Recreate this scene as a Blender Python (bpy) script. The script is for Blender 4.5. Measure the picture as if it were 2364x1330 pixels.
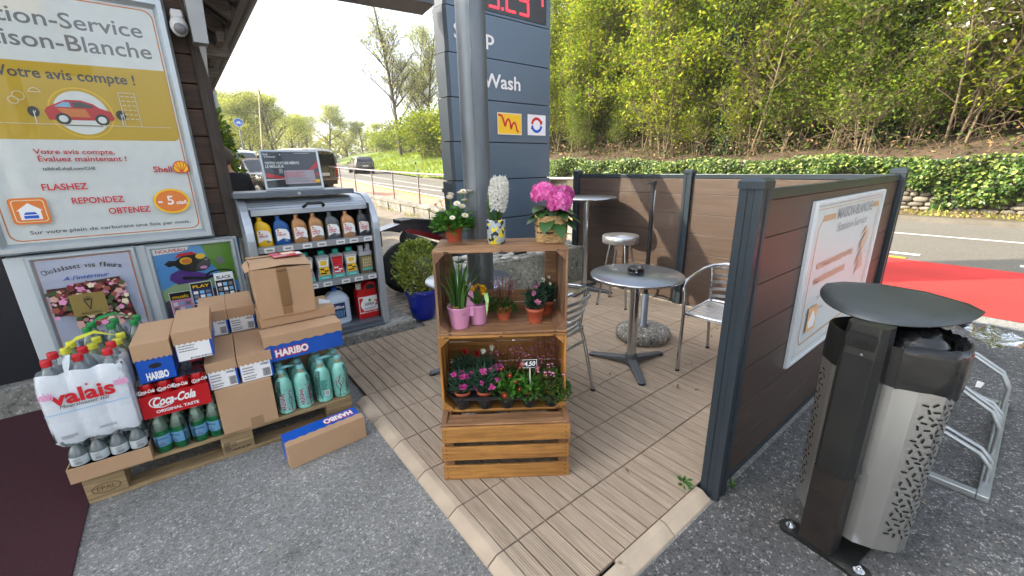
import bpy, bmesh, math, random
from math import sin, cos, pi, radians as R
from mathutils import Vector as V, Matrix

for o in list(bpy.data.objects):
    bpy.data.objects.remove(o, do_unlink=True)
SC = bpy.context.scene
COL = SC.collection
random.seed(7)

# ------------------------------------------------------------ camera
CAM_H = 1.475
cd = bpy.data.cameras.new("camera")
cam = bpy.data.objects.new("camera", cd)
COL.objects.link(cam)
SC.camera = cam
cd.sensor_width = 36.0
cd.lens = 953.8 / 2364 * 36
cd.clip_start = 0.05
cd.clip_end = 2000
PITCH, ROLL, YAW = 0.28487, 0.01923, R(38.06)
def _w(x, y, z):
    return V((cos(YAW) * x + sin(YAW) * y, -sin(YAW) * x + cos(YAW) * y, z))
_f = _w(0, cos(PITCH), -sin(PITCH))
_r0 = _w(1, 0, 0)
_d0 = _w(0, -sin(PITCH), -cos(PITCH))
_r = cos(ROLL) * _r0 + sin(ROLL) * _d0
_d = -sin(ROLL) * _r0 + cos(ROLL) * _d0
m = Matrix((( _r.x, -_d.x, -_f.x, 0), (_r.y, -_d.y, -_f.y, 0), (_r.z, -_d.z, -_f.z, CAM_H), (0, 0, 0, 1)))
cam.matrix_world = m

# ------------------------------------------------------------ sky, sun, exposure
SUN_EL, SUN_DIR = R(34), V((-0.80, 0.60))
W = bpy.data.worlds.new("World")
SC.world = W
W.use_nodes = True
nt = W.node_tree
sky = nt.nodes.new("ShaderNodeTexSky")
sky.sky_type = 'NISHITA'
sky.sun_disc = False
sky.sun_elevation = SUN_EL
sky.sun_rotation = math.atan2(SUN_DIR.x, SUN_DIR.y)
sky.air_density = 1.0
sky.dust_density = 4.0
sky.ozone_density = 1.0
bg = nt.nodes["Background"]
bg.inputs[1].default_value = 0.15
hs = nt.nodes.new("ShaderNodeHueSaturation")   # sky desaturated so that the shade turns less blue
hs.inputs["Saturation"].default_value = 0.5
nt.links.new(sky.outputs[0], hs.inputs["Color"])
nt.links.new(hs.outputs[0], bg.inputs[0])
sl = bpy.data.lights.new("sun", 'SUN')
sl.energy = 2.9
sl.angle = R(0.5)
sl.color = (1.0, 0.86, 0.64)
so = bpy.data.objects.new("sun", sl)
COL.objects.link(so)
_sd = V((SUN_DIR.x * cos(SUN_EL), SUN_DIR.y * cos(SUN_EL), sin(SUN_EL)))
so.rotation_euler = _sd.to_track_quat('Z', 'Y').to_euler()
so.location = (-8, 6, 9)
SC.view_settings.view_transform = 'Standard'
SC.view_settings.look = 'None'
SC.view_settings.exposure = 2.12
SC.view_settings.gamma = 1.0
SC.view_settings.use_curve_mapping = False
SC.render.engine = 'CYCLES'
SC.cycles.max_bounces = 8
SC.cycles.transparent_max_bounces = 24
SC.cycles.use_denoising = True

# ------------------------------------------------------------ materials
def lin(c):
    return tuple((v / 255 / 12.92) if v / 255 <= 0.04045 else ((v / 255 + 0.055) / 1.055) ** 2.4 for v in c)
def rgba(c):
    return (*c[:3], 1.0)
MATS = {}
def mat(name, col=(128, 128, 128), rough=0.6, metal=0.0, var=0.12, scale=6.0, bump=0.0, bscale=40.0, spec=0.5, raw=False, island=0.0, stretch=None, emit=0.0, coat=0.0, detail=4.0, trans=0.0):
    """principled surface: colour varied by noise, optional per-piece variation and noise bump"""
    if name in MATS:
        return MATS[name]
    mt = bpy.data.materials.new(name)
    mt.use_nodes = True
    t = mt.node_tree
    b = t.nodes["Principled BSDF"]
    c = col if raw else lin(col)
    b.inputs["Roughness"].default_value = rough
    b.inputs["Metallic"].default_value = metal
    b.inputs["Specular IOR Level"].default_value = spec
    b.inputs["Coat Weight"].default_value = coat
    b.inputs["Transmission Weight"].default_value = trans
    b.inputs["Base Color"].default_value = rgba(c)
    L = t.links.new
    tc = t.nodes.new("ShaderNodeTexCoord")
    vec = tc.outputs["Object"]
    if stretch:
        mp = t.nodes.new("ShaderNodeMapping")
        mp.inputs["Scale"].default_value = stretch
        L(vec, mp.inputs[0])
        vec = mp.outputs[0]
    if var > 0:
        n = t.nodes.new("ShaderNodeTexNoise")
        n.inputs["Scale"].default_value = scale
        n.inputs["Detail"].default_value = detail
        L(vec, n.inputs["Vector"])
        mr = t.nodes.new("ShaderNodeMapRange")
        mr.inputs[1].default_value = 0.25
        mr.inputs[2].default_value = 0.75
        mr.inputs[3].default_value = 1 - var
        mr.inputs[4].default_value = 1 + var
        L(n.outputs[0], mr.inputs[0])
        val = mr.outputs[0]
        if island > 0:
            g = t.nodes.new("ShaderNodeNewGeometry")
            m2 = t.nodes.new("ShaderNodeMapRange")
            m2.inputs[3].default_value = 1 - island
            m2.inputs[4].default_value = 1 + island
            L(g.outputs["Random Per Island"], m2.inputs[0])
            mm = t.nodes.new("ShaderNodeMath")
            mm.operation = 'MULTIPLY'
            L(val, mm.inputs[0])
            L(m2.outputs[0], mm.inputs[1])
            val = mm.outputs[0]
        vm = t.nodes.new("ShaderNodeVectorMath")
        vm.operation = 'SCALE'
        vm.inputs[0].default_value = c[:3]
        L(val, vm.inputs["Scale"])
        L(vm.outputs[0], b.inputs["Base Color"])
        r2 = t.nodes.new("ShaderNodeMapRange")
        r2.inputs[3].default_value = max(0.02, rough - 0.08)
        r2.inputs[4].default_value = min(1.0, rough + 0.08)
        L(n.outputs[0], r2.inputs[0])
        L(r2.outputs[0], b.inputs["Roughness"])
    if bump > 0:
        n2 = t.nodes.new("ShaderNodeTexNoise")
        n2.inputs["Scale"].default_value = bscale
        n2.inputs["Detail"].default_value = 5
        L(vec, n2.inputs["Vector"])
        bp = t.nodes.new("ShaderNodeBump")
        bp.inputs["Strength"].default_value = bump
        bp.inputs["Distance"].default_value = 0.01
        L(n2.outputs[0], bp.inputs["Height"])
        L(bp.outputs[0], b.inputs["Normal"])
    if emit > 0:
        b.inputs["Emission Color"].default_value = rgba(c)
        b.inputs["Emission Strength"].default_value = emit
    MATS[name] = mt
    return mt

def ramp(t, fac, stops):
    r = t.nodes.new("ShaderNodeValToRGB")
    el = r.color_ramp.elements
    while len(el) < len(stops):
        el.new(0.5)
    for e, (p, c) in zip(el, stops):
        e.position = p
        e.color = rgba(c)
    t.links.new(fac, r.inputs[0])
    return r.outputs[0]

def leaf_mat(name, cols, trans=0.45, rough=0.5, spec=0.3, scale=0.6):
    """leaf: per-leaf colour, part of the light passes through"""
    mt = bpy.data.materials.new(name)
    mt.use_nodes = True
    t = mt.node_tree
    b = t.nodes["Principled BSDF"]
    b.inputs["Roughness"].default_value = rough
    b.inputs["Specular IOR Level"].default_value = spec
    g = t.nodes.new("ShaderNodeNewGeometry")
    n = len(cols)
    c1 = ramp(t, g.outputs["Random Per Island"], [(i / max(1, n - 1), lin(c)) for i, c in enumerate(cols)])
    oi = t.nodes.new("ShaderNodeObjectInfo")
    mr = t.nodes.new("ShaderNodeMapRange")
    mr.inputs[3].default_value = 0.72
    mr.inputs[4].default_value = 1.25
    t.links.new(oi.outputs["Random"], mr.inputs[0])
    vm = t.nodes.new("ShaderNodeVectorMath")
    vm.operation = 'SCALE'
    t.links.new(c1, vm.inputs[0])
    t.links.new(mr.outputs[0], vm.inputs["Scale"])
    t.links.new(vm.outputs[0], b.inputs["Base Color"])
    tr = t.nodes.new("ShaderNodeBsdfTranslucent")
    t.links.new(vm.outputs[0], tr.inputs[0])
    mx = t.nodes.new("ShaderNodeMixShader")
    mx.inputs[0].default_value = trans
    t.links.new(b.outputs[0], mx.inputs[1])
    t.links.new(tr.outputs[0], mx.inputs[2])
    t.links.new(mx.outputs[0], t.nodes["Material Output"].inputs[0])
    MATS[name] = mt
    return mt

def film_mat(name, tint=(255, 255, 255), clear=0.75, rough=0.12, bump=0.0, bscale=30):
    """clear sheet (pane, shrink film): see-through plus a gloss that grows at grazing angles"""
    mt = bpy.data.materials.new(name)
    mt.use_nodes = True
    t = mt.node_tree
    t.nodes.remove(t.nodes["Principled BSDF"])
    tr = t.nodes.new("ShaderNodeBsdfTransparent")
    tr.inputs[0].default_value = rgba(lin(tint))
    gl = t.nodes.new("ShaderNodeBsdfGlossy")
    gl.inputs["Roughness"].default_value = rough
    lw = t.nodes.new("ShaderNodeFresnel")
    lw.inputs["IOR"].default_value = 1.45
    mr = t.nodes.new("ShaderNodeMapRange")
    mr.inputs[3].default_value = 0.0
    mr.inputs[4].default_value = 1.25 - clear * .5
    mr.inputs[1].default_value = 0.0
    mr.inputs[2].default_value = 1.0
    t.links.new(lw.outputs[0], mr.inputs[0])
    mx = t.nodes.new("ShaderNodeMixShader")
    t.links.new(mr.outputs[0], mx.inputs[0])
    t.links.new(tr.outputs[0], mx.inputs[1])
    t.links.new(gl.outputs[0], mx.inputs[2])
    if bump:
        n2 = t.nodes.new("ShaderNodeTexNoise")
        n2.inputs["Scale"].default_value = bscale
        bp = t.nodes.new("ShaderNodeBump")
        bp.inputs["Strength"].default_value = bump
        bp.inputs["Distance"].default_value = 0.02
        t.links.new(n2.outputs[0], bp.inputs["Height"])
        t.links.new(bp.outputs[0], gl.inputs["Normal"])
    t.links.new(mx.outputs[0], t.nodes["Material Output"].inputs[0])
    MATS[name] = mt
    return mt

def wood_mat(name, c1, c2, axis='X', scale=5.0, rough=0.5, knots=True, island=0.12):
    """varnished or weathered wood, grain along AXIS"""
    mt = bpy.data.materials.new(name)
    mt.use_nodes = True
    t = mt.node_tree
    b = t.nodes["Principled BSDF"]
    L = t.links.new
    tc = t.nodes.new("ShaderNodeTexCoord")
    g = t.nodes.new("ShaderNodeNewGeometry")
    ad = t.nodes.new("ShaderNodeVectorMath")
    ad.operation = 'MULTIPLY_ADD'
    ad.inputs[0].default_value = (7.3, 3.1, 5.7)
    L(g.outputs["Random Per Island"], ad.inputs[1])
    L(tc.outputs["Object"], ad.inputs[2])
    mp = t.nodes.new("ShaderNodeMapping")
    mp.inputs["Scale"].default_value = {'X': (1, 14, 14), 'Y': (14, 1, 14), 'Z': (14, 14, 1)}[axis]
    L(ad.outputs[0], mp.inputs[0])
    n = t.nodes.new("ShaderNodeTexNoise")
    n.inputs["Scale"].default_value = scale
    n.inputs["Detail"].default_value = 8
    n.inputs["Roughness"].default_value = 0.65
    n.inputs["Distortion"].default_value = 0.8
    L(mp.outputs[0], n.inputs["Vector"])
    col = ramp(t, n.outputs[0], [(0.3, lin(c1)), (0.52, tuple((a + d) / 2 for a, d in zip(lin(c1), lin(c2)))), (0.7, lin(c2))])
    n3 = t.nodes.new("ShaderNodeTexNoise")
    n3.inputs["Scale"].default_value = 7
    n3.inputs["Detail"].default_value = 3
    L(ad.outputs[0], n3.inputs["Vector"])
    mr = t.nodes.new("ShaderNodeMapRange")
    mr.inputs[1].default_value = 0.3
    mr.inputs[2].default_value = 0.7
    mr.inputs[3].default_value = 0.78
    mr.inputs[4].default_value = 1.12
    L(n3.outputs[0], mr.inputs[0])
    m2 = t.nodes.new("ShaderNodeMapRange")
    m2.inputs[3].default_value = 1 - island
    m2.inputs[4].default_value = 1 + island
    L(g.outputs["Random Per Island"], m2.inputs[0])
    mu = t.nodes.new("ShaderNodeMath")
    mu.operation = 'MULTIPLY'
    L(mr.outputs[0], mu.inputs[0])
    L(m2.outputs[0], mu.inputs[1])
    vm = t.nodes.new("ShaderNodeVectorMath")
    vm.operation = 'SCALE'
    L(col, vm.inputs[0])
    L(mu.outputs[0], vm.inputs["Scale"])
    L(vm.outputs[0], b.inputs["Base Color"])
    b.inputs["Roughness"].default_value = rough
    bp = t.nodes.new("ShaderNodeBump")
    bp.inputs["Strength"].default_value = 0.25
    bp.inputs["Distance"].default_value = 0.004
    L(n.outputs[0], bp.inputs["Height"])
    L(bp.outputs[0], b.inputs["Normal"])
    MATS[name] = mt
    return mt

def speckle_mat(name, dark, mid, light, scale=260.0, rough=0.85, patch=0.25, bump=0.6, world=False, big=1.4):
    """aggregate surface (asphalt, washed concrete): small stones in two voronoi sizes over large stains"""
    mt = bpy.data.materials.new(name)
    mt.use_nodes = True
    t = mt.node_tree
    b = t.nodes["Principled BSDF"]
    L = t.links.new
    tc = t.nodes.new("ShaderNodeTexCoord")
    vec = tc.outputs["Object"]
    v1 = t.nodes.new("ShaderNodeTexVoronoi")
    v1.inputs["Scale"].default_value = scale
    L(vec, v1.inputs["Vector"])
    v2 = t.nodes.new("ShaderNodeTexVoronoi")
    v2.inputs["Scale"].default_value = scale * 0.42
    L(vec, v2.inputs["Vector"])
    sp = t.nodes.new("ShaderNodeSeparateColor")
    L(v1.outputs["Color"], sp.inputs[0])
    s2 = t.nodes.new("ShaderNodeSeparateColor")
    L(v2.outputs["Color"], s2.inputs[0])
    mx = t.nodes.new("ShaderNodeMath")
    mx.operation = 'MULTIPLY_ADD'
    mx.inputs[1].default_value = 0.6
    L(sp.outputs[0], mx.inputs[0])
    ml = t.nodes.new("ShaderNodeMath")
    ml.operation = 'MULTIPLY'
    ml.inputs[1].default_value = 0.4
    L(s2.outputs[0], ml.inputs[0])
    L(ml.outputs[0], mx.inputs[2])
    col = ramp(t, mx.outputs[0], [(0.1, lin(dark)), (0.45, lin(mid)), (0.75, lin(mid)), (0.93, lin(light))])
    n = t.nodes.new("ShaderNodeTexNoise")
    n.inputs["Scale"].default_value = big
    n.inputs["Detail"].default_value = 6
    L(vec, n.inputs["Vector"])
    mr = t.nodes.new("ShaderNodeMapRange")
    mr.inputs[1].default_value = 0.3
    mr.inputs[2].default_value = 0.7
    mr.inputs[3].default_value = 1 - patch
    mr.inputs[4].default_value = 1 + patch
    L(n.outputs[0], mr.inputs[0])
    vm = t.nodes.new("ShaderNodeVectorMath")
    vm.operation = 'SCALE'
    L(col, vm.inputs[0])
    n4 = t.nodes.new("ShaderNodeTexNoise")      # old spills and worn spots
    n4.inputs["Scale"].default_value = big * 1.9
    n4.inputs["Detail"].default_value = 7
    n4.inputs["Distortion"].default_value = 1.2
    L(vec, n4.inputs["Vector"])
    m4 = t.nodes.new("ShaderNodeMapRange")
    m4.inputs[1].default_value = 0.57
    m4.inputs[2].default_value = 0.68
    m4.inputs[3].default_value = 1.0
    m4.inputs[4].default_value = 1 - patch * .8
    L(n4.outputs[0], m4.inputs[0])
    mm = t.nodes.new("ShaderNodeMath")
    mm.operation = 'MULTIPLY'
    L(mr.outputs[0], mm.inputs[0])
    L(m4.outputs[0], mm.inputs[1])
    L(mm.outputs[0], vm.inputs["Scale"])
    L(vm.outputs[0], b.inputs["Base Color"])
    b.inputs["Roughness"].default_value = rough
    bp = t.nodes.new("ShaderNodeBump")
    bp.inputs["Strength"].default_value = bump
    bp.inputs["Distance"].default_value = 0.006
    L(mx.outputs[0], bp.inputs["Height"])
    L(bp.outputs[0], b.inputs["Normal"])
    MATS[name] = mt
    return mt

# ------------------------------------------------------------ mesh builder
class MB:
    def __init__(s):
        s.v, s.f, s.m, s.s = [], [], [], []
    def add(s, vs, fs, mi=0, smooth=False, M=None):
        o = len(s.v)
        s.v += [tuple(M @ V(p)) for p in vs] if M is not None else [tuple(p) for p in vs]
        s.f += [tuple(i + o for i in f) for f in fs]
        s.m += [mi] * len(fs)
        s.s += [smooth] * len(fs)
        return s
    def box(s, x0, x1, y0, y1, z0, z1, mi=0, M=None):
        vs = [(x, y, z) for z in (z0, z1) for y in (y0, y1) for x in (x0, x1)]
        return s.add(vs, [(0, 2, 3, 1), (4, 5, 7, 6), (0, 1, 5, 4), (2, 6, 7, 3), (0, 4, 6, 2), (1, 3, 7, 5)], mi, False, M)
    def rbox(s, x0, x1, y0, y1, z0, z1, r=0.01, mi=0, M=None, n=3):
        """box with rounded vertical edges"""
        out = []
        for cx, cy, a0 in ((x1 - r, y1 - r, 0), (x0 + r, y1 - r, 90), (x0 + r, y0 + r, 180), (x1 - r, y0 + r, 270)):
            for k in range(n + 1):
                a = R(a0 + 90 * k / n)
                out.append((cx + r * cos(a), cy + r * sin(a)))
        return s.prism(out, z0, z1, mi, M)
    def prism(s, outl, z0, z1, mi=0, M=None, smooth=False, top=None):
        n = len(outl)
        t = top or outl
        vs = [(x, y, z0) for x, y in outl] + [(x, y, z1) for x, y in t]
        s.add(vs, [(i, (i + 1) % n, n + (i + 1) % n, n + i) for i in range(n)], mi, smooth, M)
        s.add(vs, [tuple(range(n - 1, -1, -1)), tuple(range(n, 2 * n))], mi, False, M)
        return s
    def cyl(s, p0, p1, r0, r1=None, n=12, mi=0, caps=True, smooth=True, M=None):
        r1 = r0 if r1 is None else r1
        p0, p1 = V(p0), V(p1)
        q = (p1 - p0).to_track_quat('Z', 'Y')
        a = [p0 + q @ V((r0 * cos(2 * pi * i / n), r0 * sin(2 * pi * i / n), 0)) for i in range(n)]
        b = [p1 + q @ V((r1 * cos(2 * pi * i / n), r1 * sin(2 * pi * i / n), 0)) for i in range(n)]
        s.add(a + b, [(i, (i + 1) % n, n + (i + 1) % n, n + i) for i in range(n)], mi, smooth, M)
        if caps:
            s.add(a + b, [tuple(range(n - 1, -1, -1)), tuple(range(n, 2 * n))], mi, False, M)
        return s
    def lathe(s, prof, n=24, mi=0, M=None, smooth=True, sx=1.0, sy=1.0):
        """profile of (radius, z) turned about the z axis"""
        vs, fs = [], []
        for r, z in prof:
            vs += [(r * sx * cos(2 * pi * i / n), r * sy * sin(2 * pi * i / n), z) for i in range(n)]
        for k in range(len(prof) - 1):
            fs += [(k * n + i, k * n + (i + 1) % n, (k + 1) * n + (i + 1) % n, (k + 1) * n + i) for i in range(n)]
        s.add(vs, fs, mi, smooth, M)
        for k, rev in ((0, True), (len(prof) - 1, False)):
            if prof[k][0] > 1e-6:
                idx = [k * n + i for i in range(n)]
                s.add(vs, [tuple(reversed(idx)) if rev else tuple(idx)], mi, False, M)
        return s
    def tube(s, pts, r, n=8, mi=0, M=None, caps=True, r1=None):
        pts = [V(p) for p in pts]
        k = len(pts)
        rs = r if isinstance(r, (list, tuple)) else [r + ((r1 if r1 is not None else r) - r) * i / max(1, k - 1) for i in range(k)]
        vs, fs = [], []
        up = None
        for i, p in enumerate(pts):
            d = (pts[min(k - 1, i + 1)] - pts[max(0, i - 1)])
            if d.length < 1e-9:
                d = V((0, 0, 1))
            d.normalize()
            if up is None:
                up = d.orthogonal().normalized()
            else:
                up = (up - d * up.dot(d))
                up = up.normalized() if up.length > 1e-6 else d.orthogonal().normalized()
            sd = d.cross(up)
            vs += [p + (up * cos(2 * pi * j / n) + sd * sin(2 * pi * j / n)) * rs[i] for j in range(n)]
        for i in range(k - 1):
            fs += [(i * n + j, i * n + (j + 1) % n, (i + 1) * n + (j + 1) % n, (i + 1) * n + j) for j in range(n)]
        s.add(vs, fs, mi, True, M)
        if caps:
            s.add(vs, [tuple(range(n - 1, -1, -1)), tuple(range((k - 1) * n, k * n))], mi, False, M)
        return s
    def ball(s, c, r, n=10, mi=0, M=None, sc=(1, 1, 1)):
        vs, fs = [], []
        h = max(4, n // 2)
        for a in range(1, h):
            t = pi * a / h
            vs += [(c[0] + r * sc[0] * sin(t) * cos(2 * pi * i / n), c[1] + r * sc[1] * sin(t) * sin(2 * pi * i / n), c[2] + r * sc[2] * cos(t)) for i in range(n)]
        vs += [(c[0], c[1], c[2] + r * sc[2]), (c[0], c[1], c[2] - r * sc[2])]
        T, B = len(vs) - 2, len(vs) - 1
        for a in range(h - 2):
            fs += [(a * n + i, (a + 1) * n + i, (a + 1) * n + (i + 1) % n, a * n + (i + 1) % n) for i in range(n)]
        fs += [(T, i, (i + 1) % n) for i in range(n)]
        fs += [((h - 2) * n + (i + 1) % n, (h - 2) * n + i, B) for i in range(n)]
        return s.add(vs, fs, mi, True, M)
    def leaf(s, p, d, L, w, mi=0, nrm=None, fold=0.25):
        """one leaf: four points folded on its midrib"""
        d = V(d).normalized()
        n = V(nrm) if nrm is not None else V((random.gauss(0, 1), random.gauss(0, 1), random.gauss(0, 1)))
        sd = d.cross(n)
        sd = sd.normalized() if sd.length > 1e-6 else d.orthogonal().normalized()
        up = sd.cross(d)
        p = V(p)
        q = p + d * L * 0.5
        s.add([p, q + sd * w / 2 + up * w * fold, p + d * L, q - sd * w / 2 + up * w * fold], [(0, 1, 2), (0, 2, 3)], mi)
        return s
    def blade(s, pts, w, mi=0, side=None):
        """strap leaf along a path"""
        pts = [V(p) for p in pts]
        k = len(pts)
        vs = []
        for i, p in enumerate(pts):
            d = (pts[min(k - 1, i + 1)] - pts[max(0, i - 1)]).normalized()
            sd = V(side) if side is not None else d.cross(V((0.3, 0.2, 1)))
            sd = sd.normalized() if sd.length > 1e-6 else V((1, 0, 0))
            ww = w * (1 - (i / (k - 1)) ** 3 * 0.9) / 2
            vs += [p + sd * ww, p - sd * ww]
        return s.add(vs, [(2 * i, 2 * i + 1, 2 * i + 3, 2 * i + 2) for i in range(k - 1)], mi, True)
    def obj(s, name, mats, parent=None, bevel=0.0, seg=2, subsurf=0, loc=None):
        me = bpy.data.meshes.new(name)
        me.from_pydata(s.v, [], s.f)
        for mm in (mats if isinstance(mats, (list, tuple)) else [mats]):
            me.materials.append(mm)
        me.polygons.foreach_set("material_index", s.m)
        me.polygons.foreach_set("use_smooth", s.s)
        me.update()
        o = bpy.data.objects.new(name, me)
        COL.objects.link(o)
        if parent is not None:
            o.parent = parent
        if loc is not None:
            o.location = loc
        if bevel > 0:
            b = o.modifiers.new("bevel", 'BEVEL')
            b.width = bevel
            b.segments = seg
            b.limit_method = 'ANGLE'
            b.angle_limit = R(50)
        if subsurf:
            ss = o.modifiers.new("sub", 'SUBSURF')
            ss.levels = ss.render_levels = subsurf
        return o

def tag(o, label=None, cat=None, group=None, kind=None):
    if label: o["label"] = label
    if cat: o["category"] = cat
    if group: o["group"] = group
    if kind: o["kind"] = kind
    return o
def thing(name, label, cat, loc=(0, 0, 0), rz=0.0, group=None):
    o = bpy.data.objects.new(name, None)
    o.empty_display_size = 0.1
    COL.objects.link(o)
    o.location = loc
    o.rotation_euler = (0, 0, rz)
    return tag(o, label, cat, group)
def struct(mb, name, mats, **k):
    return tag(mb.obj(name, mats, **k), kind="structure")
def dup(o, parent=None):
    c = o.copy()
    COL.objects.link(c)
    if parent is not None:
        c.parent = parent
    for ch in [x for x in KIDS.get(o.name, o.children)]:
        dup(ch, c)
    return c
KIDS = {}
def copy_thing(src, loc, rz=None, label=None, group=None, scale=None):
    c = dup(src)
    c.location = loc
    if rz is not None: c.rotation_euler = (0, 0, rz)
    if label: c["label"] = label
    if group: c["group"] = group
    if scale: c.scale = (scale,) * 3
    return c

# ------------------------------------------------------------ flat prints (posters, labels): thin sheets stacked 0.3 mm apart
def _text_mesh(body, bold=0.0, shear=0.0):
    cu = bpy.data.curves.new("lettering", 'FONT')
    cu.body = body
    cu.offset = bold
    cu.shear = shear
    cu.resolution_u = 3
    ob = bpy.data.objects.new("lettering", cu)
    me = ob.to_mesh()
    vs = [tuple(v.co) for v in me.vertices]
    fs = [tuple(p.vertices) for p in me.polygons]
    ob.to_mesh_clear()
    bpy.data.objects.remove(ob)
    bpy.data.curves.remove(cu)
    return vs, fs
class Print:
    """draws on the plane at O with axes U (right) and N (towards the viewer); up is U x ... = N cross U"""
    def __init__(s, mb, O, U=(1, 0, 0), N=(0, -1, 0), step=0.0004):
        s.mb, s.O, s.U, s.N, s.k, s.step = mb, V(O), V(U).normalized(), V(N).normalized(), 0, step
        s.W = s.N.cross(s.U)
    def pt(s, x, y, k):
        return s.O + s.U * x + s.W * y + s.N * (k * s.step)
    def poly(s, pts, mi=0):
        s.k += 1
        s.mb.add([s.pt(x, y, s.k) for x, y in pts], [tuple(range(len(pts)))], mi)
        return s
    def rect(s, x0, x1, y0, y1, mi=0, r=0.0):
        if r <= 0:
            return s.poly([(x0, y0), (x1, y0), (x1, y1), (x0, y1)], mi)
        out = []
        for cx, cy, a0 in ((x1 - r, y1 - r, 0), (x0 + r, y1 - r, 90), (x0 + r, y0 + r, 180), (x1 - r, y0 + r, 270)):
            out += [(cx + r * cos(R(a0 + 90 * k / 4)), cy + r * sin(R(a0 + 90 * k / 4))) for k in range(5)]
        return s.poly(out, mi)
    def disc(s, x, y, rx, ry=None, mi=0, n=28):
        ry = rx if ry is None else ry
        return s.poly([(x + rx * cos(2 * pi * i / n), y + ry * sin(2 * pi * i / n)) for i in range(n)], mi)
    def line(s, pts, w, mi=0, closed=False):
        """mitred stroke: one strip of quads that never overlap"""
        s.k += 1
        pts = [V((a, b)) for a, b in pts]
        if (pts[0] - pts[-1]).length < 1e-6 and len(pts) > 2:
            pts.pop(); closed = True
        n = len(pts)
        q = []
        for i in range(n):
            a = pts[i - 1] if (i > 0 or closed) else None
            b = pts[(i + 1) % n] if (i < n - 1 or closed) else None
            d0 = (pts[i] - a).normalized() if a is not None else None
            d1 = (b - pts[i]).normalized() if b is not None else None
            d0 = d1 if d0 is None else d0
            d1 = d0 if d1 is None else d1
            m_ = V((-d0.y - d1.y, d0.x + d1.x))
            m_ = m_.normalized() if m_.length > 1e-6 else V((-d0.y, d0.x))
            c_ = max(.45, m_.dot(V((-d0.y, d0.x))))
            e = V((0, 0))
            if not closed and i == 0: e = -d1 * w * .3
            if not closed and i == n - 1: e = d0 * w * .3
            q += [s.pt(*(pts[i] + e + m_ * (w / 2 / c_)), s.k), s.pt(*(pts[i] + e - m_ * (w / 2 / c_)), s.k)]
        s.mb.add(q, [(2 * i, 2 * i + 1, (2 * i + 3) % (2 * n), (2 * i + 2) % (2 * n)) for i in range(n if closed else n - 1)], mi)
        return s
    def arc(s, x, y, r, a0, a1, w, mi=0, n=18, ry=None):
        ry = r if ry is None else ry
        return s.line([(x + r * cos(R(a0 + (a1 - a0) * i / n)), y + ry * sin(R(a0 + (a1 - a0) * i / n))) for i in range(n + 1)], w, mi)
    def text(s, body, x, y, w, h, mi=0, bold=0.0, shear=0.0, align='l', ang=0.0):
        """lettering fitted to width W and cap height H, base line at Y"""
        vs, fs = _text_mesh(body, bold, shear)
        if not vs: return s
        s.k += 1
        x0, x1 = min(v[0] for v in vs), max(v[0] for v in vs)
        fx = w / max(1e-6, x1 - x0)
        fy = h / 0.70 if h else fx
        ox = {'l': 0, 'c': -w / 2, 'r': -w}[align]
        ca, sa = cos(ang), sin(ang)
        P = []
        for vx, vy, _ in vs:
            px, py = ox + (vx - x0) * fx, vy * fy
            P.append(s.pt(x + px * ca - py * sa, y + px * sa + py * ca, s.k))
        s.mb.add(P, fs, mi)
        return s
    def barcode(s, x0, x1, y0, y1, mi=0, seed=3):
        rr = random.Random(seed)
        s.k += 1
        x = x0
        while x < x1:
            w = (x1 - x0) * rr.choice((0.02, 0.03, 0.05))
            s.mb.add([s.pt(x, y0, s.k), s.pt(min(x1, x + w), y0, s.k), s.pt(min(x1, x + w), y1, s.k), s.pt(x, y1, s.k)], [(0, 1, 2, 3)], mi)
            x += w + (x1 - x0) * rr.choice((0.025, 0.04))
        return s
    def greek(s, x0, x1, y0, y1, n, mi=0, seed=1):
        """small print too fine to read: thin ragged lines"""
        rr = random.Random(seed)
        s.k += 1
        for i in range(n):
            yy = y1 - (y1 - y0) * (i + 0.5) / n
            hh = (y1 - y0) / n * 0.22
            x = x0
            e = x1 - (x1 - x0) * rr.uniform(0, 0.35)
            while x < e:
                w = (x1 - x0) * rr.uniform(0.05, 0.16)
                s.mb.add([s.pt(x, yy - hh, s.k), s.pt(min(e, x + w), yy - hh, s.k), s.pt(min(e, x + w), yy + hh, s.k), s.pt(x, yy + hh, s.k)], [(0, 1, 2, 3)], mi)
                x += w + (x1 - x0) * 0.02
        return s

# ink colours used by prints
def ink(name, c, rough=0.5):
    return mat("ink_" + name, c, rough, var=0.04, scale=20)
WHITE, BLACK, RED, YEL, BLUE, ORG, GREY, DGREY, LBLUE, GREEN, PINK, TURQ, NAVY, CREAM = (ink(n, c) for n, c in (
    ("white", (228, 230, 230)), ("black", (22, 22, 24)), ("red", (196, 22, 34)), ("yellow", (236, 190, 20)), ("blue", (14, 84, 190)), ("orange", (214, 120, 46)),
    ("grey", (120, 122, 124)), ("dark_grey", (66, 68, 72)), ("light_blue", (130, 185, 225)), ("green", (60, 140, 60)), ("pink", (226, 150, 190)), ("turquoise", (40, 180, 165)), ("navy", (22, 40, 90)), ("cream", (226, 214, 180))))
INKS = [WHITE, BLACK, RED, YEL, BLUE, ORG, GREY, DGREY, LBLUE, GREEN, PINK, TURQ, NAVY, CREAM]
iW, iK, iR, iY, iB, iO, iG, iD, iL, iGr, iP, iT, iN, iC = range(14)
GLASS = film_mat("clear_glass", (250, 252, 252), 1.5, 0.02)
FILM = film_mat("shrink_film", (247, 249, 250), 1.3, 0.12, bump=0.12, bscale=45)

def zg(y):
    t = max(0.0, y - 7)
    return 0.04 * t * t / (t + 6)
def bend(y):
    return 0.0018 * max(0.0, y - 8) ** 2
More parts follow.
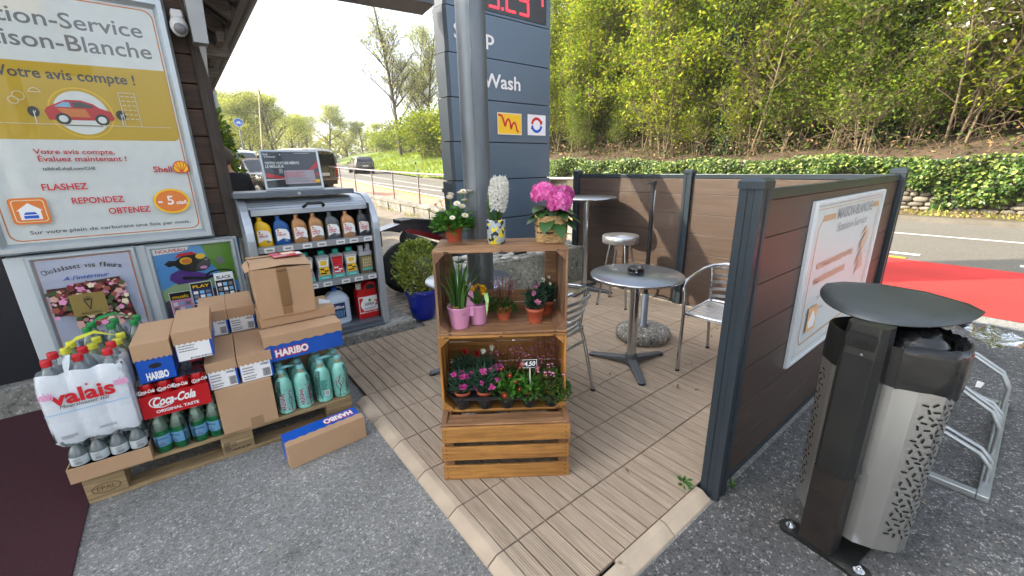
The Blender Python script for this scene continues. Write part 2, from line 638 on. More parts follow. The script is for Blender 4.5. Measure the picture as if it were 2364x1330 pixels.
# ============================================================ SETTING
ASPH = speckle_mat("asphalt", (92, 93, 91), (128, 129, 126), (186, 186, 182), 200, 0.9, 0.24, 0.45)
ASPHD = speckle_mat("asphalt_worn", (50, 51, 51), (82, 83, 83), (156, 156, 154), 165, 0.9, 0.32, 0.6)
ROAD = speckle_mat("road_asphalt", (82, 80, 75), (95, 93, 87), (115, 113, 106), 90, 0.9, 0.08, 0.2, big=0.25)
REDP = mat("red_paint", (170, 42, 40), 0.85, var=0.24, scale=1.0, bump=0.4, bscale=160, detail=9)
LINEW = mat("road_line_white", (205, 205, 198), 0.8, var=0.08, scale=8)
LINEY = mat("road_line_yellow", (214, 170, 40), 0.8, var=0.08, scale=8)
CONC = speckle_mat("concrete", (88, 88, 84), (126, 125, 119), (168, 166, 160), 70, 0.9, 0.35, 0.3, big=3.0)
CONCD = speckle_mat("concrete_mossy", (84, 86, 76), (128, 129, 118), (166, 164, 154), 60, 0.95, 0.5, 0.35, big=2.2)
GRASS = mat("grass_ground", (92, 112, 40), 0.95, var=0.35, scale=1.2, bump=0.8, bscale=8)
SOIL = mat("leaf_litter", (72, 58, 42), 0.95, var=0.45, scale=1.6, bump=0.9, bscale=6, detail=8)

YS = [-60, -25, -10, -4, -1, 0, 1, 2, 3, 4, 5, 6, 7, 8, 9, 10, 11, 12, 13, 14, 16, 18, 20, 22, 24, 26, 28, 30, 33, 36, 40, 44, 48, 52, 56, 60, 66, 72, 80, 90, 100, 115, 130, 150, 180, 230, 320]
def strip(xa, xb, y0, y1, dz=0.004, bent=True, nx=1):
    """sheet between two x lines that follows the ground; xa, xb numbers or functions of y"""
    fa = xa if callable(xa) else (lambda y: xa)
    fb = xb if callable(xb) else (lambda y: xb)
    ys = sorted(set([y0, y1] + [y for y in YS if y0 < y < y1]))
    mb = MB()
    def gz(y):
        for a, b in zip(YS, YS[1:]):
            if a <= y <= b:
                return zg(a) + (zg(b) - zg(a)) * (y - a) / (b - a)
        return zg(y)
    vs = []
    for y in ys:
        for i in range(nx + 1):
            t = i / nx
            vs.append(((1 - t) * fa(y) + t * fb(y) + (bend(y) if bent else 0), y, gz(y) + dz))
    n = nx + 1
    return mb.add(vs, [(k * n + i, k * n + i + 1, (k + 1) * n + i + 1, (k + 1) * n + i) for k in range(len(ys) - 1) for i in range(nx)], 0)

struct(strip(-120, 320, -60, 320, 0, bent=False, nx=4), "ground", ASPH)
struct(strip(.96, 5.6, -30, .645, 0.004, bent=False), "gravel_yard", ASPHD)
struct(strip(4.06, 5.6, .645, 3.5, 0.004, bent=False), "gravel_yard", ASPHD)
# block paving between the shop and the pavement wall
pv = bpy.data.materials.new("block_paving")
pv.use_nodes = True
_t = pv.node_tree
_b = _t.nodes["Principled BSDF"]
_tc = _t.nodes.new("ShaderNodeTexCoord")
_br = _t.nodes.new("ShaderNodeTexBrick")
_br.inputs["Color1"].default_value = rgba(lin((138, 128, 114)))
_br.inputs["Color2"].default_value = rgba(lin((116, 108, 98)))
_br.inputs["Mortar"].default_value = rgba(lin((74, 70, 60)))
_br.inputs["Scale"].default_value = 1.0
_br.inputs["Brick Width"].default_value = 0.22
_br.inputs["Row Height"].default_value = 0.11
_br.inputs["Mortar Size"].default_value = 0.007
_t.links.new(_tc.outputs["Object"], _br.inputs["Vector"])
_t.links.new(_br.outputs["Color"], _b.inputs["Base Color"])
_b.inputs["Roughness"].default_value = 0.9
struct(strip(0.3, 5.5, 3.9, 16, 0.008, bent=False), "paving", pv)
# cycle path, road, verge
struct(strip(5.9, 8.55, -40, 4.2, 0.006), "cycle_path", REDP)
struct(strip(5.9, 8.55, 4.2, 60, 0.006), "cycle_path", mat("red_paint_pale", (172, 126, 106), 0.9, var=0.12, scale=1.5))  # far stretch of the path in a paler pink
struct(strip(8.85, 14.1, -60, 200, 0.006), "road", ROAD)
struct(strip(8.55, 8.85, -60, 200, 0.005), "road_edge", ROAD)
struct(strip(8.58, 8.70, 1.15, 60, 0.012), "yellow_line", LINEY)
struct(strip(8.98, 9.14, 1.05, 90, 0.012), "white_line", LINEW)
struct(strip(11.55, 11.66, -40, 120, 0.012), "centre_line", LINEW)
struct(strip(8.98, 9.14, -1.9, .02, 0.012), "white_line", LINEW)
mb = MB()
ysk = [-40, -20, -8, -2, 2, 6, 10, 14, 18, 22, 26, 30]
for a, b in zip(ysk, ysk[1:]):
    xa, xb = 14.1 + bend(a), 14.1 + bend(b)
    P = []
    for y, x in ((a, xa), (b, xb)):
        z = zg(y)
        P += [(x, y, z - .05), (x, y, z + .12), (x + .16, y, z + .12), (x + .16, y, z - .05)]
    mb.add(P, [(0, 4, 5, 1), (1, 5, 6, 2), (2, 6, 7, 3)])
struct(mb, "kerb", mat("kerb_grey", (92, 88, 80), .9, var=.2, scale=4))
VERGE = mat("dry_verge", (84, 74, 54), 0.95, var=0.4, scale=5, bump=0.9, bscale=30, detail=8)
struct(strip(14.2, 16.4, -60, 26, 0.1), "verge", VERGE)

# hillside behind the stone wall, running out into a grass bank where the road bends
def wallk(y):
    return max(0.0, min(1.0, (27 - y) / 8))
def hill(d, y):
    k = wallk(y)
    base = zg(y) + 1.45 * k
    if d <= 0: return base
    return base + (0.36 * d - .55 * min(1, d / 4)) * k + (0.30 * d * min(1, 6 / (d + 1))) * (1 - k) + 0.25 * sin(d * 0.7 + y * 0.4) * min(1, d / 3)
mb = MB()
ds = [0, 0.6, 1.5, 3, 5, 8, 12, 17, 23, 30, 45, 80, 160]
yh = [-60, -30, -18, -12, -8, -4, -1, 2, 5, 8, 11, 14, 17, 20, 23, 26, 30, 34, 38, 42, 46, 52, 60, 70, 85, 110, 150, 220]
vs = [(16.3 - 2.0 * (1 - wallk(y)) + bend(y) + d, y, hill(d, y) + 0.02 + (0.1 if wallk(y) < 1 else 0)) for y in yh for d in ds]
n = len(ds)
fs, ms = [], []
for j in range(len(yh) - 1):
    for i in range(n - 1):
        mb.add([vs[j * n + i], vs[j * n + i + 1], vs[(j + 1) * n + i + 1], vs[(j + 1) * n + i]], [(0, 1, 2, 3)], 1 if yh[j] >= 23 else 0, True)
struct(mb, "hillside", [SOIL, GRASS])

# meadow far left beyond the parked cars
struct(strip(-110, lambda y: 1.0, 40, 300, 0.02, bent=False), "meadow", GRASS)

# low wall and railing along the pavement
mb = MB()
ysr = [3.0, 4, 5, 6, 7, 8, 9, 10, 11, 12, 13, 14, 16, 18, 20, 22, 24, 26, 28, 30]
for a, b in zip(ysr, ysr[1:]):
    P = []
    for y in (a, b):
        z, x = zg(y), 5.62
        P += [(x, y, z - .1), (x, y, z + .27), (x - .03, y, z + .27), (x - .03, y, z + .36), (x + .27, y, z + .36), (x + .24, y, z - .1)]
    mb.add(P, [(0, 6, 7, 1), (1, 7, 8, 2), (2, 8, 9, 3), (3, 9, 10, 4), (4, 10, 11, 5)])
    mb.box(5.59, 5.618, b - 0.012, b, zg(b) - .05, zg(b) + 0.3)
tag(mb.obj("low_wall", CONC), "low concrete wall edging the red path behind the shop", "wall")
RAILM = mat("rail_grey", (142, 132, 134), 0.55, 0.3, var=0.12)
t = thing("railing", "thin grey metal railing on top of the low concrete wall", "railing", (0, 0, 0))
for h, nm in ((1.25, "handrail"), (0.82, "middle_rail")):
    mb = MB()
    mb.tube([(5.74, y, zg(y) + h) for y in ysr], 0.027 if h > 1 else 0.018, 6)
    mb.obj(nm, RAILM, t)
for k in range(14):
    y = 4.2 + k * 1.9
    mb = MB()
    mb.cyl((5.74, y, zg(y) + .34), (5.74, y, zg(y) + 1.25), 0.027, n=8)
    mb.obj("post", RAILM, t)

# stone retaining wall
STONE = mat("field_stone", (106, 101, 90), 0.9, var=0.25, scale=7, bump=0.7, bscale=16, island=0.3)
MORT = mat("wall_core", (72, 68, 56), 0.95, var=0.3, scale=5, bump=0.8, bscale=12)
core, stn = MB(), MB()
for a, b in zip(range(-24, 24, 3), range(-21, 27, 3)):
    xa, xb = 16.2 + bend(a), 16.2 + bend(b)
    P = []
    for y, x in ((a, xa), (b, xb)):
        h = 1.42 * wallk(y)
        P += [(x, y, zg(y) - .1), (x + .12, y, zg(y) + h), (x + .7, y, zg(y) + h)]
    core.add(P, [(0, 3, 4, 1), (1, 4, 5, 2)])
rr = random.Random(4)
def stone(mb, c, sx, sy, sz, rr):
    vs, fs = [], []
    n = 8
    for q in range(5):
        tt = pi * q / 4
        for i in range(n):
            a = 2 * pi * i / n
            k = 1 + rr.uniform(-.1, .1)
            ex, ey, ez = abs(sin(tt) * cos(a)) ** .6 * (1 if cos(a) > 0 else -1), abs(sin(tt) * sin(a)) ** .6 * (1 if sin(a) > 0 else -1), abs(cos(tt)) ** .7 * (1 if cos(tt) > 0 else -1)
            vs.append((c[0] + sx * ex * k, c[1] + sy * ey * k, c[2] + sz * ez * k))
    for q in range(4):
        fs += [(q * n + i, (q + 1) * n + i, (q + 1) * n + (i + 1) % n, q * n + (i + 1) % n) for i in range(n)]
    mb.add(vs, fs, 0, True)
z = 0.1
row = 0
while z < 1.38:
    h = rr.uniform(.10, .17)
    y = -9 + rr.uniform(0, .3)
    while y < 14:
        w = rr.uniform(.16, .42)
        stone(stn, (16.19 + 0.08 * z + bend(y) + rr.uniform(-.03, .02), y + w / 2, zg(y) + z + h / 2), .10, w / 2 * .98, h / 2 * .98, rr)
        y += w
    z += h * .95
t = thing("stone_wall", "dry stone retaining wall under the ivy across the road", "wall", (0, 0, 0))
core.obj("wall_core", MORT, t)
stn.obj("stone_facing", STONE, t)

# ivy hanging over the wall
IVY = leaf_mat("ivy_leaf", [(30, 54, 20), (56, 88, 32), (94, 120, 48), (158, 166, 88)], 0.25, 0.4, 0.5)
mb = MB()
rr = random.Random(12)
for i in range(33000):
    y = rr.uniform(-8, 25)
    thick = 1.0 if y < 1.9 else 0.36 if y < 6 else 0.5
    low = 0.1 if y < 1.9 else (0.95 if y < 4.6 else 0.6)
    low += 0.18 * sin(y * 2.1) + 0.1 * sin(y * 5.3)
    k = wallk(y)
    zz = low + ((1.50 if y < 2.2 else 1.62) - low) * rr.random() ** 0.8
    bul = 0.34 * sin(pi * min(1, (zz - low) / (1.75 - low))) ** 0.6 + .08
    x = 16.24 - bul * rr.uniform(.55, 1.0) + (0.45 * rr.random() if zz > 1.5 else 0) + 0.12 * sin(y * 3.1 + zz * 4)
    z = zg(y) + zz * max(k, .25) + 0.08 * sin(y * 1.7)
    L = rr.uniform(.07, .13)
    mb.leaf((x + bend(y), y, z), (rr.uniform(-.9, .1), rr.uniform(-.6, .6), rr.uniform(-.9, .15)), L, L * .85, 0, (rr.uniform(-1, -.2), rr.uniform(-.5, .5), rr.uniform(.1, 1)), .15)
tag(mb.obj("ivy", IVY), "glossy green ivy spilling over the stone wall across the road", "ivy")

# dry weeds at the foot of the wall, tufts of yellow grass
WEED = leaf_mat("verge_weed", [(120, 100, 66), (150, 130, 90), (128, 138, 60), (170, 168, 90)], 0.35, 0.8)
mb = MB()
for i in range(3800):
    y = rr.uniform(-7, 24)
    x = rr.uniform(14.6, 16.2)
    tall = 0.28 if (3.0 < y < 4.8 or rr.random() < .1) else 0.1
    h = rr.uniform(.4, 1) * tall
    mb.leaf((x + bend(y), y, zg(y) + .1), (rr.uniform(-.8, .8), rr.uniform(-.8, .8), rr.uniform(.2, 1.2)), h * 1.2, .03 if tall > .2 else .06, 0)
tag(mb.obj("weeds", WEED), "dry weeds and yellow grass tufts below the stone wall", "weeds", kind="stuff")
mb = MB()
for i in range(700):
    y = rr.uniform(4, 20)
    x = 5.55 - abs(rr.gauss(0, .14))
    if rr.random() < .75 and sin(y * 3.3) < .2: continue
    mb.leaf((x, y, zg(y)), (rr.uniform(-.6, .6), rr.uniform(-.6, .6), 1), rr.uniform(.05, .2), .02, 0)
tag(mb.obj("kerb_weeds", WEED), "sparse yellow weeds growing along the foot of the low wall", "weeds", kind="stuff")

# ------------------------------------------------------------ tile deck
DECK = mat("deck_board", (166, 150, 131), 0.75, var=0.18, scale=9, bump=0.25, bscale=60, island=0.09, stretch=(6, 0.8, 1))
DECKB = mat("deck_grid_black", (9, 9, 9), 0.9, var=0.05)
EDGE = mat("deck_edge", (168, 153, 133), 0.7, var=0.16, scale=7, bump=0.15, bscale=50)
DX, DY = 0.737, 0.729
slats, under = MB(), MB()
rr = random.Random(2)
NX, NY = 11, 10
for i in range(NX):
    for j in range(NY):
        x0, y0 = DX + .3 * i, DY + .3 * j
        if j == 9 and i < 3: continue
        dz = rr.uniform(-.0012, .0012)
        if x0 > 3.85: continue
        y1 = y0 + .298 if j < 9 else y0 + .1
        under.box(x0 + .002, x0 + .298, y0 + .002, min(y1, 3.52), .006, .016)
        for k in range(4):
            a = x0 + .075 * k + .0034
            b = a + .0682
            slats.box(a, b, y0 + .0036, y1 - .0016, .018, .0318 + dz)
            for q in range(7):
                ra = a + .0010 + q * .0097
                slats.box(ra, ra + .0060, y0 + .0038, y1 - .0018, .0319 + dz, .0348 + dz)
struct(under, "deck_grid", DECKB)
struct(slats, "decking", DECK)
def edging(L):
    """ramp edging: flat lip then a rounded slope; runs along +x, slopes to -y"""
    mb = MB()
    pr = [(0, .0), (0, .0355), (-.026, .0355), (-.031, .034), (-.070, .009), (-.074, .0)]
    n = len(pr)
    vs = [(x, y, z) for x in (0.003, L - .003) for y, z in pr]
    mb.add(vs, [(i, i + 1, n + i + 1, n + i) for i in range(n - 1)] + [tuple(range(n - 1, -1, -1)), tuple(range(n, 2 * n))])
    return mb
GE = "ramp edging pieces of the tile deck"
e0 = edging(.3).obj("deck_edging", EDGE)
tag(e0, "beige ramp edging piece along the tile deck", "edging", GE)
first = True
for j in range(-1, 6):
    y = DY + .3 * j + .3
    if j == -1: continue
    e = e0 if first else e0.copy()
    if not first: COL.objects.link(e)
    first = False
    e.location = (DX - .002, y, 0)
    e.rotation_euler = (0, 0, -pi / 2)
for i in range(0, 3):
    e = e0.copy(); COL.objects.link(e)
    e.location = (DX + .3 * i + (.02 if i == 0 else 0), DY - .002 - (.012 if i == 0 else 0), 0)
    e.rotation_euler = (0, 0, 0)
    e["label"] = "beige ramp edging piece along the tile deck"
e = edging(.55).obj("deck_edging", EDGE)
e.location = (3.74, 2.25, 0); e.rotation_euler = (0, 0, pi / 2); e.scale = (1, 1, 1)
tag(e, "sunlit edging strip at the back of the deck below the brown fence", "edging", GE)

# pebble strip between deck and back fence
PEB = mat("pebble", (150, 146, 136), 0.85, var=0.2, scale=30, island=0.35)
mb = MB()
rr = random.Random(9)
for i in range(900):
    x, y = rr.uniform(3.79, 3.98), rr.uniform(.8, 3.7)
    s_ = rr.uniform(.008, .018)
    mb.ball((x, y, s_ * .6 + .006), s_, 5, 0, None, (1, rr.uniform(.7, 1.2), .7))
tag(mb.obj("pebbles", PEB), "strip of grey pebbles between the deck and the brown fence", "pebbles", kind="stuff")

# concrete slab the oil cabinet stands on
mb = MB()
mb.box(.28, 1.56, 3.48, 4.3, 0, .10)
struct(mb, "concrete_slab", CONC, bevel=.012)

# concrete planter wall under the price totem
mb = MB()
mb.box(2.02, 4.6, 3.60, 3.78, -.02, .47)
mb.box(2.02, 2.2, 3.781, 5.2, -.02, .47)
t = thing("planter_wall", "stained concrete planter wall below the price totem", "wall", (0, 0, 0))
mb.obj("wall", CONCD, t, bevel=.015)
mb = MB()
mb.box(2.201, 4.6, 3.781, 5.2, -.02, .36)
mb.obj("filling", MORT, t)
mb = MB()
rr = random.Random(5)
for i in range(60):
    stone(mb, (rr.uniform(2.06, 4.5), rr.choice([rr.uniform(3.62, 3.76), rr.uniform(3.8, 4.1)]), rr.uniform(.46, .49)), rr.uniform(.03, .09), rr.uniform(.02, .05), rr.uniform(.012, .03), rr)
tag(mb.obj("rubble_stones", mat("pale_rubble", (170, 168, 160), 0.9, var=.2, scale=12, bump=.5, bscale=30, island=.25)), "pale broken stones lying along the planter wall top", "stones", kind="stuff")

# maroon mat in front of the shop door
MATM = mat("door_mat_maroon", (64, 22, 33), 0.98, var=0.25, scale=60, bump=0.9, bscale=350, detail=6)
mb = MB()
mb.prism([(-2.6, -1.2), (-.585, -1.2), (-.592, 2.0), (-.605, 3.79), (-2.6, 3.79)], .001, .009)
tag(mb.obj("door_mat", MATM), "large dark maroon mat on the ground before the shop door", "mat")

# ------------------------------------------------------------ shop building
TIMB = wood_mat("old_timber", (32, 27, 24), (92, 68, 52), 'X', 4.0, 0.75, island=.25)
TIMBY = wood_mat("rafter_timber", (84, 78, 72), (150, 142, 132), 'X', 4.0, 0.8, island=.15)
WHITEP = mat("white_panel", (196, 204, 206), 0.55, var=0.06, scale=3, bump=.1, bscale=60)
ROOFM = mat("roof_dark", (74, 68, 64), 0.8, var=0.25, scale=6, bump=.3)
FASC = mat("fascia_grey", (112, 108, 108), 0.6, 0.2, var=0.12)
NAVYP = mat("door_navy", (14, 18, 30), 0.5, var=0.1, scale=3)
bld = thing("shop_building", "dark timber shop with white base panel and deep eaves", "building", (0, 0, 0))
mb = MB()
rr = random.Random(21)
# side wall (unseen from here) and gable mass
mb.prism([(-5.7, 3.98), (.26, 3.98), (.26, 11.0), (-5.7, 11.0)], 0, 2.75)
mb.obj("wall", mat("render_wall", (170, 164, 152), .9, var=.15, scale=2, bump=.2), bld)
mb = MB()
z = 1.005
while z < 3.2:
    h = rr.uniform(.165, .2)
    mb.box(-.95, .268, 3.88 + rr.uniform(-.004, .004), 3.97, z + .004, z + h - .003)
    z += h
mb.obj("timber_cladding", TIMB, bld, bevel=.005)
mb = MB()
mb.box(.255, .335, 3.855, 3.985, .98, 3.2)
mb.obj("corner_board", wood_mat("corner_timber", (40, 36, 34), (80, 70, 62), 'Z', 4.0, .8), bld, bevel=.006)
mb = MB()
mb.box(-.905, .292, 3.82, 3.978, .20, 1.0)
mb.obj("base_panel", WHITEP, bld, bevel=.006)
mb = MB()
mb.box(-3.2, -.92, 3.90, 3.97, .2, 3.2)
mb.obj("door", NAVYP, bld)
mb = MB()
mb.box(-3.2, .30, 3.81, 3.979, -.02, .19)
mb.obj("doorstep", CONC, bld, bevel=.012)
# roof: eave line along y at x = 0.82, rising to the ridge at x = -4
EX, EZ, RX, RZ = .60, 2.70, -4.2, 6.2
mb = MB()
for x0, z0, x1, z1 in ((EX, EZ, RX, RZ), (-9.2, EZ, RX, RZ)):
    P = [(x0, 3.35, z0), (x1, 3.35, z1), (x1, 11.3, z1), (x0, 11.3, z0)]
    mb.add(P + [(x, y, z + .12) for x, y, z in P], [(0, 1, 2, 3), (7, 6, 5, 4), (0, 4, 5, 1), (2, 6, 7, 3), (0, 3, 7, 4), (1, 5, 6, 2)])
mb.obj("roof", ROOFM, bld)
mb = MB()
mb.add([(-9.0, 3.985, 2.75), (.26, 3.985, 2.75), (-4.2, 3.985, 6.05)], [(0, 1, 2)])
mb.box(-9, -5.7, 3.985, 11, 0, 2.75)
mb.obj("gable", TIMB, bld)
sl_ = (RZ - EZ) / (RX - EX)
for k in range(14):
    y = 3.55 + k * .56
    mb = MB()
    P = []
    for yy in (y, y + .07):
        for x in (.22, .57):
            zz = EZ + sl_ * (x - EX) - .012
            P += [(x, yy, zz), (x, yy, zz - .12)]
    mb.add(P, [(0, 2, 3, 1), (4, 5, 7, 6), (0, 1, 5, 4), (2, 6, 7, 3), (1, 3, 7, 5), (0, 4, 6, 2)])
    mb.obj("rafter", TIMBY, bld)
mb = MB()
for k in range(54):
    y = 3.4 + k * .145
    mb.cyl((.59, y, EZ - .03), (.27, y, EZ - .03 - .32 * sl_), .014, n=5)
mb.obj("corrugated_sheet", FASC, bld)
mb = MB()
mb.box(.30, .56, 4.5, 4.62, 2.40, 2.50)
mb.box(.30, .54, 5.3, 5.4, 2.38, 2.46)
mb.box(.30, .54, 6.3, 6.4, 2.38, 2.46)
mb.box(.47, .52, 4.3, 10.9, 2.47, 2.54)
mb.obj("bracket", TIMBY, bld, bevel=.004)
mb = MB()
mb.box(.605, .65, 3.35, 11.3, EZ - .06, EZ + .14)
mb.obj("fascia", FASC, bld, bevel=.004)
mb = MB()
mb.tube([(.70, 3.4, EZ + .03), (.70, 11.25, EZ + .01)], .05, 10)
mb.obj("gutter", FASC, bld)
# sheet-metal hopper on the corner
mb = MB()
mb.add([(.262, 3.66, 3.1), (.385, 3.66, 3.1), (.385, 3.80, 3.1), (.262, 3.80, 3.1), (.272, 3.67, 2.30), (.352, 3.67, 2.30), (.352, 3.79, 2.30), (.272, 3.79, 2.30), (.295, 3.70, 2.285), (.335, 3.70, 2.285), (.318, 3.74, 2.10)],
       [(0, 4, 5, 1), (1, 5, 6, 2), (2, 6, 7, 3), (3, 7, 4, 0), (4, 7, 6, 5), (8, 10, 9), (0, 1, 2, 3)])
mb.obj("rain_hopper", mat("zinc_sheet", (150, 152, 152), .45, .7, var=.15, scale=5), bld)
# overhanging beam at the top edge
mb = MB()
mb.box(.45, 2.36, 0, .34, 0, .13)
o = mb.obj("canopy_beam", [mat("beam_grey", (84, 88, 92), .6, .1, var=.08)], bld, bevel=.008)
o.location = (-.04, 4.36, 3.0); o.rotation_euler = (0, 0, R(-7))
# opposite the shop: pump canopy far behind the viewer, seen only as reflections in the glass
mb = MB()
mb.box(-9, -1.5, -13, -6, 4.6, 5.3)
cn = thing("pump_canopy", "white petrol pump canopy with yellow band behind the viewer", "canopy", (0, 0, 0))
mb.obj("roof", mat("canopy_white", (220, 222, 222), .5), cn)
mb = MB()
mb.box(-9.02, -1.48, -5.98, -5.95, 4.65, 5.25)
mb.box(-1.47, -1.45, -13, -5.98, 4.65, 5.25)
mb.obj("fascia", mat("canopy_yellow", (240, 190, 20), .5), cn)
for x, y in ((-7.5, -11), (-7.5, -8), (-3, -11), (-3, -8)):
    mb = MB()
    mb.box(x - .12, x + .12, y - .12, y + .12, 0, 4.59)
    mb.obj("column", MATS["canopy_white"], cn)
# dome camera on the wall
PLW = mat("white_plastic", (198, 200, 200), .4, var=.04)
t = thing("security_camera", "white plastic security camera on the timber wall beside the big sign", "camera", (.215, 3.88, 2.40))
mb = MB()
mb.add([(-.035, 0, .02), (.05, 0, .02), (.05, 0, .10), (-.035, 0, .10), (-.03, -.14, .05), (.03, -.14, .05), (.03, -.14, .095), (-.03, -.14, .095)], [(0, 3, 2, 1), (4, 5, 6, 7), (0, 1, 5, 4), (1, 2, 6, 5), (2, 3, 7, 6), (3, 0, 4, 7)])
mb.obj("bracket", PLW, t, bevel=.008)
mb = MB()
mb.ball((0, -.12, .0), .058, 14, 0, None, (.85, 1, 1.05))
mb.obj("housing", PLW, t)
mb = MB()
mb.ball((0, -.155, -.02), .035, 12)
mb.obj("lens", mat("lens_grey", (120, 122, 124), .15), t)
# ============================================================ TREES
BARK = mat("bark", (104, 92, 72), 0.9, var=0.3, scale=6, bump=0.6, bscale=25, stretch=(1, 1, .25))
BARKD = mat("bark_dark", (70, 60, 48), 0.9, var=0.3, scale=6, bump=0.6, bscale=25, stretch=(1, 1, .25))
LEAFY = leaf_mat("leaf_spring", [(76, 102, 20), (104, 126, 26), (134, 146, 32), (166, 166, 48)], .5)
LEAFG = leaf_mat("leaf_green", [(57, 81, 19), (81, 107, 24), (108, 126, 31), (125, 138, 45)], .45)
LEAFP = leaf_mat("leaf_far_haze", [(112, 128, 44), (146, 158, 62), (172, 178, 84), (190, 186, 100)], .5)  # for the far trees: haze put into the leaf colour
LEAFD = leaf_mat("leaf_dark", [(26, 44, 18), (40, 62, 22), (54, 78, 28)], .25)
LEAFO = leaf_mat("leaf_gold", [(121, 123, 31), (152, 145, 38), (174, 161, 55), (138, 125, 55)], .5)
LEAFW = leaf_mat("blossom_white", [(196, 196, 176), (214, 214, 196), (150, 160, 96)], .4)

def tree_mesh(seed, H, r0, spread, nl, leaf, mats, levels=3, low=0.3, stems=1, dens=6, lean=.08, jit=1.0, up=.35, clump=.35):
    """returns (trunk object, crown object): branches grown recursively, leaves around the twigs"""
    rr = random.Random(seed)
    tw, cr = MB(), MB()
    tips = []
    def grow(p, d, L, r, lv):
        k = 5 if lv == 0 else 4
        pts = [p]
        q = p.copy()
        dd = d.copy()
        for i in range(k):
            dd = (dd + V((rr.gauss(0, .10), rr.gauss(0, .10), rr.gauss(.03, .06))) * (1.0 if lv else .6)).normalized()
            q = q + dd * (L / k)
            pts.append(q.copy())
        tw.tube(pts, [r * (1 - .75 * i / k) for i in range(k + 1)], 6 if lv == 0 else (4 if lv == 1 else 3), caps=False)
        if lv >= 1:
            for i in range(1, k + 1):
                if lv >= 2 or i >= 2: tips.append((pts[i], dd, lv))
        if lv >= levels: return
        nb = int(dens * (1.5 if lv == 0 else 0.75)) + rr.randint(0, 1)
        for b in range(nb):
            t = rr.uniform(low if lv == 0 else .25, 1.0)
            i = min(k - 1, int(t * k))
            bp = pts[i].lerp(pts[i + 1], t * k - i)
            a = rr.uniform(0, 2 * pi)
            out = V((cos(a), sin(a), rr.uniform(up - .25, up + .5)))
            bd = (out.normalized() * .8 + dd * .35).normalized()
            Lb = (spread * (1.15 - .75 * t) if lv == 0 else L * rr.uniform(.35, .6))
            grow(bp, bd, max(.25, Lb), max(.008, r * (1 - .75 * t) * .55), lv + 1)
    for s_ in range(stems):
        a = rr.uniform(0, 2 * pi)
        ln = lean * (2.5 if stems > 1 else 1)
        d = V((cos(a) * ln, sin(a) * ln, 1)).normalized()
        grow(V((rr.uniform(-.3, .3) * (stems > 1), rr.uniform(-.3, .3) * (stems > 1), 0)), d, H * (rr.uniform(.75, 1) if stems > 1 else 1) , r0 * (rr.uniform(.6, 1) if stems > 1 else 1), 0)
    # some tips carry thick clumps, others are left nearly bare
    wts = [(rr.random() ** 3 * 2.2 + .06) for _ in tips]
    acc = rr.choices(range(len(tips)), wts, k=nl)
    for i in acc:
        p, dd, lv = tips[i]
        s_ = clump * jit
        c = p + V((rr.gauss(0, s_), rr.gauss(0, s_), rr.gauss(0, s_ * .8)))
        L = leaf * rr.uniform(.6, 1.35)
        cr.leaf(c, (rr.gauss(0, 1), rr.gauss(0, 1), rr.gauss(-.2, .6)), L, L * .62, 0, (rr.gauss(0, .7), rr.gauss(0, .7), 1), .15)
    return tw.obj("trunk", mats[0]), cr.obj("crown", mats[1])

def tree_proto(name, label, cat, *a, **k):
    t = thing(name, label, cat)
    tr, cr = tree_mesh(*a, **k)
    tr.parent = t; cr.parent = t
    return t

GW = "trees of the wood on the slope across the road"
P_ = []
P_.append(tree_proto("woodland_tree", "yellow green slender tree", "tree", 31, 11, .10, 2.6, 5600, .19, (BARK, LEAFY), low=.12, dens=10, clump=.34))
P_.append(tree_proto("woodland_tree", "green slender tree", "tree", 32, 12, .10, 2.3, 5600, .19, (BARK, LEAFG), low=.16, dens=10, clump=.34))
P_.append(tree_proto("woodland_tree", "multi stem hazel", "tree", 33, 7.5, .05, 1.9, 4800, .17, (BARK, LEAFG), stems=5, low=.08, dens=7, lean=.07, clump=.38))
P_.append(tree_proto("woodland_tree", "multi stem yellow shrub tree", "tree", 34, 8.5, .055, 2.0, 4800, .18, (BARK, LEAFY), stems=4, low=.1, dens=8, lean=.06, clump=.36))
P_.append(tree_proto("woodland_tree", "sparse tree", "tree", 35, 13, .12, 2.6, 2300, .14, (BARKD, LEAFO), low=.35, dens=10, clump=.4))
P_.append(tree_proto("woodland_tree", "ivy clad tree", "tree", 36, 11, .14, 2.0, 2400, .14, (BARKD, LEAFG), low=.4, dens=8))
# ivy sleeve on the last kind
mb = MB()
rr = random.Random(77)
for i in range(2600):
    z = rr.uniform(.2, 7.5)
    a = rr.uniform(0, 2 * pi)
    r = .22 + .28 * rr.random() * (1 + .5 * sin(z * 1.7))
    mb.leaf((r * cos(a), r * sin(a), z), (cos(a) * .5, sin(a) * .5, -1), rr.uniform(.12, .22), .14, 0, (cos(a), sin(a), .5))
mb.obj("ivy_sleeve", LEAFD, P_[5])
P_.append(tree_proto("blossom_tree", "white blossoming tree", "tree", 37, 6.5, .09, 2.6, 1500, .13, (BARK, LEAFW), stems=3, low=.25, dens=7, lean=.25, clump=.22))

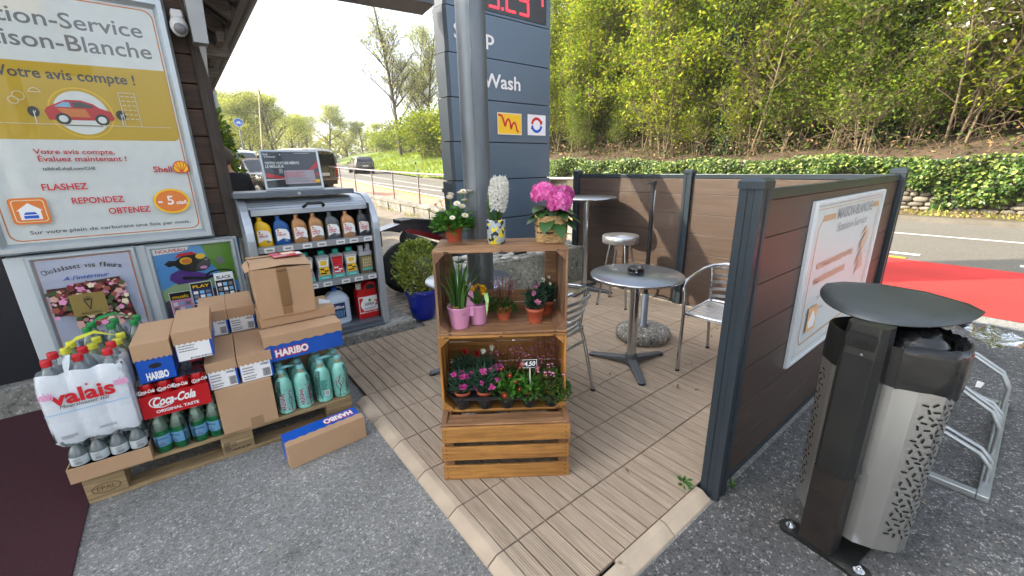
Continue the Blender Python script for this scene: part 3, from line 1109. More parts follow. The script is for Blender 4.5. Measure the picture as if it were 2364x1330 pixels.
# hill placement: rows up the slope; label says kind and place
rr = random.Random(102)
KIND = ["yellow-green slender tree", "green slender tree", "green many-stemmed hazel", "yellow-green many-stemmed shrub tree", "nearly bare brownish tree", "ivy-clad dark trunk", "white blossoming tree"]
used = [0] * 7
count = 0
def put_tree(k, d, y, s, rz=None, label=None, group=GW):
    global count
    x = 16.3 - 2.0 * (1 - wallk(y)) + bend(y) + d
    z = hill(d, y) - .05
    rz = rr.uniform(0, 6.28) if rz is None else rz
    lab = label or (KIND[k] + (" in the front row above the ivy wall" if d < 3.2 else " standing further up the wooded slope" if d < 9 else " high at the back of the wooded slope"))
    if used[k] == 0:
        o = P_[k]
        o.location = (x, y, z); o.rotation_euler = (0, 0, rz); o.scale = (s, s, s)
        o["label"] = lab; o["group"] = group
    else:
        o = copy_thing(P_[k], (x, y, z), rz, lab, group, s)
    used[k] += 1
    count += 1
    return o
rows = [(1.6, 1.9, .8), (3.4, 2.0, .95), (5.6, 2.2, 1.05), (8.6, 2.6, 1.1), (12.5, 3.0, 1.15), (17.5, 3.6, 1.2)]
for ri, (d, step, sc_) in enumerate(rows):
    y = -7 - ri * 1.5
    while y < 27 + ri * 2:
        dd = d + rr.uniform(-.7, .7)
        # left part of the wood is lighter and yellower
        ylw = (y > 10)
        ks = [0, 3, 3, 0, 4, 2] if ylw else [1, 2, 3, 2, 1, 5, 4]
        if ri == 0: ks = [2, 3, 2, 3, 0] if ylw else [2, 2, 1, 3, 5]
        k = rr.choice(ks)
        if not (d < 3 and -1 < y < 1.2):
            put_tree(k, max(.7, dd), y + rr.uniform(-.5, .5), sc_ * rr.uniform(.8, 1.18))
        y += step * rr.uniform(.75, 1.3)
# low shrubs filling the space below the crowns
GU = "low shrubs between the tree trunks of the wood"
for ri, (d, step) in enumerate(((1.5, 1.35), (3.2, 1.3), (5.5, 1.6), (8.5, 2.2))):
    y = -7.5 - ri
    while y < 27 + ri:
        k = rr.choice((2, 2, 3) if y < 10 else (3, 3, 2))
        o = put_tree(k, max(.9, d + rr.uniform(-.8, .8)), y, rr.uniform(.36, .66), None, ("low green shrub" if k == 2 else "low yellow-green shrub") + (" just behind the ivy wall" if ri == 0 else " below the tree crowns on the slope"), GU)
        o.name = "woodland_shrub"; o["category"] = "shrub"
        y += step * rr.uniform(.7, 1.3)
put_tree(6, 1.6, -.2, 1.0, 1.0, "white blossoming tree arching over the ivy at the right edge")
put_tree(6, 2.4, 1.9, .85, 3.0, "smaller white blossoming tree behind the ivy wall")
put_tree(6, 3.0, -2.8, 1.15, 4.0, "tall white blossoming tree at the far right of the wood")

# brambles and dead twigs on the slope
TWIG = mat("dead_twig", (92, 78, 58), .9, var=.25, scale=3, island=.3)
mb = MB()
rr = random.Random(55)
for i in range(1300):
    d, y = rr.uniform(.2, 7.5), rr.uniform(-8, 26)
    x, z = 16.3 - 2.0 * (1 - wallk(y)) + bend(y) + d, hill(d, y)
    a = rr.uniform(0, 2 * pi)
    L = rr.uniform(.6, 2.0)
    h = rr.uniform(.1, .9)
    mb.tube([(x, y, z), (x + cos(a) * L * .35, y + sin(a) * L * .35, z + h), (x + cos(a) * L * .8, y + sin(a) * L * .8, z + h * .8), (x + cos(a) * L, y + sin(a) * L, z + h * .3)], .011, 3, caps=False, r1=.004)
tag(mb.obj("bramble_twigs", TWIG), "tangle of dead brown bramble twigs on the wooded slope", "undergrowth", kind="stuff")
mb = MB()
for i in range(30000):
    d, y = rr.uniform(.2, 12), rr.uniform(-9, 27)
    if sin(y * 1.3) * cos(d * 1.1 + y * .4) < -.1 and rr.random() < .35: continue
    x, z = 16.3 - 2.0 * (1 - wallk(y)) + bend(y) + d, hill(d, y)
    L = rr.uniform(.07, .16)
    mb.leaf((x, y, z + abs(rr.gauss(0, .5)) * (1.5 if d > 2 else .9)), (rr.gauss(0, 1), rr.gauss(0, 1), rr.uniform(-.3, .8)), L, L * .6, 0 if rr.random() < .7 else 1)
tag(mb.obj("undergrowth", [leaf_mat("under_green", [(42, 59, 20), (66, 83, 28), (88, 102, 37)], .35), leaf_mat("under_dry", [(112, 88, 58), (140, 116, 80)], .2)]), "low green and brown undergrowth between the trees of the slope", "undergrowth", kind="stuff")
# far wood closing the slope behind: one mass of crowns
mb = MB()
for i in range(16000):
    y = rr.uniform(-40, 34)
    d = rr.uniform(20, 30) + (abs(y) * .05)
    x, z = 16.3 + bend(y) + d, hill(d, y)
    hh = rr.uniform(0, 1) ** .8 * (13 + 2.5 * sin(y * .5) + 2 * sin(y * 1.3 + 1))
    L = rr.uniform(.3, .55)
    mb.leaf((x + rr.gauss(0, 1.2), y, z + hh), (rr.gauss(0, 1), rr.gauss(0, 1), rr.gauss(0, .6)), L, L * .6, 0 if rr.random() < .6 else 1)
tag(mb.obj("background_wood", [LEAFG, LEAFY]), "hazy mass of further tree crowns behind the wooded slope", "wood", kind="stuff")

# ------------------------------------------------------------ trees to the left, across the bend
F_ = []
F_.append(tree_proto("spring_tree", "broad spring tree", "tree", 41, 13, .26, 6.5, 9500, .31, (BARKD, LEAFP), low=.08, dens=13, lean=.05, clump=.62, up=.25))
F_.append(tree_proto("spring_tree", "gnarled oak", "tree", 42, 13, .32, 7.0, 6200, .30, (BARKD, LEAFP), low=.1, dens=12, lean=.08, clump=.55, up=.2))
F_.append(tree_proto("poplar_tree", "tall thin poplar", "tree", 43, 21, .24, 5.6, 5600, .22, (BARKD, LEAFP), low=.16, dens=17, lean=.05, clump=.5, up=.55))
F_.append(tree_proto("roadside_bush", "bush", "bush", 44, 4.6, .07, 2.6, 6000, .24, (BARK, LEAFY), stems=7, low=.1, dens=6, lean=.3, clump=.55))
usedf = [0] * 4
def put_far(k, x, y, s, lab, rz=0, group=None, sz=None):
    z = zg(y) - .2 if x < 14 + bend(y) else hill(max(0, x - (16.3 - 2.0 * (1 - wallk(y)) + bend(y))), y) - .2
    if usedf[k] == 0:
        o = F_[k]; o.location = (x, y, z); o.rotation_euler = (0, 0, rz); o.scale = (s,) * 3; o["label"] = lab
        if group: o["group"] = group
    else:
        o = copy_thing(F_[k], (x, y, z), rz, lab, group, s)
    usedf[k] += 1
    return o
def at_px(px, y):
    """x of the ground point at distance line y that falls in photo column px (flat horizon row)"""
    a = math.atan((px - 1182) / 993.0) + YAW
    return y * math.tan(a)
GF = "spring trees closing the view beyond the parked cars"
for k, px, y, s, lab, rz in (
    (0, 515, 58, .52, "yellow-green tree just beside the shop eaves beyond the hedge", 0),
    (0, 555, 62, .56, "yellow-green tree between the utility pole and the round blue sign", 3.3),
    (0, 592, 66, .64, "broad yellow-green tree behind the round blue sign", 1.1),
    (1, 648, 62, .62, "gnarled golden oak with dark limbs behind the large estate car", 0),
    (0, 622, 90, .80, "pale tree in the gap behind the gnarled oak", 2.2),
    (1, 690, 70, .50, "low spreading oak right behind the display poster", 5.2),
    (1, 722, 88, .58, "smaller golden oak left of the pointed tree", 2.4),
    (1, 772, 96, .80, "pointed golden tree rising above the far road", 4.0),
    (0, 705, 112, .72, "low rounded crown far behind between the two oaks", 3.1),
    (0, 812, 104, .62, "rounded tree at the far road bend", 5.0),
    (1, 848, 92, .46, "low dull tree right of the far road bend", 1.6),
    (0, 880, 84, .40, "small yellow-green tree left of the tall poplars", 2.8),
    (0, 560, 104, .95, "distant pale crown between hedge and oak", 4.4)):
    put_far(k, at_px(px, y), y, s, lab, rz, GF)
GP = "tall thin poplars beside the totem"
for px, y, s, lab, rz in ((935, 46, .86, "tallest sparse poplar left of the price totem", .6), (1000, 50, .82, "sparse poplar half hidden by the price totem edge", 2.5), (985, 56, .8, "thin back poplar between the two tall ones", 4.1)):
    put_far(2, at_px(px, y), y, s, lab, rz, GP)
GB = "bushes on the grass bank"
for px, y, s, lab, rz in ((990, 40, 1.0, "large yellow-green bush on the bank next to the totem", 0), (945, 52, .9, "bush on the bank below the tallest poplar", 2), (1030, 37, 1.0, "bush on the bank behind the price totem", 4), (900, 66, .8, "small far bush on the bank near the bend", 1), (1090, 34, 1.1, "bush behind the steel pole and totem", 3)):
    put_far(3, at_px(px, y), y, s, lab, rz, GB)

# far wood behind the parked cars and the road bend
mb = MB()
rr = random.Random(93)
for i in range(15000):
    x = rr.uniform(-45, 70)
    y = 128 + rr.gauss(0, 4) - .12 * x
    hh = rr.random() ** .85 * (7.0 + 1.6 * sin(x * .33) + 1.2 * sin(x * .9 + 1))
    L = rr.uniform(.5, 1.0)
    mb.leaf((x, y, zg(y) + hh), (rr.gauss(0, 1), rr.gauss(0, 1), rr.gauss(0, .6)), L, L * .65, 0 if rr.random() < .6 else 1)
tag(mb.obj("distant_wood", [LEAFY, LEAFO]), "pale distant wood behind the trees at the road bend", "wood", kind="stuff")

# long grass on the bank
mb = MB()
rr = random.Random(91)
GRL = leaf_mat("bank_grass", [(91, 114, 32), (127, 142, 41), (157, 161, 62)], .45, .7)
for i in range(6000):
    y = rr.uniform(24, 64)
    d = rr.uniform(0, 9)
    x = 16.3 - 2.0 * (1 - wallk(y)) + bend(y) + d
    mb.leaf((x, y, hill(d, y) + .05), (rr.gauss(0, .4), rr.gauss(0, .4), 1), rr.uniform(.2, .5), .09, 0)
tag(mb.obj("bank_grass", GRL), "long bright grass on the bank at the road bend", "grass", kind="stuff")

# hedge beside the shop
mb = MB()
rr = random.Random(66)
for i in range(14000):
    y = rr.uniform(11.6, 25.5)
    f = rr.random()
    if f < .6: x, z = .12 * sin(y * 1.9) + rr.gauss(0, .1), rr.uniform(0, 2.75)
    elif f < .85: x, z = -rr.uniform(0, 1.4), 2.7 + rr.gauss(0, .12) + .15 * sin(y * 2.3)
    else: x, z, y = -rr.uniform(0, 1.35), rr.uniform(0, 2.7), 11.6 + abs(rr.gauss(0, .12))
    x += .98 + (y - 12) * .085 - max(0, z - 2.2) * .35
    L = rr.uniform(.12, .24)
    mb.leaf((x, y, zg(y) + z), (rr.uniform(-.2, 1), rr.gauss(0, .7), rr.uniform(-.3, 1)), L, L * .55, 0 if rr.random() < .8 else 1)
h = thing("hedge", "tall clipped evergreen hedge running back along the shop side", "hedge")
mb.obj("foliage", [leaf_mat("hedge_leaf", [(48, 74, 22), (76, 104, 28), (110, 132, 38)], .35), LEAFY], h)
mb = MB()
for k in range(16):
    y = 12.2 + k * 1.1
    x = .35 + (y - 12) * .085
    mb.tube([(x, y, zg(y)), (x + .05, y + .1, zg(y) + 1.2), (x, y, zg(y) + 2)], .05, 5)
mb.obj("stems", BARKD, h)
# ============================================================ SIGNS ON THE SHOP WALL
ALU = mat("brushed_aluminium", (190, 194, 198), .32, .9, var=.06, scale=4, stretch=(1, 1, 12))
ALUS = mat("satin_frame", (178, 188, 194), .38, .55, var=.05, scale=4)
PAPER = mat("poster_paper", (204, 214, 216), .5, var=.03, scale=3)
PAPERY = mat("poster_yellow", (206, 168, 10), .5, var=.05, scale=2)
def frame(parent, x0, x1, z0, z1, y, w, dep, m, name="frame"):
    """mitred snap frame, half-round profile"""
    mb = MB()
    pr = [(0, 0), (.0, -dep * .6), (w * .25, -dep), (w * .7, -dep), (w, -dep * .55), (w, 0)]
    cs = [(x0, z0, 1, 1), (x1, z0, -1, 1), (x1, z1, -1, -1), (x0, z1, 1, -1)]
    n = len(pr)
    vs = []
    for cx, cz, sx, sz in cs:
        vs += [(cx + sx * a, y + b, cz + sz * a) for a, b in pr]
    for k in range(4):
        k2 = (k + 1) % 4
        mb.add([vs[k * n + i] for i in range(n)] + [vs[k2 * n + i] for i in range(n)], [(i, i + 1, n + i + 1, n + i) for i in range(n - 1)])
    return mb.obj(name, m, parent)

t = thing("poster_sign", "very large framed sign with white and mustard yellow poster on the timber wall", "sign", (0, 0, 0))
YF = 3.855
mb = MB()
mb.box(-.92, .155, YF - .03, YF, 1.02, 2.55)
mb.obj("backing", ALUS, t)
frame(t, -.925, .16, 1.015, 2.555, YF, .062, .075, ALUS)
mb = MB()
p = Print(mb, (0, YF - .031, 0))
p.rect(-.86, .096, 1.08, 2.492, iW)
p.rect(-.845, .088, 1.09, 2.48, iO, .05); p.rect(-.838, .081, 1.097, 2.473, iW, .046)
p.text("Station-Service", .016, 2.315, .785, .082, iG, .010, align='r')
p.text("Maison-Blanche", .038, 2.195, .80, .085, iG, .010, align='r')
p.poly([(-.86, 1.685), (.055, 1.69), (.075, 1.70), (.083, 1.72), (.083, 2.13), (-.86, 2.11)], 14)
p.text("Votre avis compte !", -.08, 2.03, .60, .056, iD, .02, align='r')
# round badge with the red car
p.arc(-.37, 1.845, .142, 0, 360, .008, iY, 36)
p.disc(-.37, 1.845, .122, .125, iW)
p.poly([(-.52, 1.80), (-.53, 1.85), (-.515, 1.872), (-.48, 1.89), (-.43, 1.917), (-.36, 1.918), (-.31, 1.90), (-.285, 1.878), (-.235, 1.858), (-.225, 1.82), (-.235, 1.805)], iR)
p.poly([(-.485, 1.876), (-.44, 1.904), (-.415, 1.904), (-.41, 1.876)], iL)
p.poly([(-.40, 1.876), (-.403, 1.906), (-.36, 1.907), (-.318, 1.893), (-.31, 1.876)], iD)
p.poly([(-.475, 1.868), (-.35, 1.868), (-.335, 1.82), (-.44, 1.82)], iO)
for wx in (-.458, -.285):
    p.disc(wx, 1.808, .033, .033, iK); p.disc(wx, 1.808, .020, .020, iW)
p.line([(-.86, 1.775), (.05, 1.775)], .004, iC)
p.line([(-.46, 1.772), (-.29, 1.772)], .004, iK)
for tx, tz in ((-.575, 1.842), (-.19, 1.84)):
    p.disc(tx, tz, .024, .03, iK); p.line([(tx, tz - .06), (tx, tz + .005)], .004, iW); p.line([(tx, tz - .012), (tx + .010, tz + .006)], .003, iW)
p.line([(-.178, 1.778), (-.178, 1.977), (-.10, 1.975), (-.10, 1.778)], .004, iC)
for k in range(6):
    for q in range(3):
        p.line([(-.168 + q * .024, 1.955 - k * .027), (-.156 + q * .024, 1.955 - k * .027)], .006, iC)
p.arc(-.64, 1.90, .02, 0, 360, .004, iC); p.arc(-.615, 1.925, .024, 0, 360, .004, iC); p.arc(-.545, 1.95, .022, 0, 180, .004, iC); p.line([(-.57, 1.95), (-.52, 1.95)], .004, iC)
p.text("Votre avis compte.", -.628, 1.603, .36, .028, iR, .014)
p.text("Évaluez maintenant !", -.618, 1.560, .398, .030, iR, .014)
p.text("tellshell.shell.com/CHE", -.612, 1.508, .232, .018, iD, .02)
p.text("Shell", -.098, 1.487, .10, .036, iR, .02)
# scallop emblem
p.poly([(.053 + .045 * cos(R(a)), 1.508 + .052 * sin(R(a))) for a in range(-15, 196, 15)] + [(.025, 1.478), (.081, 1.478)], iR)
p.poly([(.053 + .039 * cos(R(a)), 1.508 + .046 * sin(R(a))) for a in range(-10, 191, 20)] + [(.03, 1.484), (.076, 1.484)], iY)
for a in (35, 60, 90, 120, 145):
    p.line([(.053 + .006 * cos(R(a)), 1.487), (.053 + .043 * cos(R(a)), 1.506 + .045 * sin(R(a)))], .004, iR)
p.text("FLASHEZ", -.64, 1.39, .20, .038, iR, .016)
p.text("REPONDEZ", -.53, 1.302, .245, .038, iR, .016)
p.text("OBTENEZ", -.375, 1.228, .21, .038, iR, .016)
p.disc(-.04, 1.29, .1, .084, iY); p.disc(-.04, 1.29, .088, .073, iO)
p.text("- 5", -.115, 1.268, .085, .058, iW, .02); p.text("cts/l.", -.018, 1.268, .065, .024, iW, .03)
p.text("Sur votre plein de carburant une fois par mois.", -.75, 1.133, .785, .021, iD, .014)
p.rect(-.80, -.64, 1.195, 1.35, iO, .02); p.rect(-.788, -.652, 1.207, 1.338, iC, .016); p.rect(-.784, -.656, 1.211, 1.334, iO, .014)
p.poly([(-.775, 1.275), (-.72, 1.32), (-.665, 1.275), (-.675, 1.275), (-.675, 1.222), (-.765, 1.222), (-.765, 1.275)], iW)
p.poly([(-.75, 1.228), (-.69, 1.228), (-.69, 1.25), (-.70, 1.266), (-.74, 1.266), (-.75, 1.25)], iB)
p.line([(-.748, 1.249), (-.692, 1.249)], .005, iW)
mb.obj("poster", INKS + [PAPERY], t)
mb = MB()
mb.box(-.862, .098, YF - .052, YF - .050, 1.078, 2.494)
mb.obj("glazing", GLASS, t)

# flower poster
t = thing("flower_poster", "framed flower poster with round lettering left on the white base panel", "poster", (0, 0, 0))
YP = 3.819
mb = MB(); mb.box(-.812, -.302, YP - .02, YP, .25, 1.005); mb.obj("backing", ALUS, t)
frame(t, -.815, -.298, .245, 1.006, YP, .034, .04, ALUS)
mb = MB()
p = Print(mb, (0, YP - .021, 0))
p.rect(-.785, -.33, .27, .975, iO); p.rect(-.777, -.338, .278, .968, 14)
txt = "Choisissez vos fleurs"
for i, ch in enumerate(txt):
    if ch == " ": continue
    u = i / (len(txt) - 1) - .5
    p.text(ch, -.575 + u * .35, .90 - u * u * .10, .011 if ch in "il" else .016, .030, iD, .02, ang=-u * .55, align='c')
p.text("A l'intérieur", -.57, .828, .22, .024, iB, .01, .35, 'c')
rr = random.Random(3)
p.poly([(-.765, .60), (-.765, .785), (-.66, .785), (-.66, .80), (-.415, .815), (-.38, .51), (-.65, .51), (-.66, .60)], 15)
for i in range(240):
    x, z = rr.uniform(-.755, -.395), rr.uniform(.52, .805)
    if (x > -.40 and z > .7) or (x < -.66 and (z < .61 or z > .775)): continue
    k = rr.choice((16, 16, 17, 18, iP, iC, 19))
    r_ = rr.uniform(.006, .017)
    a0 = rr.uniform(0, 6)
    p.poly([(x + r_ * (1 + .35 * (q % 2)) * cos(a0 + q * pi / 5), z + r_ * (1 + .35 * (q % 2)) * sin(a0 + q * pi / 5)) for q in range(10)], k)
p.rect(-.665, -.50, .60, .745, 20)
p.line([(-.60, .70), (-.583, .64), (-.566, .70)], .007, iK)
for a in range(0, 181, 30):
    p.line([(-.583, .70), (-.583 + .022 * cos(R(a)), .708 + .018 * sin(R(a)))], .003, iK)
p.text("BOUVARD", -.583, .612, .09, .011, iK, .01, align='c')
mb.obj("poster", INKS + [ink("poster_lilac", (196, 200, 222)), ink("collage", (84, 58, 46)), ink("rust", (150, 78, 62)), ink("rose", (206, 160, 150)), ink("wine", (120, 36, 48)), ink("leafgreen", (66, 84, 46)), ink("gold_label", (134, 116, 58))], t)
mb = MB(); mb.box(-.786, -.329, YP - .034, YP - .032, .268, .977); mb.obj("glazing", GLASS, t)

# poster with dog at the wheel
t = thing("dog_poster", "framed poster of a dark dog in yellow goggles on the white base panel", "poster", (0, 0, 0))
mb = MB(); mb.box(-.248, .272, YP - .02, YP, .25, .995); mb.obj("backing", ALUS, t)
frame(t, -.251, .275, .245, .998, YP, .034, .04, ALUS)
mb = MB()
p = Print(mb, (0, YP - .021, 0))
p.rect(-.222, .246, .27, .966, 14)
p.poly([(-.222, .27), (.246, .27), (.246, .58), (.0, .66), (-.222, .62)], 15)
p.poly([(.06, .966), (.246, .966), (.246, .66), (.16, .72), (.10, .82)], 16)
p.poly([(-.222, .66), (-.1, .72), (.05, .70), (.16, .73), (.14, .66), (-.222, .58)], 17)
p.poly([(-.222, .966), (-.01, .966), (-.02, .945), (-.05, .932), (-.222, .922)], iW)
p.text("NOUVEAU", -.20, .935, .165, .022, iR, .02)
p.poly([(-.16, .735), (-.15, .775), (-.10, .80), (.0, .775), (.08, .74), (.06, .70), (-.12, .695)], 18)
p.poly([(-.17, .855), (-.15, .83), (-.115, .835), (-.09, .80), (-.03, .775), (.05, .775), (.09, .80), (.10, .85), (.06, .895), (.0, .91), (-.06, .90), (-.105, .87), (-.14, .875)], iK)
p.poly([(.0, .785), (.06, .782), (.095, .81), (.10, .845), (.07, .86), (.02, .83)], iD)
p.poly([(-.11, .885), (-.08, .918), (.0, .925), (.03, .905), (-.06, .90)], iR)
p.disc(-.045, .862, .036, .026, iY); p.disc(.045, .885, .03, .02, iY); p.disc(-.042, .860, .028, .019, iO)
p.disc(.075, .857, .012, .008, iG); p.disc(.05, .80, .022, .011, iP)
p.arc(.14, .73, .085, 0, 180, .012, iK, ry=.035); p.poly([(.13, .85), (.17, .87), (.19, .83), (.15, .80)], iG)
p.line([(-.08, .74), (.05, .715), (.12, .735)], .02, iK)
for x, z, w, h, c1, tx in ((-.185, .45, .12, .19, iP, "music"), (-.055, .53, .125, .16, iN, "PLAY"), (.10, .55, .115, .19, iK, "BLACK")):
    p.rect(x - .004, x + w + .004, z - .004, z + h + .004, iW); p.rect(x, x + w, z, z + h, c1)
    p.rect(x, x + w, z + h * .72, z + h, iK if c1 != iK else iW); p.text(tx, x + w / 2, z + h * .77, w * .8, h * .13, iY if c1 != iK else iK, .02, align='c')
    for q in range(3):
        for s_ in range(3):
            p.rect(x + w * (.08 + .3 * q), x + w * (.3 + .3 * q), z + h * (.08 + .2 * s_), z + h * (.22 + .2 * s_), (iL, iG, iW)[(q + s_) % 3])
mb.obj("poster", INKS + [ink("sky_blue", (84, 150, 210)), ink("road_dark", (70, 70, 86)), ink("speed_green", (90, 140, 40)), ink("field_light", (150, 176, 130)), ink("jacket_purple", (86, 44, 130))], t)
mb = MB(); mb.box(-.223, .247, YP - .034, YP - .032, .268, .968); mb.obj("glazing", GLASS, t)

# ============================================================ OIL CABINET
CABM = mat("cabinet_silver", (176, 184, 192), .35, .55, var=.06, scale=3, stretch=(1, 1, 1))
CABD = mat("cabinet_grey", (98, 106, 116), .45, .4, var=.08)
INT = mat("cabinet_black", (18, 18, 20), .7, var=.1)
BLKP = mat("black_plastic", (24, 25, 27), .42, var=.08, scale=12)
t = thing("oil_cabinet", "silver roller shutter cabinet full of oil bottles on the concrete slab", "cabinet", (0, 0, 0))
CX0, CX1, CY0, CY1 = .335, 1.335, 3.57, 4.12
def side_outline(inset=0):
    o = [(CY1 - inset, .10), (CY0 + inset + .0, .10), (CY0 + inset, .9)]
    for k in range(9):
        a = R(180 - 90 * k / 8)
        o.append((CY0 + .30 + (.30 - inset) * cos(a), .98 + (.30 - inset) * sin(a)))
    o.append((CY1 - inset, 1.28 - inset))
    return o
for nm, x0, x1 in (("side_panel", CX0, CX0 + .055), ("side_panel", CX1 - .055, CX1)):
    mb = MB()
    o = side_outline()
    n = len(o)
    mb.add([(x0, y, z) for y, z in o] + [(x1, y, z) for y, z in o], [tuple(range(n)), tuple(range(2 * n - 1, n - 1, -1))] + [(i, n + i, n + (i + 1) % n, (i + 1) % n) for i in range(n)])
    mb.obj(nm, CABM, t, bevel=.006)
mb = MB()
mb.box(CX0 + .056, CX1 - .056, CY1 - .02, CY1 - .002, .12, 1.25)
mb.box(CX0 + .056, CX0 + .06, CY0 + .05, CY1 - .02, .15, 1.2)
mb.box(CX1 - .06, CX1 - .056, CY0 + .05, CY1 - .02, .15, 1.2)
mb.obj("back_panel", INT, t)
mb = MB()
o = side_outline(.012)[2:]
pts = [q for q in o if q[1] > 1.175]
nn = 7
sl2 = []
for k in range(len(pts) - 1):
    for q in range(2):
        a, b = pts[k], pts[k + 1]
        f0, f1 = q / 2, (q + 1) / 2 - .06
        sl2.append(((a[0] + (b[0] - a[0]) * f0, a[1] + (b[1] - a[1]) * f0), (a[0] + (b[0] - a[0]) * f1, a[1] + (b[1] - a[1]) * f1)))
for (ya, za), (yb, zb) in sl2:
    mb.add([(CX0 + .056, ya, za), (CX1 - .056, ya, za), (CX1 - .056, yb, zb), (CX0 + .056, yb, zb)], [(0, 1, 2, 3)])
mb.box(CX0 + .056, CX1 - .056, pts[0][0] - .004, pts[0][0] + .02, pts[0][1] - .03, pts[0][1] + .006)
mb.obj("roller_shutter", CABM, t)
mb = MB()
mb.tube([(.755, 3.60, 1.205), (.757, 3.565, 1.212), (.775, 3.55, 1.232), (.88, 3.55, 1.232), (.898, 3.565, 1.212), (.90, 3.60, 1.205)], .012, 8)
mb.obj("handle", BLKP, t)
mb = MB(); mb.box(.315, 1.20, 3.72, 4.12, 1.285, 1.325); mb.obj("top_cap", CABD, t, bevel=.004)
mb = MB(); mb.cyl((.765, 3.721, 1.305), (.765, 3.708, 1.305), .012, n=12); mb.obj("lock", ALU, t)
mb = MB(); mb.box(CX0 + .056, CX1 - .056, CY0 + .01, CY1 - .021, .105, .155); mb.box(CX0 + .056, CX1 - .056, CY0 - .03, CY0 + .008, .102, .125)
mb.obj("base", CABD, t, bevel=.004)
TAGS = mat("price_tag", (214, 216, 214), .6, var=.03)
for z in (.905, .565):
    mb = MB()
    mb.box(CX0 + .06, CX1 - .06, 3.615, CY1 - .021, z, z + .014)
    mb.box(CX0 + .06, CX1 - .06, 3.603, 3.6145, z - .03, z + .018)
    s_ = mb.obj("shelf", mat("shelf_grey", (150, 156, 160), .4, .4, var=.05), t)
    for i, x in enumerate((.47, .60, .74, .85, 1.0, 1.11, 1.23)):
        mb = MB()
        mb.box(x - .035, x + .035, 3.598, 3.6025, z - .026, z + .010)
        p = Print(mb, (0, 3.5975, 0)); p.rect(x - .022, x + .022, z - .014, z - .002, 1)
        mb.obj("price_tag", [TAGS, GREY], s_)
# ------ oil bottles
def oil_bottle(colr, metal, label, xx, lines):
    t = thing("oil_bottle", label, "bottle", (xx, 3.70, .919), 0, "one litre oil bottles on the top shelf of the cabinet")
    m_ = mat("oil_plastic_%d_%d_%d" % colr, colr, .32, metal, var=.04)
    # flask: rounded rectangle lofted upward with a shoulder leaning to the right
    secs = [(0, .052, .030, 0), (.008, .056, .033, 0), (.12, .056, .033, 0), (.150, .053, .032, -.001), (.172, .042, .028, -.006), (.186, .026, .022, -.012), (.193, .018, .018, -.014)]
    vs, n = [], 16
    for z, a, b, sx in secs:
        for i in range(n):
            c_, s2 = cos(2 * pi * i / n), sin(2 * pi * i / n)
            vs.append((sx + a * math.copysign(abs(c_) ** .55, c_), b * math.copysign(abs(s2) ** .55, s2), z))
    mb = MB()
    mb.add(vs, [(k * n + i, k * n + (i + 1) % n, (k + 1) * n + (i + 1) % n, (k + 1) * n + i) for k in range(len(secs) - 1) for i in range(n)], 0, True)
    mb.add(vs, [tuple(range(n - 1, -1, -1)), tuple(range((len(secs) - 1) * n, len(secs) * n))])
    mb.obj("body", m_, t)
    mb = MB(); mb.cyl((-.014, 0, .193), (-.014, 0, .222), .0185, .017, 14); mb.obj("cap", m_, t, bevel=.002)
    mb = MB()
    p = Print(mb, (0, -.0336, 0))
    p.poly([(-.046, .018), (.046, .018), (.046, .09), (.030, .118), (-.02, .128), (-.046, .12)], iW)
    p.disc(-.030, .112, .008, .008, iY); p.disc(-.030, .112, .005, .005, iR)
    p.text("Shell", -.038, .092, .03, .010, iR, .02)
    p.text("HELIX", -.038, .072, .062, .014, iR, .03)
    if lines: p.text("ULTRA", -.038, .056, .056, .011, iR, .03)
    p.poly([(-.046, .018), (.046, .018), (.046, .036), (.0, .05), (-.046, .030)], 14)
    p.disc(.02, .035, .012, .010, iG)
    mb.obj("label", INKS + [m_], t)
    return t
for args in (((222, 178, 8), 0, "bright yellow oil bottle with white label at the end of the top shelf", .463, 0), ((8, 76, 140), 0, "blue oil bottle with white label on the top shelf", .590, 0),
             ((170, 122, 78), .35, "copper oil bottle standing next to the blue bottle", .720, 1), ((168, 124, 82), .35, "copper oil bottle left of the dark grey bottle under the cabinet handle", .846, 1),
             ((88, 92, 96), .35, "dark grey oil bottle between two copper bottles", .975, 1), ((178, 130, 88), .35, "copper oil bottle between the two grey bottles", 1.105, 1), ((64, 66, 68), .35, "darkest grey oil bottle at the cabinet's right end", 1.238, 1)):
    oil_bottle(*args)
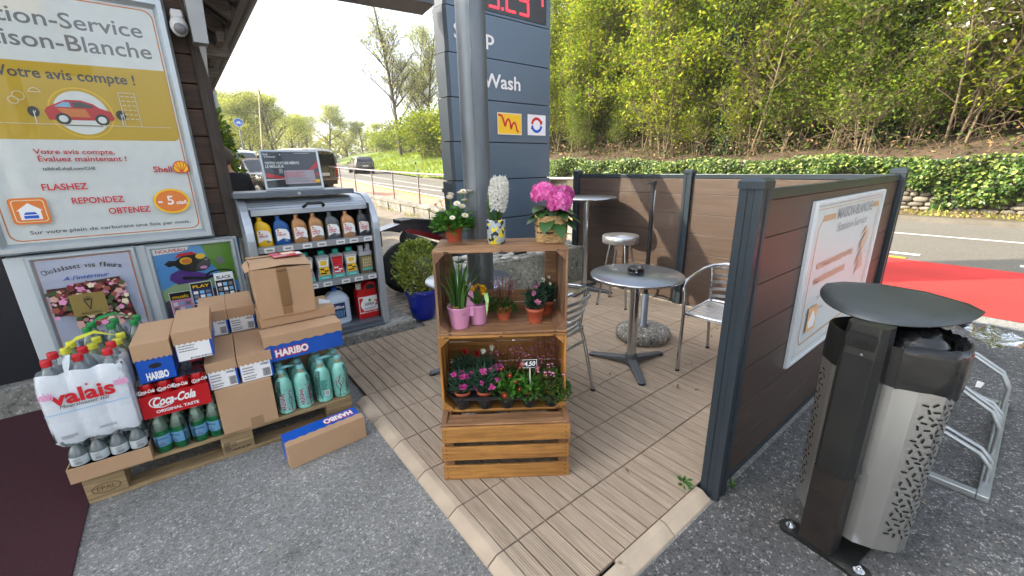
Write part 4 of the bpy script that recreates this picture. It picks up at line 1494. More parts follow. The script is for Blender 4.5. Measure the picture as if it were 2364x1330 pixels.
# ------ two-stroke bottles, hour-glass shaped
GM = mat("motor_grey", (150, 152, 152), .4, .2, var=.05)
TURQP = mat("turquoise_cap", (10, 146, 132), .4, var=.04)
def waisted(xx, label, c1):
    t = thing("oil_can", label, "bottle", (xx, 3.70, .579), 0, "waisted grey oil bottles with turquoise caps on the lower shelf")
    secs = [(0, .054, .036), (.006, .056, .038), (.03, .054, .038), (.10, .042, .036), (.15, .050, .036), (.205, .056, .036), (.212, .040, .03), (.216, .024, .024)]
    vs, n = [], 4
    for z, a, b in secs:
        vs += [(a, b, z), (-a, b, z), (-a, -b, z), (a, -b, z)]
    mb = MB()
    mb.add(vs, [(k * n + i, k * n + (i + 1) % n, (k + 1) * n + (i + 1) % n, (k + 1) * n + i) for k in range(len(secs) - 1) for i in range(n)])
    mb.add(vs, [(3, 2, 1, 0), tuple(range((len(secs) - 1) * n, len(secs) * n))])
    mb.obj("body", GM, t, bevel=.004)
    mb = MB(); mb.lathe([(.025, .214), (.028, .22), (.027, .245), (.020, .252), (0, .252)], 16); mb.obj("cap", TURQP, t)
    mb = MB()
    p = Print(mb, (0, -.0392, 0))
    p.poly([(-.046, .115), (-.037, .125), (-.044, .19), (.044, .19), (.037, .125), (.036, .115)], iW if c1 != iR else iR)
    p.text("MOTOREX", 0, .175, .075, .011, iK, .02, align='c')
    p.rect(-.024, .024, .128, .166, c1)
    p.rect(-.036, .036, .045, .112, c1)
    for q in range(7):
        p.disc(-.024 + .016 * (q % 4), .06 + .018 * (q // 2 % 3), .009, .007, iK if c1 == iY else iW)
    p.rect(-.046, .046, .010, .036, iT); p.text("motorex", 0, .018, .06, .010, iW, .02, align='c')
    mb.obj("label", INKS, t)
waisted(.722, "waisted oil bottle half hidden behind the big carton on the lower shelf", iG)
waisted(.853, "waisted oil bottle with white and yellow label, leftmost one fully seen", iY)
waisted(.968, "waisted oil bottle with red label on the lower shelf", iR)
waisted(1.083, "waisted oil bottle with yellow label beside the grey handled can", iY)
t = thing("oil_can", "dark see-through oil can with grey top and handle at the lower shelf end", "bottle", (1.215, 3.70, .579))
mb = MB(); mb.rbox(-.058, .058, -.042, .042, 0, .165, .012); mb.obj("body", mat("smoky_plastic", (96, 88, 70), .25, var=.12, scale=8), t, bevel=.004)
mb = MB(); mb.rbox(-.057, .057, -.041, .041, .1655, .20, .012); mb.rbox(-.050, -.012, -.025, .025, .2005, .252, .01); mb.tube([(.0, 0, .205), (.02, 0, .215), (.03, 0, .215)], .01, 6); mb.rbox(.014, .05, -.025, .025, .2005, .262, .01); mb.obj("top", mat("light_grey_plastic", (168, 170, 176), .4, var=.04), t, bevel=.003)
mb = MB(); p = Print(mb, (0, -.0425, 0)); p.rect(-.044, .05, .03, .155, 14); p.rect(-.04, .046, .034, .05, iT)
for q in range(5): p.line([(-.03 + q * .016, .06), (-.028 + q * .016, .145)], .003, iC)
for q in range(3): p.line([(-.036, .075 + q * .025), (.044, .078 + q * .025)], .003, iC)
mb.obj("label", INKS + [ink("olive_label", (128, 118, 66))], t)
# ------ canisters on the floor of the cabinet
t = thing("canister", "ribbed white canister with blue label on the cabinet floor", "canister", (.925, 3.74, .156))
mb = MB()
vs, n = [], 20
zs = [0, .01]
prof = [(.105, 0), (.112, .012)]
for k in range(7):
    prof += [(.113, .022 + k * .027), (.107, .030 + k * .027), (.113, .044 + k * .027)]
prof += [(.112, .215), (.10, .245), (.06, .285), (.025, .298)]
for a, z in prof:
    for i in range(n):
        c_, s2 = cos(2 * pi * i / n), sin(2 * pi * i / n)
        vs.append((a * math.copysign(abs(c_) ** .6, c_), a * .72 * math.copysign(abs(s2) ** .6, s2), z))
mb.add(vs, [(k * n + i, k * n + (i + 1) % n, (k + 1) * n + (i + 1) % n, (k + 1) * n + i) for k in range(len(prof) - 1) for i in range(n)], 0, True)
mb.add(vs, [tuple(range(n - 1, -1, -1)), tuple(range((len(prof) - 1) * n, len(prof) * n))])
mb.obj("body", mat("translucent_white", (190, 208, 222), .35, var=.05), t)
mb = MB(); mb.cyl((0, 0, .299), (0, 0, .33), .024, n=14); mb.obj("cap", BLUE, t)
mb = MB(); mb.tube([(.03 + .035 * cos(a / 8 * pi), 0, .295 + .03 * sin(a / 8 * pi)) for a in range(9)], .006, 6); mb.obj("ring", MATS["light_grey_plastic"], t)
mb = MB(); p = Print(mb, (0, -.083, 0)); p.rect(-.08, .055, .06, .20, iN); p.text("AdBlue", -.012, .15, .115, .026, iW, .03, .25, 'c')
for q in range(8): p.line([(-.06 + q * .013, .07), (-.04 + q * .012, .13)], .004, iL)
mb.obj("label", INKS, t)
t = thing("canister", "red fuel canister with white label on the cabinet floor", "canister", (1.20, 3.74, .156))
REDC = mat("red_can", (186, 18, 22), .35, var=.05)
mb = MB()
mb.rbox(-.10, .10, -.065, .065, 0, .22, .025)
mb.obj("body", REDC, t, bevel=.01)
mb = MB()
mb.prism([(-.098, .221), (.098, .221), (.098, .27), (.07, .33), (.01, .338), (-.03, .30), (-.03, .27), (-.09, .27)], -.055, .055, 0, Matrix.Rotation(R(90), 4, 'X'))
mb.obj("shoulder", REDC, t, bevel=.012)
mb = MB(); mb.prism([(-.005, .268), (.055, .268), (.07, .29), (.05, .312), (.0, .312), (-.015, .29)], -.0565, .0565, 0, Matrix.Rotation(R(90), 4, 'X')); mb.obj("handle_opening", INT, t)
mb = MB(); mb.cyl((-.062, 0, .268), (-.062, 0, .325), .026, n=16); mb.obj("cap", mat("offwhite_cap", (206, 200, 190), .5, var=.04), t)
mb = MB(); p = Print(mb, (0, -.0655, 0)); p.rect(-.095, .095, .05, .205, iW); p.rect(-.09, -.055, .06, .195, iR); p.disc(.005, .127, .085, .07, iW); p.rect(-.052, .085, .055, .068, iR)
p.text("ASPEN", -.045, .118, .085, .026, iK, .02); p.text("2", .048, .112, .030, .052, iR, .02); p.disc(.005, .165, .014, .012, iGr); p.poly([(.0, .172), (.005, .19), (.014, .172)], iGr); p.greek(-.05, .06, .078, .10, 3, iG)
mb.obj("label", INKS, t)
# ------ display poster on top
t = thing("display_poster", "tilted silver framed dark poster standing on the cabinet top", "poster", (.79, 3.93, 1.327))
t.rotation_euler = (R(-9), 0, R(1.5))
mb = MB(); mb.box(-.222, .222, -.008, .008, .005, .315); mb.obj("backing", ALUS, t)
frame(t, -.226, .226, .001, .319, -.008, .020, .012, ALUS)
mb = MB(); p = Print(mb, (0, -.0085, 0)); p.rect(-.21, .21, .016, .304, 14); p.poly([(-.21, .10), (.21, .07), (.21, .016), (-.21, .016)], iK)
p.poly([(-.21, .14), (.0, .085), (-.21, .10)], iR); p.poly([(-.21, .085), (.21, .10), (.21, .145), (-.05, .09)], 15); p.poly([(.08, .12), (.21, .235), (.21, .18)], iR); p.poly([(-.21, .075), (.0, .09), (-.21, .088)], iW)
p.text("Shell", -.20, .278, .035, .014, iW, .02); p.text("V-Power", -.195, .258, .085, .015, iW, .02)
p.disc(-.075, .282, .006, .006, iW)
p.text("VOTRE VOITURE MÉRITE", -.195, .205, .255, .020, iW, .03); p.text("LE MEILLEUR", -.195, .178, .135, .020, iW, .03)
p.text("/VV", -.105, .13, .028, .04, iW, .01); p.line([(.03, .292), (.15, .292)], .003, iW)
p.rect(-.07, .165, .045, .155, 16); p.greek(-.06, .10, .10, .145, 5, iR, 4); p.greek(-.06, .14, .055, .10, 5, iG, 5); p.disc(.147, .062, .010, .010, iO); p.rect(.165, .20, .05, .078, iY)
mb.obj("poster", INKS + [ink("poster_slate", (64, 64, 76)), ink("poster_glow", (150, 60, 62)), ink("poster_mauve", (176, 160, 172))], t)
mb = MB(); mb.box(-.207, .207, -.0165, -.0150, .019, .301); mb.obj("glazing", GLASS, t)

# ============================================================ PALLET AND GOODS
PAL = wood_mat("pallet_wood", (118, 96, 66), (176, 152, 112), 'X', 4.0, .8, island=.2)
PT = thing("pallet", "weathered wooden pallet stacked with drinks and cartons", "pallet", (-.595, 2.468, 0), R(-3.4))
CARD = mat("cardboard", (176, 143, 110), .8, var=.09, scale=3, bump=.3, bscale=9)
CARDD = mat("cardboard_dark", (150, 118, 86), .8, var=.06, scale=4, bump=.1, bscale=25)
TAPE = mat("brown_tape", (142, 104, 66), .25, var=.06)
TAPEC = film_mat("clear_tape", (250, 246, 238), .6, .18, bump=.8, bscale=60)
CBLUE = mat("carton_blue", (6, 78, 176), .35, var=.04)
CWHITE = mat("carton_white", (206, 210, 214), .45, var=.03)
for y0 in (0, .2775, .555, .655):
    pass
for y0, w in ((0, .145), (.19, .10), (.3275, .145), (.51, .10), (.655, .145)):
    mb = MB(); mb.box(0, 1.2, y0, y0 + w, .122, .144); mb.obj("top_board", PAL, PT, bevel=.003)
for x0 in (0, .5275, 1.055):
    mb = MB(); mb.box(x0, x0 + .145, 0, .8, .1, .1218); mb.obj("cross_board", PAL, PT, bevel=.003)
for y0, w in ((0, .10), (.3275, .145), (.70, .10)):
    mb = MB(); mb.box(0, 1.2, y0, y0 + w, .0, .022); mb.obj("bottom_board", PAL, PT, bevel=.003)
    for x0 in (0, .5275, 1.055):
        mb = MB(); mb.box(x0, x0 + .145, y0 + .0005, y0 + w - .0005, .0222, .0998); b_ = mb.obj("block", PAL, PT, bevel=.003)
        if y0 == 0 and x0 < 1:
            mb = MB(); p = Print(mb, (x0, -.0003, 0))
            if x0 == 0:
                p.arc(.0725, .061, .05, 0, 360, .004, 1, 30, ry=.024); p.text("EPAL", .0725, .050, .066, .024, 1, .0, align='c')
            else:
                p.line([(.012, .034), (.012, .09), (.132, .09)], .002, 0); p.line([(.012, .034), (.06, .034)], .002, 0)
                p.greek(.016, .04, .04, .088, 5, 0); p.text("CH", .045, .074, .018, .010, 0); p.text("22 ***", .045, .058, .06, .010, 0); p.text("164-6-01", .045, .034, .08, .012, 0, .02)
            mb.obj("stamp", [BLACK, mat("burnt_stamp", (96, 74, 46), .8, var=.1)], b_)

def bottle(prof, n, mats, parent, loc, extra=(), cap=None, name="bottle"):
    """one bottle: body lathe and labels as bands in one mesh, cap as its part"""
    mb = MB()
    for pr, mi in prof:
        mb.lathe(pr, n, mi)
    o = mb.obj(name, mats, parent, loc=loc)
    if cap:
        mb = MB(); mb.lathe(cap[0], 14); mb.obj("cap", cap[1], o)
    return o
def bcopy(o, parent, loc, rz=0):
    c = o.copy(); COL.objects.link(c); c.parent = parent; c.location = loc; c.rotation_euler = (0, 0, rz)
    for ch in list(o.children):
        d = ch.copy(); COL.objects.link(d); d.parent = c
    return c
GREYB = mat("dark_bottle", (150, 164, 168), .1, var=.05, coat=.3, trans=.55)
DRINKK = mat("cola_dark", (16, 16, 18), .15, var=.03, coat=.4)
LABW = mat("label_white", (190, 200, 202), .5, var=.06, scale=20)
CAPG = mat("grey_cap", (150, 154, 156), .35, .3, var=.05)
def bottle_tray(loc, label):
    t = thing("bottle_tray", label, "drinks tray", loc, R(-3.4), "cardboard trays of small dark bottles at the pallet's left end")
    mb = MB()
    mb.box(0, .285, 0, .004, 0, .075); mb.box(0, .004, .0041, .25, 0, .075); mb.box(.281, .285, .0041, .25, 0, .075); mb.box(0, .285, .2501, .254, 0, .075); mb.box(.0041, .2809, .0041, .25, .0, .004)
    mb.obj("tray", CARD, t)
    first = None
    for j in range(3):
        for i in range(4):
            loc_ = (.04 + i * .0683, .05 + j * .072, .005)
            if first is None:
                first = bottle([([(.029, 0), (.032, .006), (.032, .066)], 1), ([(.0322, .066), (.0326, .068), (.0326, .106), (.0322, .108)], 2), ([(.032, .108), (.030, .124), (.020, .146), (.014, .156), (.0135, .168)], 0)], 16, [GREYB, DRINKK, LABW, GREY], t, loc_, cap=([(.0155, .166), (.0155, .184), (.013, .187), (0, .187)], CAPG))
                mb = MB(); p = Print(mb, (0, -.0332, 0)); p.barcode(-.012, .012, .074, .088, 0, 2); p.greek(-.014, .012, .09, .104, 3, 0)
                mb.obj("label_print", GREY, first)
            else:
                bcopy(first, t, loc_, random.uniform(-.5, .7))
    return t
bottle_tray((-.62, 2.44, .1445), "cardboard tray of small dark bottles at the front left pallet corner")
bottle_tray((-.60, 2.75, .1445), "second tray of small dark bottles behind the front tray")

# six-pack of still water in white printed film
t = thing("water_pack", "white film pack of red capped water bottles on the dark bottles", "drinks pack", (-.615, 2.40, .342), R(-3))
CLB = mat("clear_bottle", (196, 212, 218), .08, var=.05, coat=.3, trans=.75)
CAPR = mat("red_cap", (186, 24, 34), .35, var=.04)
first = None
for j in range(2):
    for i in range(3):
        l_ = (.048 + i * .0945, .05 + j * .094, .0)
        if first is None:
            first = bottle([([(.040, 0), (.045, .01), (.0445, .24), (.042, .275), (.034, .315), (.022, .345), (.015, .358), (.0145, .376)], 0)], 18, [CLB], t, l_, cap=([(.0178, .368), (.0178, .39), (.0165, .396), (0, .396)], CAPR))
        else:
            bcopy(first, t, l_)
def scallop(nx, ny, r, px, py, ox, oy, fl=0.0):
    """outline round a block of round bottles"""
    out = []
    for i in range(nx):
        for k in range(7):
            a = R(205 + 130 * k / 6)
            out.append((ox + i * px + r * cos(a) * 1.04, oy + r * sin(a) * (1 - fl) - r * fl))
    for j in range(ny):
        for k in range(7):
            a = R(-65 + 130 * k / 6)
            out.append((ox + (nx - 1) * px + r * cos(a), oy + j * py + r * sin(a) * 1.04))
    for i in reversed(range(nx)):
        for k in range(7):
            a = R(25 + 130 * k / 6)
            out.append((ox + i * px + r * cos(a) * 1.04, oy + (ny - 1) * py + r * sin(a)))
    for j in reversed(range(ny)):
        for k in range(7):
            a = R(115 + 130 * k / 6)
            out.append((ox + r * cos(a), oy + j * py + r * sin(a) * 1.04))
    return out
WFILM = mat("white_film", (206, 214, 220), .28, var=.05, scale=9, bump=.5, bscale=14)
mb = MB()
lay = []
rr = random.Random(8)
for z, r in ((.012, .044), (.03, .0478), (.10, .0486), (.20, .0482), (.28, .0482), (.325, .0465), (.338, .043)):
    oo = scallop(3, 2, r, .0945, .094, .048, .05, .72 if .02 < z < .3 else .3)
    cx, cy = .1425, .097
    lay.append([(x + rr.gauss(0, .0006), y + rr.gauss(0, .0006), z + .006 * sin(i * .9)) for i, (x, y) in enumerate(oo)])
n = len(lay[0])
vs = [q for l_ in lay for q in l_]
mb.add(vs, [(k * n + i, k * n + (i + 1) % n, (k + 1) * n + (i + 1) % n, (k + 1) * n + i) for k in range(len(lay) - 1) for i in range(n)], 0, True)
w_ = mb.obj("film", WFILM, t)
mb = MB(); p = Print(mb, (0, -.0015, 0))
p.text("valais", .035, .205, .20, .062, iR, .03)
p.rect(.150, .158, .268, .276, iR)
p.text("Mineralwasser still", .055, .186, .155, .016, iK, .0, .3)
p.line([(.004, .165), (.285, .168)], .003, iL); p.text("valais", .003, .238, .045, .034, iP, .03); p.text("valais", .235, .238, .05, .034, iP, .03)
p.greek(.03, .085, .045, .062, 3, iG); p.greek(.15, .21, .055, .066, 2, iG)
mb.obj("print", INKS, w_)
mb = MB(); mb.blade([(.10, .03, .37), (.105, .02, .40), (.118, .02, .41), (.112, .0, .36), (.108, -.012, .325)], .03, 0, (1, 0, 0)); mb.obj("carry_strap", LABW, t)

# packs with yellow and green caps behind the water
def soda(loc, label, capm, bodyc, n3):
    t = thing("lemonade_pack", label, "drinks pack", loc, R(-4))
    b_m = mat("soda_bottle_%s" % bodyc[3], bodyc[:3], .1, var=.06, coat=.3, trans=.6)
    first = None
    for j in range(2):
        for i in range(3):
            l_ = (.05 + i * .09, .05 + j * .09, 0)
            if first is None:
                first = bottle([([(.040, 0), (.043, .01), (.043, .20), (.04, .25), (.026, .30), (.015, .325), (.0145, .34)], 0)], 16, [b_m], t, l_, cap=([(.0185, .332), (.0185, .354), (.017, .36), (0, .36)], capm))
            else: bcopy(first, t, l_)
    mb = MB(); mb.blade([(.05, .05, .36), (.10, .03, .40), (.16, .06, .41), (.22, .10, .365)], .035, 0, (0, 1, .3)); mb.obj("carry_strap", capm, t)
    mb = MB()
    lay = [[(x, y, z) for x, y in scallop(3, 2, r, .09, .09, .05, .05)] for z, r in ((.01, .044), (.2, .0455), (.3, .043))]
    n = len(lay[0]); vs = [q for l_ in lay for q in l_]
    mb.add(vs, [(k * n + i, k * n + (i + 1) % n, (k + 1) * n + (i + 1) % n, (k + 1) * n + i) for k in range(2) for i in range(n)], 0, True)
    mb.obj("film", FILM, t)
CAPY = mat("yellow_cap", (202, 200, 60), .4, var=.04)
CAPGR = mat("green_cap", (24, 128, 62), .4, var=.04)
soda((-.60, 2.635, .347), "lemonade pack with yellow caps behind the white water pack", CAPY, (170, 182, 148, "lemon"), 3)
soda((-.545, 2.845, .372), "lemonade pack with green caps and green strap in front of the flower poster", CAPGR, (160, 182, 168, "green"), 3)
t = thing("cardboard_box", "flat brown cardboard layer under the lemonade packs", "box", (-.61, 2.63, .334), R(-4))
mb = MB(); mb.box(0, .30, 0, .195, 0, .0115); mb.box(.04, .34, .196, .40, 0, .036); mb.obj("box", CARD, t, bevel=.003)

# green glass water packs, 2 x 3 each
GGL = mat("green_pet", (178, 214, 190), .08, var=.05, coat=.3, trans=.7)
GDR = mat("green_water", (30, 148, 84), .1, var=.05, coat=.3, trans=.45)
LABB = mat("label_pale_blue", (120, 178, 214), .5, var=.08, scale=14)
def green_pack(loc, label):
    t = thing("mineral_water_pack", label, "drinks pack", loc, R(-3.4), "six-packs of green mineral water on the pallet front")
    first = None
    for j in range(3):
        for i in range(2):
            l_ = (.036 + i * .0715, .037 + j * .072, 0)
            if first is None:
                first = bottle([([(.026, 0), (.032, .012), (.0345, .03), (.0345, .04)], 1), ([(.0348, .04), (.0352, .042), (.0352, .094), (.0348, .096)], 2), ([(.0345, .096), (.034, .118), (.033, .122)], 1), ([(.033, .122), (.030, .140), (.022, .165), (.014, .185), (.0128, .196)], 0)], 18, [GGL, GDR, LABB], t, l_, cap=([(.0148, .190), (.0148, .207), (.013, .210), (0, .210)], CAPG))
                mb = MB(); p = Print(mb, (0, -.0358, 0)); p.text("S.PELLEGRINO", 0, .078, .05, .009, iN, .02, align='c'); p.poly([(.0055 * (1 if q % 2 else .45) * sin(q * pi / 5), .062 + .0055 * (1 if q % 2 else .45) * cos(q * pi / 5)) for q in range(10)], iR); p.greek(-.016, .016, .046, .056, 2, iN)
                mb.obj("label_print", INKS, first)
            else: bcopy(first, t, l_, (.25, -.6, .9)[(i + j) % 3])
    mb = MB()
    lay = [[(x, y, z) for x, y in scallop(2, 3, r, .0715, .072, .036, .037)] for z, r in ((.003, .033), (.05, .0366), (.14, .035), (.165, .029))]
    n = len(lay[0]); vs = [q for l_ in lay for q in l_]
    mb.add(vs, [(k * n + i, k * n + (i + 1) % n, (k + 1) * n + (i + 1) % n, (k + 1) * n + i) for k in range(3) for i in range(n)], 0, True)
    mb.obj("film", FILM, t)
green_pack((-.325, 2.442, .1445), "green mineral water six-pack beside the cardboard bottle tray")
green_pack((-.178, 2.433, .1445), "green mineral water six-pack beside the plain brown carton")

# tray of cola cans
COKE = mat("cola_red", (180, 14, 24), .3, var=.04)
CANM = mat("can_red", (176, 12, 20), .22, .4, var=.04)
t = thing("cola_tray", "red tray of cola cans on the green water bottles", "drinks tray", (-.325, 2.425, .358), R(-3.4))
mb = MB()
mb.box(0, .265, 0, .003, 0, .112); mb.box(0, .003, .0031, .26, 0, .1); mb.box(.262, .265, .0031, .26, 0, .1); mb.box(0, .265, .2601, .263, 0, .1); mb.box(.0031, .2619, .0031, .26, 0, .003)
tr = mb.obj("tray", COKE, t)
def script_text(p, x, y, w, h, mi):
    p.text("Coca-Cola", x, y, w, h, mi, .035, .45)
    p.line([(x + w * .02, y - h * .12), (x + w * .2, y - h * .30), (x + w * .42, y - h * .12)], h * .10, mi)
    p.arc(x + w * .09, y + h * .45, h * .62, 60, 300, h * .11, mi, 14, ry=h * .58)
mb = MB(); p = Print(mb, (0, -.0005, 0)); script_text(p, .045, .055, .165, .042, iW); p.text("ORIGINAL TASTE", .05, .018, .165, .014, iW, .03)
mb.obj("tray_print", INKS, tr)
first = None
for j in range(4):
    for i in range(4):
        l_ = (.035 + i * .065, .035 + j * .0635, .004)
        if first is None:
            mb = MB(); mb.lathe([(.024, 0), (.031, .008), (.031, .152), (.026, .166)], 18, 0); mb.lathe([(.0262, .1662), (.027, .168), (.025, .168), (.0245, .165), (0, .165)], 18, 1)
            first = mb.obj("can", [CANM, ALU], t, loc=l_)
            mb = MB(); p = Print(mb, (0, -.0315, 0)); script_text(p, -.030, .125, .06, .016, iW); mb.obj("can_print", INKS, first)
        else: bcopy(first, t, l_, (.0, .25, -.15, .3)[i] if j == 0 else 0)
mb = MB(); mb.box(-.002, .267, -.004, .267, .1735, .1745); mb.obj("film", FILM, t)
t = thing("cola_tray", "upper red cola tray mostly hidden under the cartons", "drinks tray", (-.115, 2.55, .545), R(-3.4))
mb = MB(); mb.box(0, .05, 0, .3, 0, .028); mb.obj("tray", COKE, t)

# plain cartons
def carton(name, label, loc, sx, sy, sz, rz=R(-3.4), group=None, tape=True, parent=None):
    t = thing(name, label, "box", loc, rz, group)
    mb = MB()
    mb.box(0, sx, 0, sy, 0, sz)
    b = mb.obj("box", CARD, t, bevel=.003)
    mb = MB()
    mb.box(.002, sx - .002, sy / 2 - .0012, sy / 2 + .0012, sz - .001, sz + .0006)
    mb.obj("flap_seam", CARDD, t)
    return t, b
t, b = carton("cardboard_box", "plain brown carton low on the pallet front under the barcode cartons", (-.045, 2.425, .1445), .255, .42, .258)
mb = MB(); mb.box(.125, .185, -.0006, .0002, .001, .055); mb.obj("tape", CARDD, t)

# sweets cartons: brown cover, blue display box below
GS = "sweets cartons with brown cover and blue display base"
def sweets(label, loc, lx, ly, h, cover, end='label', rz=R(-3.4), wav=True):
    """lx across, ly deep; brown cover over a blue display base; print on the end that faces -y"""
    t = thing("sweets_box", label, "box", loc, rz, GS)
    mb = MB(); mb.box(.003, lx - .003, .003, ly - .003, 0, h - .004); b = mb.obj("display_base", CBLUE, t, bevel=.002)
    mb = MB()
    zb = h - cover
    n = 14
    fr = [(lx * i / n, zb + (.004 * (1 if i % 2 else -1) if wav else 0) + rrs.uniform(-.001, .001)) for i in range(n + 1)]
    for yy, nm in ((0, 0), (ly, 1)):
        vs = [(x, yy, z) for x, z in fr] + [(x, yy, h) for x, z in fr]
        mb.add(vs, [(i, i + 1, n + 2 + i, n + 1 + i) if not nm else (i + 1, i, n + 1 + i, n + 2 + i) for i in range(n)])
    mb.add([(0, 0, zb), (0, ly, zb), (0, ly, h), (0, 0, h)], [(1, 0, 3, 2)])
    mb.add([(lx, 0, zb), (lx, ly, zb), (lx, ly, h), (lx, 0, h)], [(0, 1, 2, 3)])
    mb.add([(0, 0, h), (lx, 0, h), (lx, ly, h), (0, ly, h)], [(0, 1, 2, 3)])
    mb.obj("cover", CARD, t)
    mb = MB(); p = Print(mb, (0, .0022, 0))
    if end == 'label':
        p.rect(.006, lx - .012, .002, zb + .003, iW)
        p.text("HARIBO", lx * .62, zb - .020, lx * .28, .012, iN, .02); p.greek(lx * .09, lx * .45, zb * .4, zb - .012, 3, iG, 7); p.greek(lx * .09, lx * .5, .008, zb * .35, 2, iG, 8); p.barcode(lx * .66, lx * .9, .010, zb * .58, iK, 4)
    elif end == 'plain':
        p.rect(.006, lx - .012, .002, zb + .003, iW); p.greek(lx * .1, lx * .6, zb * .5, zb - .006, 3, iG, 9); p.barcode(lx * .35, lx * .92, .006, .014, iK, 6)
    elif end == 'name':
        p.disc(lx * .5, zb * .68, lx * .17, .012, iK); p.text("HARIBO", lx * .5, .012, lx * .58, zb * .30, iW, .05, align='c')
    elif end == 'front':
        p.text("HARIBO", .045, zb * .26, .17, zb * .42, iR, .12); p.text("HARIBO", .047, zb * .27, .166, zb * .40, iW, .045)
    mb.obj("print", INKS, t)
    return t
rrs = random.Random(14)
sweets("sweets carton with a blue end and oval grip hole over the cola cans", (-.303, 2.42, .538), .140, .36, .192, .078, 'name')
sweets("tilted single sweets carton resting crosswise on top of the cola tray", (-.152, 2.425, .600), .150, .42, .150, .062, 'plain')
sweets("barcode sweets carton beside the cola tray, left one of the front pair", (-.058, 2.44, .4035), .132, .40, .148, .052)
sweets("barcode sweets carton, right one of the front pair above the brown carton", (.078, 2.432, .4035), .155, .40, .148, .052)
for k, x in enumerate((-.045, .095)):
    sweets(("back sweets carton under the dog poster, partly behind the tilted carton", "back sweets carton against the big taped carton")[k], (x, 2.86, .552), .138, .38, .150, .062)
sweets("long sweets carton, front side showing, above the turquoise tea bottles", (.208, 2.44, .470), .405, .15, .150, .055, 'front', R(-2))
t, b = carton("cardboard_box", "flat brown carton under the big taped carton", (.228, 2.595, .6215), .40, .28, .054, R(-2))
mb = MB(); mb.add([(.33, .10, .0545), (.39, .07, .0545), (.40, .12, .058), (.345, .15, .075)], [(0, 1, 2, 3)]); mb.obj("paper_slip", CWHITE, t)
# support behind: plain cartons that carry the second row
t, b = carton("cardboard_box", "plain carton hidden in the second row of the pallet", (-.06, 2.87, .1445), .30, .36, .405)
t, b = carton("cardboard_box", "plain carton at the back right of the pallet", (.23, 2.78, .1445), .36, .40, .475)

# the big taped carton on top
t = thing("cardboard_box", "largest carton, top flaps taped and bulging, crowning the stack", "box", (.232, 2.585, .677), R(-3.5))
mb = MB()
mb.add([(0, 0, 0), (.29, 0, 0), (.29, .42, 0), (0, .42, 0), (-.004, -.003, .285), (.297, -.002, .278), (.30, .425, .285), (-.006, .425, .285)], [(3, 2, 1, 0), (0, 1, 5, 4), (1, 2, 6, 5), (2, 3, 7, 6), (3, 0, 4, 7)])
mb.obj("box", CARD, t, bevel=.003)
mb = MB()
mb.add([(-.005, -.003, .287), (.08, -.001, .290), (.16, .0, .296), (.297, -.002, .281), (.299, .20, .302), (.15, .205, .312), (-.005, .20, .31), (.0, .10, .305), (.15, .10, .306), (.297, .10, .296)], [(0, 1, 8, 7), (1, 2, 8), (2, 3, 9, 8), (7, 8, 5, 6), (8, 9, 4, 5)])
mb.add([(-.006, .21, .312), (.15, .212, .316), (.30, .21, .304), (.30, .425, .288), (-.006, .425, .288)], [(0, 1, 2, 3, 4)])
mb.add([(-.03, .03, .27), (-.004, .0, .287), (-.005, .2, .309), (-.035, .2, .285)], [(0, 1, 2, 3)])
mb.obj("flap", CARD, t)
mb = MB(); mb.box(.118, .168, -.0008, .0, .008, .062); mb.box(.118, .168, -.004, -.0031, .258, .285); mb.obj("brown_tape", TAPE, t)
mb = MB(); mb.box(.115, .172, -.0052, -.0042, .06, .27); mb.add([(.115, -.004, .288), (.172, -.004, .292), (.172, .4, .318), (.115, .4, .318)], [(0, 1, 2, 3)]); mb.obj("clear_tape", TAPEC, t)
t = thing("leaflet", "red and white plastic leaflet lying on the largest carton", "leaflet", (.368, 2.70, .994), R(6))
mb = MB(); p = Print(mb, (0, 0, 0), (1, 0, 0), (0, -.05, 1)); p.rect(0, .145, 0, .12, iR); p.rect(.06, .13, .06, .11, iC); p.greek(.008, .10, .01, .05, 3, iW, 3); p.greek(.008, .05, .06, .11, 3, iP, 4); p.rect(.13, .16, .02, .08, iW)
mb.obj("sheet", INKS, t)
t["label"] = "red and white leaflet lying on the largest carton"

